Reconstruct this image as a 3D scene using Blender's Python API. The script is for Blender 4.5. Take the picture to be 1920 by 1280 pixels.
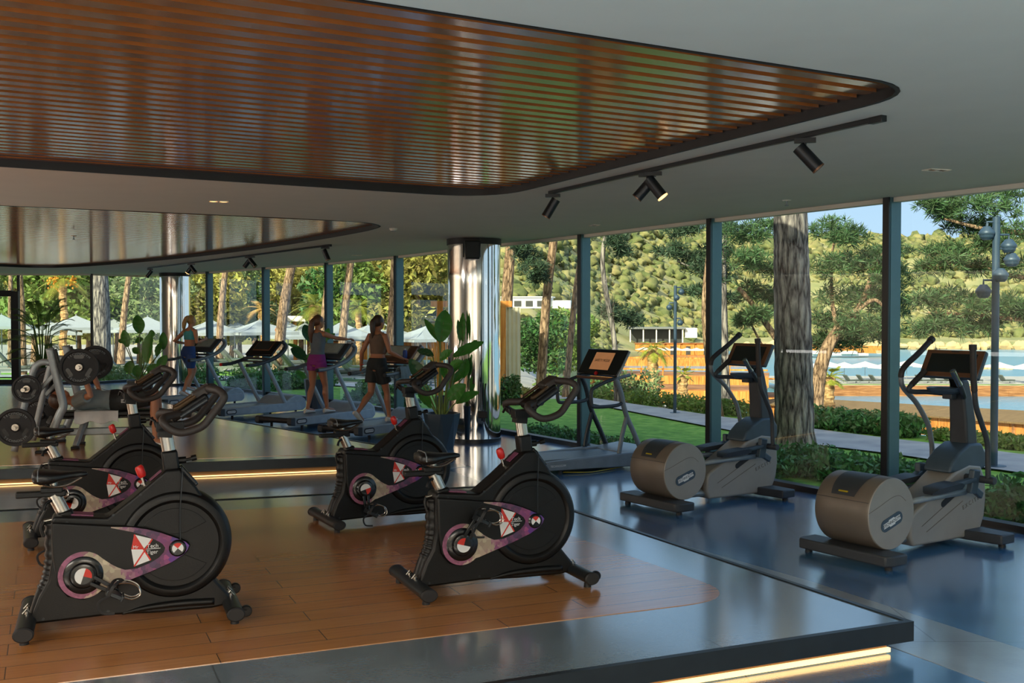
import bpy, bmesh, math, random
import numpy as np
from mathutils import Vector, Matrix, Euler, noise as mnoise

for o in list(bpy.data.objects):
    bpy.data.objects.remove(o, do_unlink=True)
SC = bpy.context.scene
COL = SC.collection
PI = math.pi
R = math.radians

# ------------------------------------------------------------------ camera
cam_d = bpy.data.cameras.new('camera')
cam_d.sensor_width = 36.0
cam_d.lens = 36.0 * 2000.0 / 1920.0
cam_d.clip_end = 2000
cam = bpy.data.objects.new('camera', cam_d)
COL.objects.link(cam)
cam.location = (0, 0, 1.85)
cam.rotation_euler = (R(90) - math.atan(49 / 2000.0), 0, 0)
SC.camera = cam

# ------------------------------------------------------------------ world, sun, lamps, exposure
SUN_DIR = Vector((-0.48, -0.74, 0.50)).normalized()     # towards the sun
world = bpy.data.worlds.new('world')
SC.world = world
world.use_nodes = True
wn = world.node_tree
for n in list(wn.nodes):
    wn.nodes.remove(n)
# clear evening sky: pale towards the horizon, deeper blue overhead, warmer and brighter on the sun's side
geo = wn.nodes.new('ShaderNodeNewGeometry')
sepz = wn.nodes.new('ShaderNodeSeparateXYZ')
wn.links.new(geo.outputs['Incoming'], sepz.inputs[0])
neg = wn.nodes.new('ShaderNodeMath')
neg.operation = 'MULTIPLY'
neg.inputs[1].default_value = -1.0
wn.links.new(sepz.outputs['Z'], neg.inputs[0])
sky = wn.nodes.new('ShaderNodeValToRGB')
el = sky.color_ramp.elements
el[0].position, el[0].color = 0.0, (0.50, 0.62, 0.78, 1)
el[1].position, el[1].color = 0.85, (0.16, 0.32, 0.66, 1)
e = el.new(0.22)
e.color = (0.36, 0.53, 0.80, 1)
wn.links.new(neg.outputs[0], sky.inputs['Fac'])
dot = wn.nodes.new('ShaderNodeVectorMath')
dot.operation = 'DOT_PRODUCT'
dot.inputs[1].default_value = tuple(-SUN_DIR)
wn.links.new(geo.outputs['Incoming'], dot.inputs[0])
mrs = wn.nodes.new('ShaderNodeMapRange')
mrs.inputs['From Min'].default_value = 0.2
mrs.inputs['From Max'].default_value = 1.0
wn.links.new(dot.outputs['Value'], mrs.inputs['Value'])
mxs = wn.nodes.new('ShaderNodeMix')
mxs.data_type = 'RGBA'
mxs.inputs[7].default_value = (1.5, 1.15, 0.8, 1)
wn.links.new(mrs.outputs[0], mxs.inputs[0])
wn.links.new(sky.outputs[0], mxs.inputs[6])
wbg = wn.nodes.new('ShaderNodeBackground')
wbg.inputs['Strength'].default_value = 0.95
wout = wn.nodes.new('ShaderNodeOutputWorld')
wn.links.new(mxs.outputs[2], wbg.inputs[0])
wn.links.new(wbg.outputs[0], wout.inputs[0])

sun_d = bpy.data.lights.new('sun', 'SUN')
sun_d.energy = 6.0
sun_d.color = (1.0, 0.85, 0.62)
sun_d.angle = R(0.8)
sun = bpy.data.objects.new('sun', sun_d)
COL.objects.link(sun)
sun.rotation_euler = (-SUN_DIR).to_track_quat('-Z', 'Y').to_euler()


def area_lamp(name, loc, sx, sy, watts, color, rot=(0, 0, 0)):
    d = bpy.data.lights.new(name, 'AREA')
    d.shape = 'RECTANGLE'
    d.size, d.size_y = sx, sy
    d.energy = watts
    d.color = color
    o = bpy.data.objects.new(name, d)
    o.location = loc
    o.rotation_euler = rot
    COL.objects.link(o)
    return o


# added fill lights, unseen behind and beside the camera: panels facing down, then up
area_lamp('ceiling_lamp', (1.5, -1.8, 2.9), 3.0, 1.2, 190, (1.0, 0.90, 0.78))
area_lamp('ceiling_lamp', (-4.5, -0.5, 2.9), 3.0, 1.2, 270, (1.0, 0.89, 0.76))
area_lamp('ceiling_lamp', (-9.8, 6.4, 2.9), 2.0, 3.0, 320, (1.0, 0.90, 0.78))
UPW = (R(180), 0, 0)
area_lamp('uplight', (1.8, -2.0, 0.9), 5.0, 2.5, 260, (1.0, 0.95, 0.88), UPW)
area_lamp('uplight', (-6.0, -1.5, 0.9), 6.0, 2.5, 290, (1.0, 0.95, 0.88), UPW)
area_lamp('uplight', (-14.2, 12.0, 0.9), 3.0, 9.0, 640, (1.0, 0.97, 0.92), UPW)
area_lamp('uplight', (7.6, 0.6, 0.9), 2.0, 4.0, 150, (0.94, 0.98, 1.0), UPW)

SC.view_settings.view_transform = 'Standard'
SC.view_settings.look = 'None'
SC.view_settings.exposure = 0.62
SC.view_settings.gamma = 1.0
SC.view_settings.use_curve_mapping = False
SC.cycles.max_bounces = 8
SC.cycles.transparent_max_bounces = 24
SC.cycles.caustics_reflective = False
SC.cycles.caustics_refractive = False
SC.cycles.sample_clamp_indirect = 6.0

rng = random.Random(7)
nrng = np.random.default_rng(11)


# ------------------------------------------------------------------ materials
def lin(c):
    return tuple((x / 255 / 12.92) if x / 255 <= 0.04045 else ((x / 255 + 0.055) / 1.055) ** 2.4 for x in c)


MATS = {}


def mat(name, rgb, rough=0.5, metal=0.0, var=0.10, scale=9.0, bump=0.0, spec=0.5, coat=0.0, emit=None, estr=0.0, island=0.0, trans=0.0, sheen=0.0):
    if name in MATS:
        return MATS[name]
    m = bpy.data.materials.new(name)
    m.use_nodes = True
    nt = m.node_tree
    b = nt.nodes['Principled BSDF']
    c = lin(rgb)
    tc = nt.nodes.new('ShaderNodeTexCoord')
    nz = nt.nodes.new('ShaderNodeTexNoise')
    nz.inputs['Scale'].default_value = scale
    nz.inputs['Detail'].default_value = 4
    nt.links.new(tc.outputs['Object'], nz.inputs['Vector'])
    rp = nt.nodes.new('ShaderNodeValToRGB')
    rp.color_ramp.elements[0].position = 0.3
    rp.color_ramp.elements[1].position = 0.7
    rp.color_ramp.elements[0].color = (*[x * (1 - var) for x in c], 1)
    rp.color_ramp.elements[1].color = (*[min(1, x * (1 + var)) for x in c], 1)
    nt.links.new(nz.outputs['Fac'], rp.inputs['Fac'])
    src = rp.outputs['Color']
    if island:
        ge = nt.nodes.new('ShaderNodeNewGeometry')
        hs = nt.nodes.new('ShaderNodeHueSaturation')
        mr = nt.nodes.new('ShaderNodeMapRange')
        mr.inputs['To Min'].default_value = 1 - island
        mr.inputs['To Max'].default_value = 1 + island
        nt.links.new(ge.outputs['Random Per Island'], mr.inputs['Value'])
        nt.links.new(mr.outputs[0], hs.inputs['Value'])
        mr2 = nt.nodes.new('ShaderNodeMapRange')
        mr2.inputs['To Min'].default_value = 0.5 - island * 0.07
        mr2.inputs['To Max'].default_value = 0.5 + island * 0.05
        nt.links.new(ge.outputs['Random Per Island'], mr2.inputs['Value'])
        nt.links.new(mr2.outputs[0], hs.inputs['Hue'])
        nt.links.new(src, hs.inputs['Color'])
        src = hs.outputs['Color']
    nt.links.new(src, b.inputs['Base Color'])
    b.inputs['Roughness'].default_value = rough
    b.inputs['Metallic'].default_value = metal
    b.inputs['Specular IOR Level'].default_value = spec
    b.inputs['Coat Weight'].default_value = coat
    b.inputs['Coat Roughness'].default_value = 0.12
    if sheen:
        b.inputs['Sheen Weight'].default_value = sheen
    if emit:
        b.inputs['Emission Color'].default_value = (*lin(emit), 1)
        b.inputs['Emission Strength'].default_value = estr
    if bump:
        bp = nt.nodes.new('ShaderNodeBump')
        bp.inputs['Strength'].default_value = bump
        bp.inputs['Distance'].default_value = 0.02
        nt.links.new(nz.outputs['Fac'], bp.inputs['Height'])
        nt.links.new(bp.outputs[0], b.inputs['Normal'])
    if trans:      # thin leaf: light shines through
        tl = nt.nodes.new('ShaderNodeBsdfTranslucent')
        nt.links.new(src, tl.inputs['Color'])
        mx = nt.nodes.new('ShaderNodeMixShader')
        mx.inputs[0].default_value = trans
        nt.links.new(b.outputs[0], mx.inputs[1])
        nt.links.new(tl.outputs[0], mx.inputs[2])
        nt.links.new(mx.outputs[0], nt.nodes['Material Output'].inputs['Surface'])
    MATS[name] = m
    return m


def glass_mat():
    m = bpy.data.materials.new('window_glass')
    m.use_nodes = True
    nt = m.node_tree
    nt.nodes.remove(nt.nodes['Principled BSDF'])
    tr = nt.nodes.new('ShaderNodeBsdfTransparent')
    tr.inputs['Color'].default_value = (0.90, 0.96, 0.94, 1)
    gl = nt.nodes.new('ShaderNodeBsdfGlossy')
    gl.inputs['Roughness'].default_value = 0.0
    fr = nt.nodes.new('ShaderNodeFresnel')
    fr.inputs['IOR'].default_value = 1.38
    nz = nt.nodes.new('ShaderNodeTexNoise')
    nz.inputs['Scale'].default_value = 0.6
    bp = nt.nodes.new('ShaderNodeBump')
    bp.inputs['Strength'].default_value = 0.01
    nt.links.new(nz.outputs['Fac'], bp.inputs['Height'])
    nt.links.new(bp.outputs[0], gl.inputs['Normal'])
    mx = nt.nodes.new('ShaderNodeMixShader')
    ge = nt.nodes.new('ShaderNodeNewGeometry')       # only the outer skin of the pane reflects
    inv = nt.nodes.new('ShaderNodeMath')
    inv.operation = 'SUBTRACT'
    inv.inputs[0].default_value = 1.0
    nt.links.new(ge.outputs['Backfacing'], inv.inputs[1])
    mul = nt.nodes.new('ShaderNodeMath')
    mul.operation = 'MULTIPLY'
    nt.links.new(fr.outputs[0], mul.inputs[0])
    nt.links.new(inv.outputs[0], mul.inputs[1])
    nt.links.new(mul.outputs[0], mx.inputs[0])
    nt.links.new(tr.outputs[0], mx.inputs[1])
    nt.links.new(gl.outputs[0], mx.inputs[2])
    nt.links.new(mx.outputs[0], nt.nodes['Material Output'].inputs['Surface'])
    MATS['window_glass'] = m
    return m


def plank_mat(name, rgb1, rgb2, pw, pl, rough, coat=0.0, gap=0.004, gapcol=(0.02, 0.015, 0.01)):
    m = bpy.data.materials.new(name)
    m.use_nodes = True
    nt = m.node_tree
    b = nt.nodes['Principled BSDF']
    tc = nt.nodes.new('ShaderNodeTexCoord')
    br = nt.nodes.new('ShaderNodeTexBrick')
    br.inputs['Scale'].default_value = 1.0
    br.inputs['Brick Width'].default_value = pl
    br.inputs['Row Height'].default_value = pw
    br.inputs['Mortar Size'].default_value = gap
    br.inputs['Mortar Smooth'].default_value = 0.3
    br.inputs['Color1'].default_value = (*lin(rgb1), 1)
    br.inputs['Color2'].default_value = (*lin(rgb2), 1)
    br.inputs['Mortar'].default_value = (*gapcol, 1)
    br.offset = 0.37
    nt.links.new(tc.outputs['Object'], br.inputs['Vector'])
    mp = nt.nodes.new('ShaderNodeMapping')
    mp.inputs['Scale'].default_value = (1.2, 22, 22)
    nt.links.new(tc.outputs['Object'], mp.inputs['Vector'])
    nz = nt.nodes.new('ShaderNodeTexNoise')
    nz.inputs['Scale'].default_value = 2.0
    nz.inputs['Detail'].default_value = 6
    nt.links.new(mp.outputs[0], nz.inputs['Vector'])
    mr = nt.nodes.new('ShaderNodeMapRange')
    mr.inputs['From Min'].default_value = 0.3
    mr.inputs['From Max'].default_value = 0.7
    mr.inputs['To Min'].default_value = 0.90
    mr.inputs['To Max'].default_value = 1.08
    nt.links.new(nz.outputs['Fac'], mr.inputs['Value'])
    hs = nt.nodes.new('ShaderNodeHueSaturation')
    nt.links.new(br.outputs['Color'], hs.inputs['Color'])
    nt.links.new(mr.outputs[0], hs.inputs['Value'])
    nt.links.new(hs.outputs[0], b.inputs['Base Color'])
    b.inputs['Roughness'].default_value = rough
    b.inputs['Coat Weight'].default_value = coat
    b.inputs['Coat Roughness'].default_value = 0.17
    b.inputs['Coat IOR'].default_value = 1.9
    bp = nt.nodes.new('ShaderNodeBump')
    bp.inputs['Strength'].default_value = 0.12
    bp.inputs['Distance'].default_value = 0.004
    nt.links.new(br.outputs['Fac'], bp.inputs['Height'])
    bp.invert = True
    nt.links.new(bp.outputs[0], b.inputs['Normal'])
    MATS[name] = m
    return m


def vinyl_mat(name, rgb, rough, tile=0.0):
    """sealed stone-effect floor: faint mottling, tile joints, orange-peel bump"""
    m = bpy.data.materials.new(name)
    m.use_nodes = True
    nt = m.node_tree
    b = nt.nodes['Principled BSDF']
    c = lin(rgb)
    tc = nt.nodes.new('ShaderNodeTexCoord')
    nz = nt.nodes.new('ShaderNodeTexNoise')
    nz.inputs['Scale'].default_value = 2.2
    nz.inputs['Detail'].default_value = 8
    nt.links.new(tc.outputs['Object'], nz.inputs['Vector'])
    rp = nt.nodes.new('ShaderNodeValToRGB')
    rp.color_ramp.elements[0].position = 0.3
    rp.color_ramp.elements[1].position = 0.7
    rp.color_ramp.elements[0].color = (*[x * 0.8 for x in c], 1)
    rp.color_ramp.elements[1].color = (*[x * 1.2 for x in c], 1)
    nt.links.new(nz.outputs['Fac'], rp.inputs['Fac'])
    src = rp.outputs['Color']
    br = nt.nodes.new('ShaderNodeTexBrick')
    br.inputs['Scale'].default_value = 1.0
    br.inputs['Brick Width'].default_value = tile * 2 or 10
    br.inputs['Row Height'].default_value = tile or 10
    br.inputs['Mortar Size'].default_value = 0.005
    br.inputs['Color1'].default_value = (1, 1, 1, 1)
    br.inputs['Color2'].default_value = (0.94, 0.94, 0.94, 1)
    br.inputs['Mortar'].default_value = (0.5, 0.5, 0.5, 1)
    nt.links.new(tc.outputs['Object'], br.inputs['Vector'])
    mx = nt.nodes.new('ShaderNodeMix')
    mx.data_type = 'RGBA'
    mx.blend_type = 'MULTIPLY'
    mx.inputs[0].default_value = 1.0
    nt.links.new(src, mx.inputs[6])
    nt.links.new(br.outputs['Color'], mx.inputs[7])
    nt.links.new(mx.outputs[2], b.inputs['Base Color'])
    b.inputs['Roughness'].default_value = rough
    b.inputs['Specular IOR Level'].default_value = 0.8
    b.inputs['Coat Weight'].default_value = 1.0
    b.inputs['Coat IOR'].default_value = 1.95
    b.inputs['Coat Roughness'].default_value = 0.14
    n2 = nt.nodes.new('ShaderNodeTexNoise')
    n2.inputs['Scale'].default_value = 45
    n2.inputs['Detail'].default_value = 2
    nt.links.new(tc.outputs['Object'], n2.inputs['Vector'])
    bp = nt.nodes.new('ShaderNodeBump')
    bp.inputs['Strength'].default_value = 0.10
    bp.inputs['Distance'].default_value = 0.01
    nt.links.new(n2.outputs['Fac'], bp.inputs['Height'])
    nt.links.new(bp.outputs[0], b.inputs['Normal'])
    MATS[name] = m
    return m


def ramp_mat(name, stops, scale, rough=0.9, kind='noise', bump=0.4, stretch=(1, 1, 1), detail=8, dist=0.05):
    m = bpy.data.materials.new(name)
    m.use_nodes = True
    nt = m.node_tree
    b = nt.nodes['Principled BSDF']
    tc = nt.nodes.new('ShaderNodeTexCoord')
    mp = nt.nodes.new('ShaderNodeMapping')
    mp.inputs['Scale'].default_value = stretch
    nt.links.new(tc.outputs['Object'], mp.inputs['Vector'])
    if kind == 'voronoi':
        nz = nt.nodes.new('ShaderNodeTexVoronoi')
        nz.inputs['Scale'].default_value = scale
        sp = nt.nodes.new('ShaderNodeSeparateColor')
        nt.links.new(nz.outputs['Color'], sp.inputs[0])
        fac = sp.outputs[0]
        hgt = nz.outputs['Distance']
    else:
        nz = nt.nodes.new('ShaderNodeTexNoise')
        nz.inputs['Scale'].default_value = scale
        nz.inputs['Detail'].default_value = detail
        fac = hgt = nz.outputs['Fac']
    nt.links.new(mp.outputs[0], nz.inputs['Vector'])
    rp = nt.nodes.new('ShaderNodeValToRGB')
    el = rp.color_ramp.elements
    el[0].position, el[0].color = stops[0][0], (*lin(stops[0][1]), 1)
    el[1].position, el[1].color = stops[-1][0], (*lin(stops[-1][1]), 1)
    for p, c in stops[1:-1]:
        e = el.new(p)
        e.color = (*lin(c), 1)
    if kind == 'voronoi':
        rp.color_ramp.interpolation = 'CONSTANT'
    nt.links.new(fac, rp.inputs['Fac'])
    nt.links.new(rp.outputs[0], b.inputs['Base Color'])
    b.inputs['Roughness'].default_value = rough
    b.inputs['Specular IOR Level'].default_value = 0.3
    if bump:
        bp = nt.nodes.new('ShaderNodeBump')
        bp.inputs['Strength'].default_value = bump
        bp.inputs['Distance'].default_value = dist
        nt.links.new(hgt, bp.inputs['Height'])
        nt.links.new(bp.outputs[0], b.inputs['Normal'])
    MATS[name] = m
    return m


glass_mat()
vinyl_mat('floor_vinyl', (70, 126, 174), 0.22, 1.2)
vinyl_mat('platform_stone', (118, 134, 144), 0.25, 1.2)
vinyl_mat('pale_band', (150, 164, 172), 0.3, 1.2)
plank_mat('oak_planks', (200, 138, 82), (186, 124, 70), 0.19, 1.5, 0.25, 0.8, 0.003, (0.10, 0.055, 0.03))
plank_mat('grey_planks', (128, 108, 86), (112, 94, 74), 0.19, 1.5, 0.25)
mat('ceiling_paint', (212, 202, 182), 0.8, var=0.02, scale=3)
mat('wall_paint', (190, 178, 160), 0.8, var=0.03)
mat('slat_wood', (150, 86, 40), 0.16, var=0.14, scale=5, spec=0.9, coat=1.0)
MATS['slat_wood'].node_tree.nodes['Principled BSDF'].inputs['Coat IOR'].default_value = 2.5
mat('recess_black', (26, 22, 20), 0.6)
mat('frame_teal', (82, 112, 118), 0.35, 0.35, var=0.05)
mat('frame_black', (20, 22, 24), 0.4, 0.2)
mat('chrome', (232, 228, 222), 0.05, 1.0, var=0.02)
mat('black_plastic', (11, 12, 12), 0.42, bump=0.05, scale=160, spec=0.3)
mat('black_gloss', (16, 18, 20), 0.2)
mat('black_rubber', (24, 24, 25), 0.65)
mat('handle_foam', (44, 38, 34), 0.6, var=0.12, scale=60, bump=0.1)
mat('dark_steel', (40, 46, 50), 0.35, 0.4)
mat('steel', (176, 170, 160), 0.25, 0.95)
mat('silver_paint', (146, 154, 156), 0.38, 0.3)
mat('grey_paint', (120, 126, 128), 0.45, 0.2)
mat('tread_grey', (150, 160, 166), 0.45, 0.15)
mat('drum_taupe', (112, 102, 90), 0.42, 0.15, var=0.04)
mat('housing_grey', (150, 146, 138), 0.42, 0.1, var=0.04)
mat('dark_grey_plastic', (52, 56, 60), 0.5)
mat('blue_grey_plastic', (62, 78, 90), 0.45)
mat('belt', (88, 96, 100), 0.4, bump=0.2, scale=220)
mat('red_plastic', (205, 36, 30), 0.35)
mat('white_decal', (222, 224, 222), 0.4, var=0.02)
mat('red_decal', (200, 52, 40), 0.4)
mat('bronze_trim', (128, 88, 62), 0.35, 0.5)
mat('bottle_bronze', (96, 76, 54), 0.3, 0.6)
mat('mauve_label', (122, 62, 92), 0.5)
mat('screen_black', (12, 14, 13), 0.12, spec=0.8)
mat('screen_tan', (170, 118, 78), 0.3, emit=(190, 130, 84), estr=0.28)
mat('yellow_decal', (170, 150, 30), 0.5)
mat('blue_can', (30, 70, 150), 0.35)
m = bpy.data.materials.new('prism_graphic')       # faceted print: mauve ring, cream waist, violet tip
m.use_nodes = True
nt = m.node_tree
b = nt.nodes['Principled BSDF']
tc = nt.nodes.new('ShaderNodeTexCoord')
vo = nt.nodes.new('ShaderNodeTexVoronoi')
vo.inputs['Scale'].default_value = 34
vo.distance = 'MANHATTAN'
nt.links.new(tc.outputs['Object'], vo.inputs['Vector'])
sx = nt.nodes.new('ShaderNodeSeparateXYZ')
nt.links.new(vo.outputs['Position'], sx.inputs[0])
sc_ = nt.nodes.new('ShaderNodeSeparateColor')
nt.links.new(vo.outputs['Color'], sc_.inputs[0])
ad = nt.nodes.new('ShaderNodeMath')
ad.operation = 'MULTIPLY_ADD'
ad.inputs[1].default_value = 0.10
nt.links.new(sc_.outputs[0], ad.inputs[0])
nt.links.new(sx.outputs[0], ad.inputs[2])
rp = nt.nodes.new('ShaderNodeValToRGB')
el = rp.color_ramp.elements
el[0].position, el[0].color = 0.18, (*lin((150, 92, 120)), 1)
el[1].position, el[1].color = 0.90, (*lin((92, 84, 132)), 1)
for p_, c_ in ((0.34, (138, 84, 108)), (0.42, (186, 176, 150)), (0.50, (160, 142, 128)), (0.58, (132, 78, 112)), (0.66, (66, 50, 80)), (0.74, (150, 72, 118)), (0.80, (70, 50, 110)), (0.84, (118, 58, 158))):
    e = el.new(p_)
    e.color = (*lin(c_), 1)
nt.links.new(ad.outputs[0], rp.inputs['Fac'])
hs = nt.nodes.new('ShaderNodeHueSaturation')
mr = nt.nodes.new('ShaderNodeMapRange')
mr.inputs['To Min'].default_value = 0.72
mr.inputs['To Max'].default_value = 1.15
nt.links.new(sc_.outputs[1], mr.inputs['Value'])
nt.links.new(mr.outputs[0], hs.inputs['Value'])
nt.links.new(rp.outputs[0], hs.inputs['Color'])
nt.links.new(hs.outputs[0], b.inputs['Base Color'])
b.inputs['Roughness'].default_value = 0.4
MATS['prism_graphic'] = m
mat('plinth_brown', (126, 98, 66), 0.6)
mat('bronze_dark', (104, 70, 50), 0.35, 0.4)
mat('led_warm', (255, 200, 120), 0.5, emit=(255, 204, 132), estr=1.8)
mat('lamp_glow', (255, 200, 130), 0.5, emit=(255, 190, 120), estr=2.0)
mat('seat_leather', (14, 16, 17), 0.38, bump=0.12, scale=120)


def bark_mat(name, crack, mid, light, sxy, sz):
    m = bpy.data.materials.new(name)
    m.use_nodes = True
    nt = m.node_tree
    b = nt.nodes['Principled BSDF']
    tc = nt.nodes.new('ShaderNodeTexCoord')
    mp = nt.nodes.new('ShaderNodeMapping')
    mp.inputs['Scale'].default_value = (sxy, sxy, sz)
    nt.links.new(tc.outputs['Object'], mp.inputs['Vector'])
    n0 = nt.nodes.new('ShaderNodeTexNoise')
    n0.inputs['Scale'].default_value = 1.3
    n0.inputs['Detail'].default_value = 5
    nt.links.new(mp.outputs[0], n0.inputs['Vector'])
    mx = nt.nodes.new('ShaderNodeMix')
    mx.data_type = 'VECTOR'
    mx.inputs[0].default_value = 0.35
    nt.links.new(mp.outputs[0], mx.inputs[4])
    nt.links.new(n0.outputs['Color'], mx.inputs[5])
    vo = nt.nodes.new('ShaderNodeTexVoronoi')
    vo.feature = 'DISTANCE_TO_EDGE'
    vo.inputs['Scale'].default_value = 1.0
    nt.links.new(mx.outputs[1], vo.inputs['Vector'])
    n1 = nt.nodes.new('ShaderNodeTexNoise')
    n1.inputs['Scale'].default_value = 3.5
    n1.inputs['Detail'].default_value = 8
    nt.links.new(mp.outputs[0], n1.inputs['Vector'])
    ad = nt.nodes.new('ShaderNodeMath')
    ad.operation = 'MULTIPLY_ADD'
    ad.inputs[1].default_value = 0.55
    nt.links.new(n1.outputs['Fac'], ad.inputs[0])
    nt.links.new(vo.outputs['Distance'], ad.inputs[2])
    rp = nt.nodes.new('ShaderNodeValToRGB')
    el = rp.color_ramp.elements
    el[0].position, el[0].color = 0.22, (*lin(crack), 1)
    el[1].position, el[1].color = 0.62, (*lin(light), 1)
    e = el.new(0.38)
    e.color = (*lin(mid), 1)
    nt.links.new(ad.outputs[0], rp.inputs['Fac'])
    nt.links.new(rp.outputs[0], b.inputs['Base Color'])
    b.inputs['Roughness'].default_value = 0.95
    b.inputs['Specular IOR Level'].default_value = 0.2
    bp = nt.nodes.new('ShaderNodeBump')
    bp.inputs['Strength'].default_value = 1.0
    bp.inputs['Distance'].default_value = 0.05
    nt.links.new(ad.outputs[0], bp.inputs['Height'])
    nt.links.new(bp.outputs[0], b.inputs['Normal'])
    MATS[name] = m


bark_mat('bark_grey', (40, 38, 40), (112, 108, 108), (172, 166, 160), 15.0, 2.6)
bark_mat('bark_warm', (66, 52, 42), (142, 118, 96), (188, 160, 132), 17.0, 4.0)


# ------------------------------------------------------------------ mesh helpers
def cr(pts, n=6, closed=False):
    """Catmull-Rom through points (any dimension)"""
    P = [Vector(p) for p in pts]
    m = len(P)
    out = []
    segs = m if closed else m - 1
    for i in range(segs):
        g = (lambda k: P[k % m]) if closed else (lambda k: P[max(0, min(m - 1, k))])
        a, b, c, d = g(i - 1), g(i), g(i + 1), g(i + 2)
        for k in range(n):
            t = k / n
            out.append(0.5 * ((2 * b) + (c - a) * t + (2 * a - 5 * b + 4 * c - d) * t * t + (3 * b - a - 3 * c + d) * t ** 3))
    if not closed:
        out.append(P[-1].copy())
    return out


def rnd_poly(corners, r, n=6):
    """corners (2D) with rounded corners; r a number or one per corner"""
    out = []
    m = len(corners)
    for i in range(m):
        p = Vector(corners[i][:2])
        a = Vector(corners[i - 1][:2])
        c = Vector(corners[(i + 1) % m][:2])
        rr = r[i] if isinstance(r, (list, tuple)) else r
        if rr <= 0:
            out.append(p)
            continue
        d1 = min(rr, (a - p).length * 0.48)
        d2 = min(rr, (c - p).length * 0.48)
        s = p + (a - p).normalized() * d1
        e = p + (c - p).normalized() * d2
        for k in range(n + 1):
            t = k / n
            out.append(s * (1 - t) ** 2 + p * 2 * t * (1 - t) + e * t * t)
    return [tuple(v) for v in out]


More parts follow.
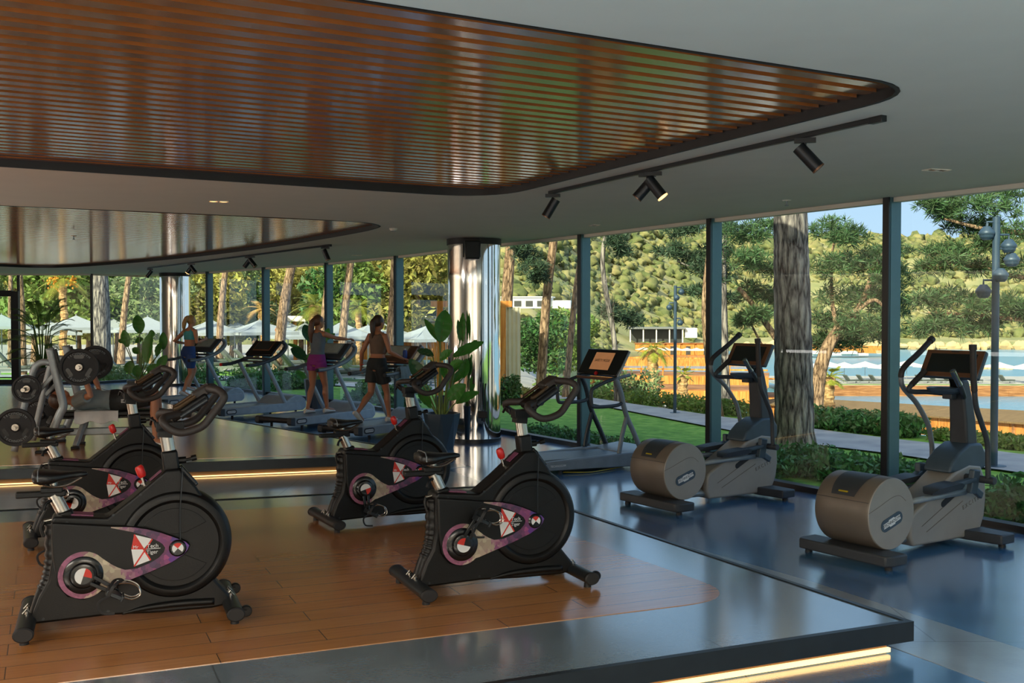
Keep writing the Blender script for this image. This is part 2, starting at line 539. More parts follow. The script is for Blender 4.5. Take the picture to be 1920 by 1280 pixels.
class MB:
    def __init__(self):
        self.v, self.f, self.mi = [], [], []
        self.cur = 0
        self.M = Matrix.Identity(4)

    def add(self, vs, fs):
        o = len(self.v)
        self.v += [tuple(self.M @ Vector(p)) for p in vs]
        for f in fs:
            self.f.append([i + o for i in f])
            self.mi.append(self.cur)
        return self

    def box(self, c, s, rot=None):
        x, y, z = s[0] / 2, s[1] / 2, s[2] / 2
        vs = [Vector((a, b, d)) for a in (-x, x) for b in (-y, y) for d in (-z, z)]
        if rot is not None:
            vs = [rot @ v for v in vs]
        vs = [v + Vector(c) for v in vs]
        return self.add(vs, [(0, 1, 3, 2), (4, 6, 7, 5), (0, 4, 5, 1), (2, 3, 7, 6), (0, 2, 6, 4), (1, 5, 7, 3)])

    def bar(self, a, b, w, h, up=(0, 0, 1)):
        a, b = Vector(a), Vector(b)
        d = (b - a)
        L = d.length
        x = d.normalized()
        y = Vector(up).cross(x)
        if y.length < 1e-5:
            y = Vector((0, 1, 0)).cross(x)
        y.normalize()
        z = x.cross(y)
        return self.box((a + b) / 2, (L, w, h), Matrix((x, y, z)).transposed())

    def prism(self, poly, d0, d1, plane='xz'):
        """extrude a 2D outline; xz: along y, xy: along z, yz: along x"""
        def P(p, d):
            return {'xz': (p[0], d, p[1]), 'xy': (p[0], p[1], d), 'yz': (d, p[0], p[1])}[plane]
        ar = sum(poly[i - 1][0] * poly[i][1] - poly[i][0] * poly[i - 1][1] for i in range(len(poly)))
        if (ar < 0) != (plane == 'xz'):
            poly = list(reversed(poly))
        n = len(poly)
        lo, hi = min(d0, d1), max(d0, d1)
        vs = [P(p, lo) for p in poly] + [P(p, hi) for p in poly]
        fs = [tuple(reversed(range(n))), tuple(range(n, 2 * n))] + [(i, (i + 1) % n, n + (i + 1) % n, n + i) for i in range(n)]
        return self.add(vs, fs)

    def tube(self, path, r, seg=10, closed=False, caps=True, flat=None):
        """r: number, or list per point; flat=(a,b): elliptical factors (side, up)"""
        P = [Vector(p) for p in path]
        n = len(P)
        rs = [r] * n if not isinstance(r, (list, tuple)) else list(r)
        if len(rs) != n:
            rs = [rs[0] + (rs[-1] - rs[0]) * i / (n - 1) for i in range(n)] if len(rs) == 2 else [np.interp(i / (n - 1), np.linspace(0, 1, len(rs)), rs) for i in range(n)]
        vs = []
        up = None
        for i in range(n):
            if closed:
                t = P[(i + 1) % n] - P[i - 1]
            else:
                t = P[min(i + 1, n - 1)] - P[max(i - 1, 0)]
            if t.length < 1e-9:
                t = Vector((0, 0, 1))
            t.normalize()
            if up is None:
                up = Vector((0, 0, 1)) if abs(t.z) < 0.9 else Vector((1, 0, 0))
            s = t.cross(up)
            if s.length < 1e-6:
                s = t.cross(Vector((1, 0, 0)))
            s.normalize()
            up = s.cross(t).normalized()
            fa, fb = flat or (1, 1)
            for k in range(seg):
                a = 2 * PI * k / seg
                vs.append(P[i] + (s * math.cos(a) * fa + up * math.sin(a) * fb) * rs[i])
        fs = []
        m = n if closed else n - 1
        for i in range(m):
            j = (i + 1) % n
            for k in range(seg):
                q = (k + 1) % seg
                fs.append((i * seg + k, i * seg + q, j * seg + q, j * seg + k))
        if caps and not closed:
            fs.append(tuple(reversed(range(seg))))
            fs.append(tuple(range((n - 1) * seg, n * seg)))
        return self.add(vs, fs)

    def lathe(self, prof, c=(0, 0, 0), axis='z', seg=24, a0=0.0, a1=2 * PI):
        full = abs(a1 - a0) > 2 * PI - 1e-6
        vs, fs = [], []
        n = len(prof)
        ns = seg if full else seg + 1
        for k in range(ns):
            a = a0 + (a1 - a0) * k / seg
            ca, sa = math.cos(a), math.sin(a)
            for r, h in prof:
                if axis == 'z':
                    p = (r * ca, r * sa, h)
                elif axis == 'y':
                    p = (r * ca, h, r * sa)
                else:
                    p = (h, r * ca, r * sa)
                vs.append(Vector(p) + Vector(c))
        for k in range(seg):
            k2 = (k + 1) % ns
            for i in range(n - 1):
                q = (k * n + i, k2 * n + i, k2 * n + i + 1, k * n + i + 1)
                fs.append(tuple(reversed(q)) if axis == 'y' else q)
        return self.add(vs, fs)

    def cyl(self, a, b, r, seg=16, r2=None):
        return self.tube([a, b], [r, r if r2 is None else r2], seg)

    def ell(self, c, rad, seg=16, rings=10, rot=None):
        vs, fs = [], []
        for i in range(rings + 1):
            th = PI * i / rings
            for k in range(seg):
                a = 2 * PI * k / seg
                p = Vector((rad[0] * math.sin(th) * math.cos(a), rad[1] * math.sin(th) * math.sin(a), rad[2] * math.cos(th)))
                if rot is not None:
                    p = rot @ p
                vs.append(p + Vector(c))
        for i in range(rings):
            for k in range(seg):
                q = (k + 1) % seg
                fs.append((i * seg + k, (i + 1) * seg + k, (i + 1) * seg + q, i * seg + q))
        return self.add(vs, fs)

    def loft(self, rings, caps=True):
        n = len(rings[0])
        vs = [p for r in rings for p in r]
        fs = []
        for i in range(len(rings) - 1):
            for k in range(n):
                q = (k + 1) % n
                fs.append((i * n + k, i * n + q, (i + 1) * n + q, (i + 1) * n + k))
        if caps:
            fs.append(tuple(reversed(range(n))))
            fs.append(tuple(range((len(rings) - 1) * n, len(rings) * n)))
        return self.add(vs, fs)

    def build(self, name, mats, parent=None, angle=38, bevel=0.0, bseg=2, weld=True):
        me = bpy.data.meshes.new(name)
        me.from_pydata(self.v, [], self.f)
        if not isinstance(mats, (list, tuple)):
            mats = [mats]
        for m in mats:
            me.materials.append(MATS[m] if isinstance(m, str) else m)
        if len(mats) > 1:
            me.polygons.foreach_set('material_index', self.mi)
        if weld:
            bm = bmesh.new()
            bm.from_mesh(me)
            bmesh.ops.remove_doubles(bm, verts=bm.verts, dist=1e-5)
            bmesh.ops.recalc_face_normals(bm, faces=bm.faces)
            bm.to_mesh(me)
            bm.free()
        me.polygons.foreach_set('use_smooth', [True] * len(me.polygons))
        me.update()
        if angle:
            me.set_sharp_from_angle(angle=R(angle))
        o = bpy.data.objects.new(name, me)
        COL.objects.link(o)
        if bevel:
            md = o.modifiers.new('bevel', 'BEVEL')
            md.width = bevel
            md.segments = bseg
            md.limit_method = 'ANGLE'
            md.angle_limit = R(40)
            md.harden_normals = False
        if parent is not None:
            o.parent = parent
        return o


def tag(o, label=None, cat=None, group=None, kind=None):
    if label:
        o['label'] = label
    if cat:
        o['category'] = cat
    if group:
        o['group'] = group
    if kind:
        o['kind'] = kind
    return o


def thing(name, label, cat, loc=(0, 0, 0), deg=0.0, group=None, kind=None):
    o = bpy.data.objects.new(name, None)
    COL.objects.link(o)
    o.empty_display_size = 0.1
    o.location = loc
    o.rotation_euler = (0, 0, R(deg))
    return tag(o, label, cat, group, kind)


def kids(o):
    return [c for c in o.children]


def dup(o, loc=None, deg=None, scale=None, label=None, group=None, parent=None):
    c = o.copy()
    COL.objects.link(c)
    if parent is not None:
        c.parent = parent
    if loc is not None:
        c.location = loc
    if deg is not None:
        c.rotation_euler = (0, 0, R(deg))
    if scale is not None:
        c.scale = scale if isinstance(scale, (tuple, list)) else (scale,) * 3
    if label:
        c['label'] = label
    if group:
        c['group'] = group
    for k in kids(o):
        dup(k, parent=c)
    return c


def text(name, body, size, m, parent, mx, depth=0.001, align='CENTER'):
    cu = bpy.data.curves.new(name, 'FONT')
    cu.body = body
    cu.size = size
    cu.extrude = depth
    cu.align_x = align
    cu.align_y = 'CENTER'
    t = bpy.data.objects.new(name, cu)
    COL.objects.link(t)
    dg = bpy.context.evaluated_depsgraph_get()
    me = bpy.data.meshes.new_from_object(t.evaluated_get(dg))
    bpy.data.objects.remove(t, do_unlink=True)
    me.materials.clear()
    me.materials.append(MATS[m])
    o = bpy.data.objects.new(name, me)
    COL.objects.link(o)
    o.matrix_local = mx
    if parent is not None:
        o.parent = parent
    return o


def face_y(x, y, z, tilt=0.0):
    """matrix: text lies in a vertical plane facing -y, reading along +x"""
    return Matrix.Translation((x, y, z)) @ Matrix.Rotation(-tilt, 4, 'Y') @ Matrix.Rotation(R(90), 4, 'X')


def skin(verts, edges, radii, root=0, sub=2):
    """one continuous body surface grown over connected edges"""
    me = bpy.data.meshes.new('skin')
    me.from_pydata([tuple(v) for v in verts], edges, [])
    o = bpy.data.objects.new('skin', me)
    COL.objects.link(o)
    o.modifiers.new('skin', 'SKIN').use_smooth_shade = True
    sv = me.skin_vertices[0].data
    for i, r in enumerate(radii):
        sv[i].radius = (r, r) if not isinstance(r, (tuple, list)) else r
        sv[i].use_root = (i == root)
    if sub:
        s = o.modifiers.new('sub', 'SUBSURF')
        s.levels = s.render_levels = sub
    dg = bpy.context.evaluated_depsgraph_get()
    dg.update()
    out = bpy.data.meshes.new_from_object(o.evaluated_get(dg))
    vs = [tuple(v.co) for v in out.vertices]
    fs = [tuple(p.vertices) for p in out.polygons]
    bpy.data.objects.remove(o, do_unlink=True)
    bpy.data.meshes.remove(out)
    return vs, fs


def quads(name, pos, ax, ay, m, parent=None):
    """leaf cloud: numpy arrays of centres and half axes -> one mesh of quads"""
    n = len(pos)
    v = np.empty((n, 4, 3), np.float32)
    v[:, 0] = pos - ax
    v[:, 1] = pos - ay * 0.9
    v[:, 2] = pos + ax
    v[:, 3] = pos + ay * 0.9
    me = bpy.data.meshes.new(name)
    me.vertices.add(n * 4)
    me.vertices.foreach_set('co', v.reshape(-1))
    me.loops.add(n * 4)
    me.loops.foreach_set('vertex_index', np.arange(n * 4, dtype=np.int32))
    me.polygons.add(n)
    me.polygons.foreach_set('loop_start', np.arange(0, n * 4, 4, dtype=np.int32))
    me.polygons.foreach_set('loop_total', np.full(n, 4, np.int32))
    me.update(calc_edges=True)
    me.validate()
    me.materials.append(MATS[m])
    o = bpy.data.objects.new(name, me)
    COL.objects.link(o)
    if parent is not None:
        o.parent = parent
    return o


def unit(n):
    d = nrng.normal(size=(n, 3))
    return d / np.linalg.norm(d, axis=1)[:, None]


def leaf_cloud(name, blobs, leaf, m, parent=None, aspect=0.45, shell=0.55):
    """blobs: (cx,cy,cz, rx,ry,rz, count); leaves lie mostly near each blob's surface"""
    ps = []
    for cx, cy, cz, rx, ry, rz, n in blobs:
        d = unit(n)
        r = (shell + (1 - shell) * nrng.random(n) ** 0.6)[:, None]
        ps.append(d * r * np.array([rx, ry, rz]) + np.array([cx, cy, cz]))
    p = np.concatenate(ps)
    n = len(p)
    a = unit(n)
    b = np.cross(a, unit(n))
    b /= np.linalg.norm(b, axis=1)[:, None] + 1e-9
    s = leaf * (0.6 + 0.8 * nrng.random(n))[:, None]
    return quads(name, p, a * s, b * s * aspect, m, parent)


def needle_tufts(name, centers, length, per, m, parent=None, width=0.012):
    c = np.repeat(np.asarray(centers, np.float64), per, axis=0)
    n = len(c)
    d = unit(n)
    d[:, 2] = d[:, 2] * 0.8 + 0.25
    d /= np.linalg.norm(d, axis=1)[:, None]
    L = length * (0.6 + 0.5 * nrng.random(n))[:, None]
    b = np.cross(d, unit(n))
    b /= np.linalg.norm(b, axis=1)[:, None] + 1e-9
    return quads(name, c + d * L * 0.55, d * L * 0.5, b * width, m, parent)


# ------------------------------------------------------------------ the building
CEIL = 2.97
PT = 0.18           # platform height
# glass line, from behind the camera on the right round to the far left; every point is a mullion
FAC = [(12.1, -3.6), (10.7, -1.28), (9.35, 1.03), (7.95, 3.33), (6.52, 5.64), (5.1, 7.95), (3.70, 10.25), (2.42, 12.45), (1.07, 14.9), (-0.5, 17.4),
       (-2.07, 20.2), (-3.85, 22.85), (-5.7, 25.05), (-7.72, 27.5), (-10.5, 30.1), (-11.35, 28.85), (-13.3, 28.8), (-16.8, 28.75)]
BACK = [(-16.8, -3.6)]


def yfac(x):
    xs = [p[0] for p in FAC][::-1]
    ys = [p[1] for p in FAC][::-1]
    return float(np.interp(x, xs, ys))


def offset(poly, d):
    out = []
    n = len(poly)
    for i in range(n):
        a, p, b = Vector(poly[i - 1]), Vector(poly[i]), Vector(poly[(i + 1) % n])
        n1 = Vector(((p - a).y, -(p - a).x)).normalized()
        n2 = Vector(((b - p).y, -(b - p).x)).normalized()
        m = (n1 + n2)
        if m.length < 1e-6:
            m = n1
        m.normalize()
        k = d / max(0.35, m.dot(n1))
        out.append(tuple(p + m * k))
    return out


FOOT = FAC + BACK                   # counter-clockwise; positive offset = outwards
mb = MB()
mb.prism(offset(FOOT, 0.12), -0.25, 0.0, 'xy')
fl = mb.build('floor', 'floor_vinyl', angle=30)
tag(fl, kind='structure')

C1 = rnd_poly([(2.10, 5.30), (-0.18, 10.24), (-6.9, 6.25), (-5.7, 0.9)], [0.5, 0.75, 0.6, 0.6], 8)
C2 = [tuple(p) for p in cr([(-1.66, 13.2), (-1.74, 13.75), (-2.3, 14.87), (-3.85, 17.4), (-5.5, 19.7), (-7.2, 21.8), (-9.0, 23.7), (-10.3, 24.85), (-11.0, 25.1), (-11.8, 24.3), (-14.6, 18.5), (-14.2, 9.0), (-11.5, 7.6), (-9.4, 8.65), (-5.22, 10.91), (-3.3, 11.9), (-1.95, 12.75)], 5, closed=True)]


def ccw(p):
    a = sum(p[i - 1][0] * p[i][1] - p[i][0] * p[i - 1][1] for i in range(len(p)))
    return p if a > 0 else list(reversed(p))


def ceiling():
    bm = bmesh.new()
    edges = []
    for loop in (offset(FOOT, 0.16), C1, C2):
        vs = [bm.verts.new((x, y, CEIL)) for x, y in loop]
        for i in range(len(vs)):
            edges.append(bm.edges.new((vs[i - 1], vs[i])))
    bmesh.ops.triangle_fill(bm, use_beauty=True, use_dissolve=False, edges=edges)
    me = bpy.data.meshes.new('ceiling')
    bm.to_mesh(me)
    bm.free()
    me.materials.append(MATS['ceiling_paint'])
    o = bpy.data.objects.new('ceiling', me)
    COL.objects.link(o)
    return tag(o, kind='structure')


ceil = ceiling()


def recess(loop, ang, pitch, w, depth):
    """black rim, dark lid and a field of lacquered timber slats inside one ceiling opening"""
    loop = ccw(loop)
    H = 0.14
    rim = MB()
    inner = offset(loop, -0.025)
    n = len(loop)
    for i in range(n):
        j = (i + 1) % n
        a, b, c, d = loop[i], loop[j], inner[j], inner[i]
        rim.add([(*a, CEIL - 0.004), (*b, CEIL - 0.004), (*c, CEIL - 0.004), (*d, CEIL - 0.004)], [(0, 1, 2, 3)])
        rim.add([(*d, CEIL - 0.004), (*c, CEIL - 0.004), (*c, CEIL + H + 0.16), (*d, CEIL + H + 0.16)], [(0, 1, 2, 3)])
    r = rim.build('trim_1', 'recess_black')
    tag(r, kind='structure')
    lid = MB()
    lid.prism(loop, CEIL + H + 0.15, CEIL + H + 0.17, 'xy')
    lid.build('recess_lid', 'recess_black', r)
    sl = MB()
    ca, sa = math.cos(R(ang)), math.sin(R(ang))
    loc = [(x * ca + y * sa, -x * sa + y * ca) for x, y in inner]      # rotate so slats run along u
    v0, v1 = min(p[1] for p in loc), max(p[1] for p in loc)
    v = v0 + pitch * 0.6
    while v < v1 - 0.03:
        us = []
        for i in range(len(loc)):
            a, b = loc[i - 1], loc[i]
            if (a[1] - v) * (b[1] - v) < 0:
                us.append(a[0] + (b[0] - a[0]) * (v - a[1]) / (b[1] - a[1]))
        us.sort()
        for k in range(0, len(us) - 1, 2):
            if us[k + 1] - us[k] > 0.05:
                sl.box(((us[k] + us[k + 1]) / 2, v, CEIL + H * 0.35 + depth / 2), (us[k + 1] - us[k] - 0.02, w, depth))
        v += pitch
    s = sl.build('ceiling_slats', 'slat_wood', angle=30, weld=False)
    s.rotation_euler = (0, 0, R(ang))
    s.parent = r
    return r


recess(C1, 29.5, 0.150, 0.084, 0.075)
recess(C2, 29.5, 0.150, 0.084, 0.075)

mb = MB()
mb.prism(offset(FOOT, 0.35), 3.32, 4.5, 'xy')
tag(mb.build('roof', 'wall_paint', angle=30), kind='structure')
for nm, a, b in (('wall_back', (-16.9, -3.75), (12.4, -3.75)), ('wall_left', (-16.95, -3.6), (-16.95, 28.9))):
    mb = MB()
    mb.bar((*a, 1.6), (*b, 1.6), 0.25, 3.4)
    tag(mb.build(nm, 'wall_paint', angle=30), kind='structure')

# windows: one per bay
for i in range(len(FAC) - 1):
    A, B = Vector(FAC[i]), Vector(FAC[i + 1])
    d = (B - A).normalized()
    nin = Vector((-d.y, d.x))                  # inwards
    far = i >= 14
    w = thing('window_%d' % (i + 1), None, None, (A.x, A.y, 0), kind='structure')
    L = (B - A).length
    mb = MB()
    mb.bar((0, 0, CEIL / 2), (d.x * L, d.y * L, CEIL / 2), 0.014, CEIL - 0.02)
    mb.build('glass_pane', 'window_glass', w, angle=20)
    mb = MB()
    s0 = nin * 0.05
    e0 = d * L + nin * 0.05
    mb.bar((s0.x, s0.y, 0.03), (e0.x, e0.y, 0.03), 0.13, 0.06)
    mb.build('sill', 'frame_black', w, angle=20)
    mb = MB()
    s0 = nin * 0.06
    e0 = d * L + nin * 0.06
    mb.bar((s0.x, s0.y, CEIL - 0.022), (e0.x, e0.y, CEIL - 0.022), 0.10, 0.042)
    mb.build('head_rail', 'ceiling_paint', w, angle=20)
    if i == 9 or i == 14:
        continue
    mb = MB()
    if far:
        mb.bar((nin.x * 0.03, nin.y * 0.03, 0), (nin.x * 0.03, nin.y * 0.03, CEIL), 0.06, 0.06, (d.x, d.y, 0))
        mb.build('mullion', 'frame_black', w, angle=20)
    else:
        c = nin * 0.075
        mb.bar((c.x, c.y, 0), (c.x, c.y, CEIL), 0.065, 0.16, (nin.x, nin.y, 0))
        k = nin * 0.164
        mb.cur = 1
        mb.bar((k.x, k.y, 0), (k.x, k.y, CEIL), 0.072, 0.018, (nin.x, nin.y, 0))
        k = nin * 0.115 - d * 0.034
        mb.cur = 0
        mb.bar((k.x, k.y, 0), (k.x, k.y, CEIL), 0.008, 0.05, (nin.x, nin.y, 0))
        mb.build('mullion', ['frame_teal', 'frame_black'], w, angle=20)

# black framed glass door in the far left bay
dr = thing('door_1', None, None, (-13.42, 28.70, 0), kind='structure')
mb = MB()
for x in (0.06, -1.9):
    mb.box((x, 0, 1.25), (0.2, 0.1, 2.5))
mb.box((-0.92, 0, 2.44), (1.8, 0.1, 0.16))
mb.box((-0.92, 0, 0.06), (1.8, 0.1, 0.12))
mb.build('door_frame', 'frame_black', dr, bevel=0.005)
mb = MB()
mb.box((-0.92, 0, 1.24), (1.8, 0.012, 2.26))
mb.build('glass_pane', 'window_glass', dr, angle=20)
mb = MB()
mb.tube([(-1.72, -0.05, 0.95), (-1.72, -0.1, 0.95), (-1.72, -0.1, 1.25), (-1.72, -0.05, 1.25)], 0.014)
mb.build('door_handle', 'steel', dr)


# ---- raised platforms
def platform(poly, wood, ang, led_edges, plank, led=0.022):
    o0 = poly[0]
    ca, sa = math.cos(R(ang)), math.sin(R(ang))
    loc = lambda p: ((p[0] - o0[0]) * ca + (p[1] - o0[1]) * sa, -(p[0] - o0[0]) * sa + (p[1] - o0[1]) * ca)
    P = ccw([loc(p) for p in poly])
    W = ccw(rnd_poly([loc(p) for p in wood], 0.45, 8))
    mb = MB()
    mb.prism(P, 0.08, PT, 'xy')
    p = mb.build('platform', 'platform_stone', angle=30)
    p.location = (*o0, 0)
    p.rotation_euler = (0, 0, R(ang))
    tag(p, kind='structure')
    mb = MB()
    mb.prism(offset(P, -0.09), 0.0, 0.085, 'xy')
    mb.build('plinth', 'plinth_brown', p, angle=30)
    mb = MB()
    mb.prism(W, PT - 0.01, PT + 0.003, 'xy')
    mb.build('wood_inlay', plank, p, angle=30)
    mb = MB()
    E = offset(P, 0.006)
    I = offset(P, -0.03)
    n = len(P)
    for i in range(n):
        j = (i + 1) % n
        a, b = E[i], E[j]
        mb.add([(*a, 0.078), (*b, 0.078), (*b, PT + 0.006), (*a, PT + 0.006)], [(0, 1, 2, 3)])
        mb.add([(*a, PT + 0.006), (*b, PT + 0.006), (*I[j], PT + 0.006), (*I[i], PT + 0.006)], [(0, 1, 2, 3)])
    mb.build('edge_trim', 'dark_steel', p, angle=30)
    for q0, q1 in led_edges:
        a, b = Vector(loc(q0)), Vector(loc(q1))
        d = (b - a).normalized()
        nn = Vector((d.y, -d.x))
        a += nn * -0.075 + d * 0.09
        b += nn * -0.075 - d * 0.09
        mb = MB()
        mb.bar((a.x, a.y, 0.010 + led / 2), (b.x, b.y, 0.010 + led / 2), 0.02, led)
        mb.build('led_strip', 'led_warm', p, angle=30)
    return p


P1 = [(2.18, 5.77), (-0.13, 10.44), (-9.0, 7.62), (-7.9, 1.39)]
platform(P1, [(1.395, 6.275), (-0.47, 9.75), (-8.6, 7.05), (-7.9, 2.32)], 23.5, [((-7.9, 1.39), (2.18, 5.77))], 'oak_planks')
P2 = [(-0.94, 12.82), (-4.9, 17.46), (-6.3, 19.9), (-9.6, 24.6), (-14.6, 26.0), (-15.6, 8.55)]
platform(P2, [(-1.65, 12.95), (-5.2, 17.1), (-6.7, 19.6), (-9.9, 24.0), (-14.0, 25.2), (-15.0, 9.15)], 16.5, [((-15.6, 8.55), (-0.94, 12.82))], 'oak_planks', 0.010)
# pale tile bands set in the floor along the platform edges
for pts in ([(-0.08, 10.52), (-0.22, 11.6), (-0.72, 12.6), (-0.97, 12.83), (-15.0, 8.74), (-9.0, 7.64)], [(3.5, 4.5), (2.08, 7.37), (0.7, 9.69), (0.15, 10.7), (-0.06, 10.5), (2.16, 5.82), (2.8, 4.5)], [(-0.80, 12.84), (-0.5, 13.0), (-4.7, 17.75), (-6.2, 20.3), (-6.42, 20.15), (-4.92, 17.58)]):
    mb = MB()
    mb.prism(pts, 0.0, 0.003, 'xy')
    tag(mb.build('trim_2', 'pale_band', angle=30), kind='structure')

# ---- mirror chrome columns
for loc, lab in (((-0.56, 15.74), 'polished chrome column with a black speaker near its top, beside the potted plants'),
                 ((-8.95, 28.35), 'distant polished chrome column behind the running woman in blue shorts')):
    c = thing('column', lab, 'column', (*loc, 0))
    mb = MB()
    mb.lathe([(0.39, 0.05), (0.39, 2.9)], seg=64)
    mb.build('chrome_cladding', 'chrome', c, angle=60)
    mb = MB()
    mb.lathe([(0.0, 0), (0.40, 0), (0.40, 0.055), (0.385, 0.06)], seg=64)
    mb.build('base_ring', 'frame_black', c)
    mb = MB()
    mb.lathe([(0.385, 2.88), (0.402, 2.88), (0.402, CEIL - 0.002), (0.0, CEIL - 0.002)], seg=64)
    mb.build('cap_ring', 'recess_black', c)


# ---- track lights
def spot(loc, deg, tilt, label, grp, glow=False):
    s = thing('spotlight', label, 'spotlight', loc, deg, grp)
    mb = MB()
    mb.box((0, 0, -0.016), (0.13, 0.036, 0.03))
    mb.cyl((0, 0, -0.03), (0, 0, -0.1), 0.009, 10)
    mb.build('stem', 'frame_black', s)
    mb = MB()
    d = Vector((math.sin(R(tilt)), 0, -math.cos(R(tilt))))
    a = Vector((0, 0, -0.1)) - d * 0.06
    b = Vector((0, 0, -0.1)) + d * 0.12
    mb.cyl(a, b, 0.042, 20)
    h = mb.build('lamp_head', 'frame_black', s)
    mb = MB()
    mb.tube([b - d * 0.004, b + d * 0.004], [0.043, 0.043], 20, caps=False)
    mb.tube([b - d * 0.002, b + d * 0.0015], 0.033, 20)
    mb.build('lens', 'bronze_trim' if not glow else 'lamp_glow', h)
    return s


def track(a, b, label, heads):
    A, B = Vector((*a, CEIL)), Vector((*b, CEIL))
    t = thing('light_track', label, 'light track', A)
    mb = MB()
    mb.bar((0, 0, -0.015), tuple(B - A - Vector((0, 0, 0.015))), 0.034, 0.03)
    mb.build('rail', 'frame_black', t, bevel=0.003)
    mb = MB()
    d = (B - A).normalized()
    mb.bar(tuple(Vector((0, 0, -0.018)) - d * 0.005), tuple(Vector((0, 0, -0.018)) + d * 0.10), 0.042, 0.036)
    mb.build('power_feed', 'frame_black', t, bevel=0.003)
    for k, (u, deg, tilt, lab, glow) in enumerate(heads):
        p = A.lerp(B, u)
        spot((p.x, p.y, CEIL - 0.03), deg, tilt, lab, None, glow)


track((2.08, 6.0), (0.34, 9.66), 'long black ceiling light track over the ellipticals with four spotlights',
      [(0.16, -15, 42, 'black spotlight at the right end of the long track, aimed down to the right', False),
       (0.58, -15, 38, 'left spotlight of the crossed pair in the middle of the long track', True),
       (0.60, 165, 42, 'right spotlight of the crossed pair in the middle of the long track', False),
       (0.985, 165, 32, 'black spotlight at the far left end of the long track', False)])
track((-2.86, 16.85), (-8.55, 25.1), 'far black ceiling light track above the row of treadmills',
      [(0.02, -10, 24, 'spotlight at the right end of the far track, over the woman in purple shorts', False),
       (0.34, -10, 40, 'left spotlight of the pair on the far track over the empty treadmill', False),
       (0.355, 170, 40, 'right spotlight of the pair on the far track over the empty treadmill', False),
       (0.68, -10, 40, 'left spotlight of the pair on the far track above the far chrome column', False),
       (0.69, 170, 36, 'right spotlight of the pair on the far track above the far chrome column', True),
       (0.985, 170, 40, 'spotlight at the far left end of the far track', False)])


def downlight(x, y, deg, lab, glow=False):
    t = thing('downlight', lab, 'downlight', (x, y, CEIL), deg)
    mb = MB()
    for sx, sy, lx, ly in ((0, 0.045, 0.2, 0.01), (0, -0.045, 0.2, 0.01), (0.095, 0, 0.01, 0.1), (-0.095, 0, 0.01, 0.1), (0, 0, 0.01, 0.1)):
        mb.box((sx, sy, -0.004), (lx, ly, 0.008))
    mb.build('frame', 'ceiling_paint', t)
    for sx in (-0.048, 0.048):
        mb = MB()
        mb.lathe([(0.0, -0.002), (0.02, -0.002), (0.026, -0.006), (0.04, -0.003)], (sx, 0, 0), seg=20)
        mb.build('lamp', 'lamp_glow' if glow else 'bronze_trim', t)


downlight(-2.88, 10.5, 20, 'recessed twin downlight with lit lamps between the two slatted ceilings', True)
downlight(1.03, 13.29, 100, 'recessed twin downlight close to the window by the black console treadmill')
downlight(3.27, 8.24, 20, 'recessed twin downlight at the right over the nearest elliptical')
downlight(-2.88, 19.86, 20, 'small recessed downlight above the woman in purple shorts')
for x, y, lab in ((-1.53, 13.78, 'round white smoke detector on the ceiling left of the chrome column'),):
    t = thing('smoke_detector', lab, 'detector', (x, y, CEIL))
    mb = MB()
    mb.lathe([(0.0, -0.035), (0.035, -0.033), (0.05, -0.015), (0.055, 0.0)], seg=24)
    mb.build('dome', 'ceiling_paint', t)
    mb = MB()
    mb.lathe([(0.03, -0.037), (0.036, -0.037), (0.036, -0.03)], seg=24)
    mb.build('vent_ring', 'grey_paint', t)
for x, y, lab in ((2.67, 10.4, 'sprinkler head on the ceiling in front of the thick pine trunk'), (-6.15, 15.0, 'sprinkler head beside the far slatted ceiling')):
    t = thing('sprinkler', lab, 'sprinkler', (x, y, CEIL))
    mb = MB()
    mb.lathe([(0.0, -0.012), (0.035, -0.01), (0.045, 0.0)], seg=20)
    mb.build('escutcheon', 'ceiling_paint', t)
    mb = MB()
    mb.cyl((0, 0, -0.01), (0, 0, -0.05), 0.008, 10)
    mb.lathe([(0.0, -0.055), (0.02, -0.055), (0.02, -0.05), (0, -0.05)], seg=16)
    mb.build('deflector', 'grey_paint', t)

# speaker and its bracket on the chrome column; power box and cable low on the same column
sp = thing('wall_speaker', 'black box speaker on a bracket at the top of the near chrome column', 'speaker', (-0.58, 15.28, 2.78), 12)
mb = MB()
mb.prism([(-0.10, -0.13), (0.10, -0.13), (0.12, 0.13), (-0.12, 0.13)], -0.12, 0.06, 'xz')
mb.build('cabinet', 'black_plastic', sp, bevel=0.012)
mb = MB()
mb.box((0, -0.122, 0), (0.17, 0.008, 0.22))
mb.build('grille', 'black_rubber', sp, bevel=0.004)
mb = MB()
mb.tube([(-0.12, -0.02, -0.1), (-0.12, -0.02, 0.165), (0.12, -0.02, 0.165), (0.12, -0.02, -0.1)], 0.01, 8)
mb.build('bracket', 'frame_black', sp)
bx = thing('power_box', 'small black power box with a hanging cable low on the near chrome column', 'power box', (-0.42, 15.335, 0.42), 8)
mb = MB()
mb.box((0, 0, 0), (0.13, 0.05, 0.10))
mb.build('housing', 'black_plastic', bx, bevel=0.008)
mb = MB()
mb.tube(cr([(0.03, 0.0, 0.04), (0.035, -0.005, 0.15), (0.03, 0.0, 0.3), (0.04, 0.0, 0.45)], 5), 0.011, 8)
mb.build('cable', 'black_rubber', bx)
mb = MB()
mb.cyl((0.02, -0.01, -0.05), (0.02, -0.01, -0.1), 0.014, 10)
mb.build('plug', 'black_rubber', bx)


# ------------------------------------------------------------------ outdoors
def ss(a, b, x):
    t = max(0.0, min(1.0, (x - a) / (b - a)))
    return t * t * (3 - 2 * t)


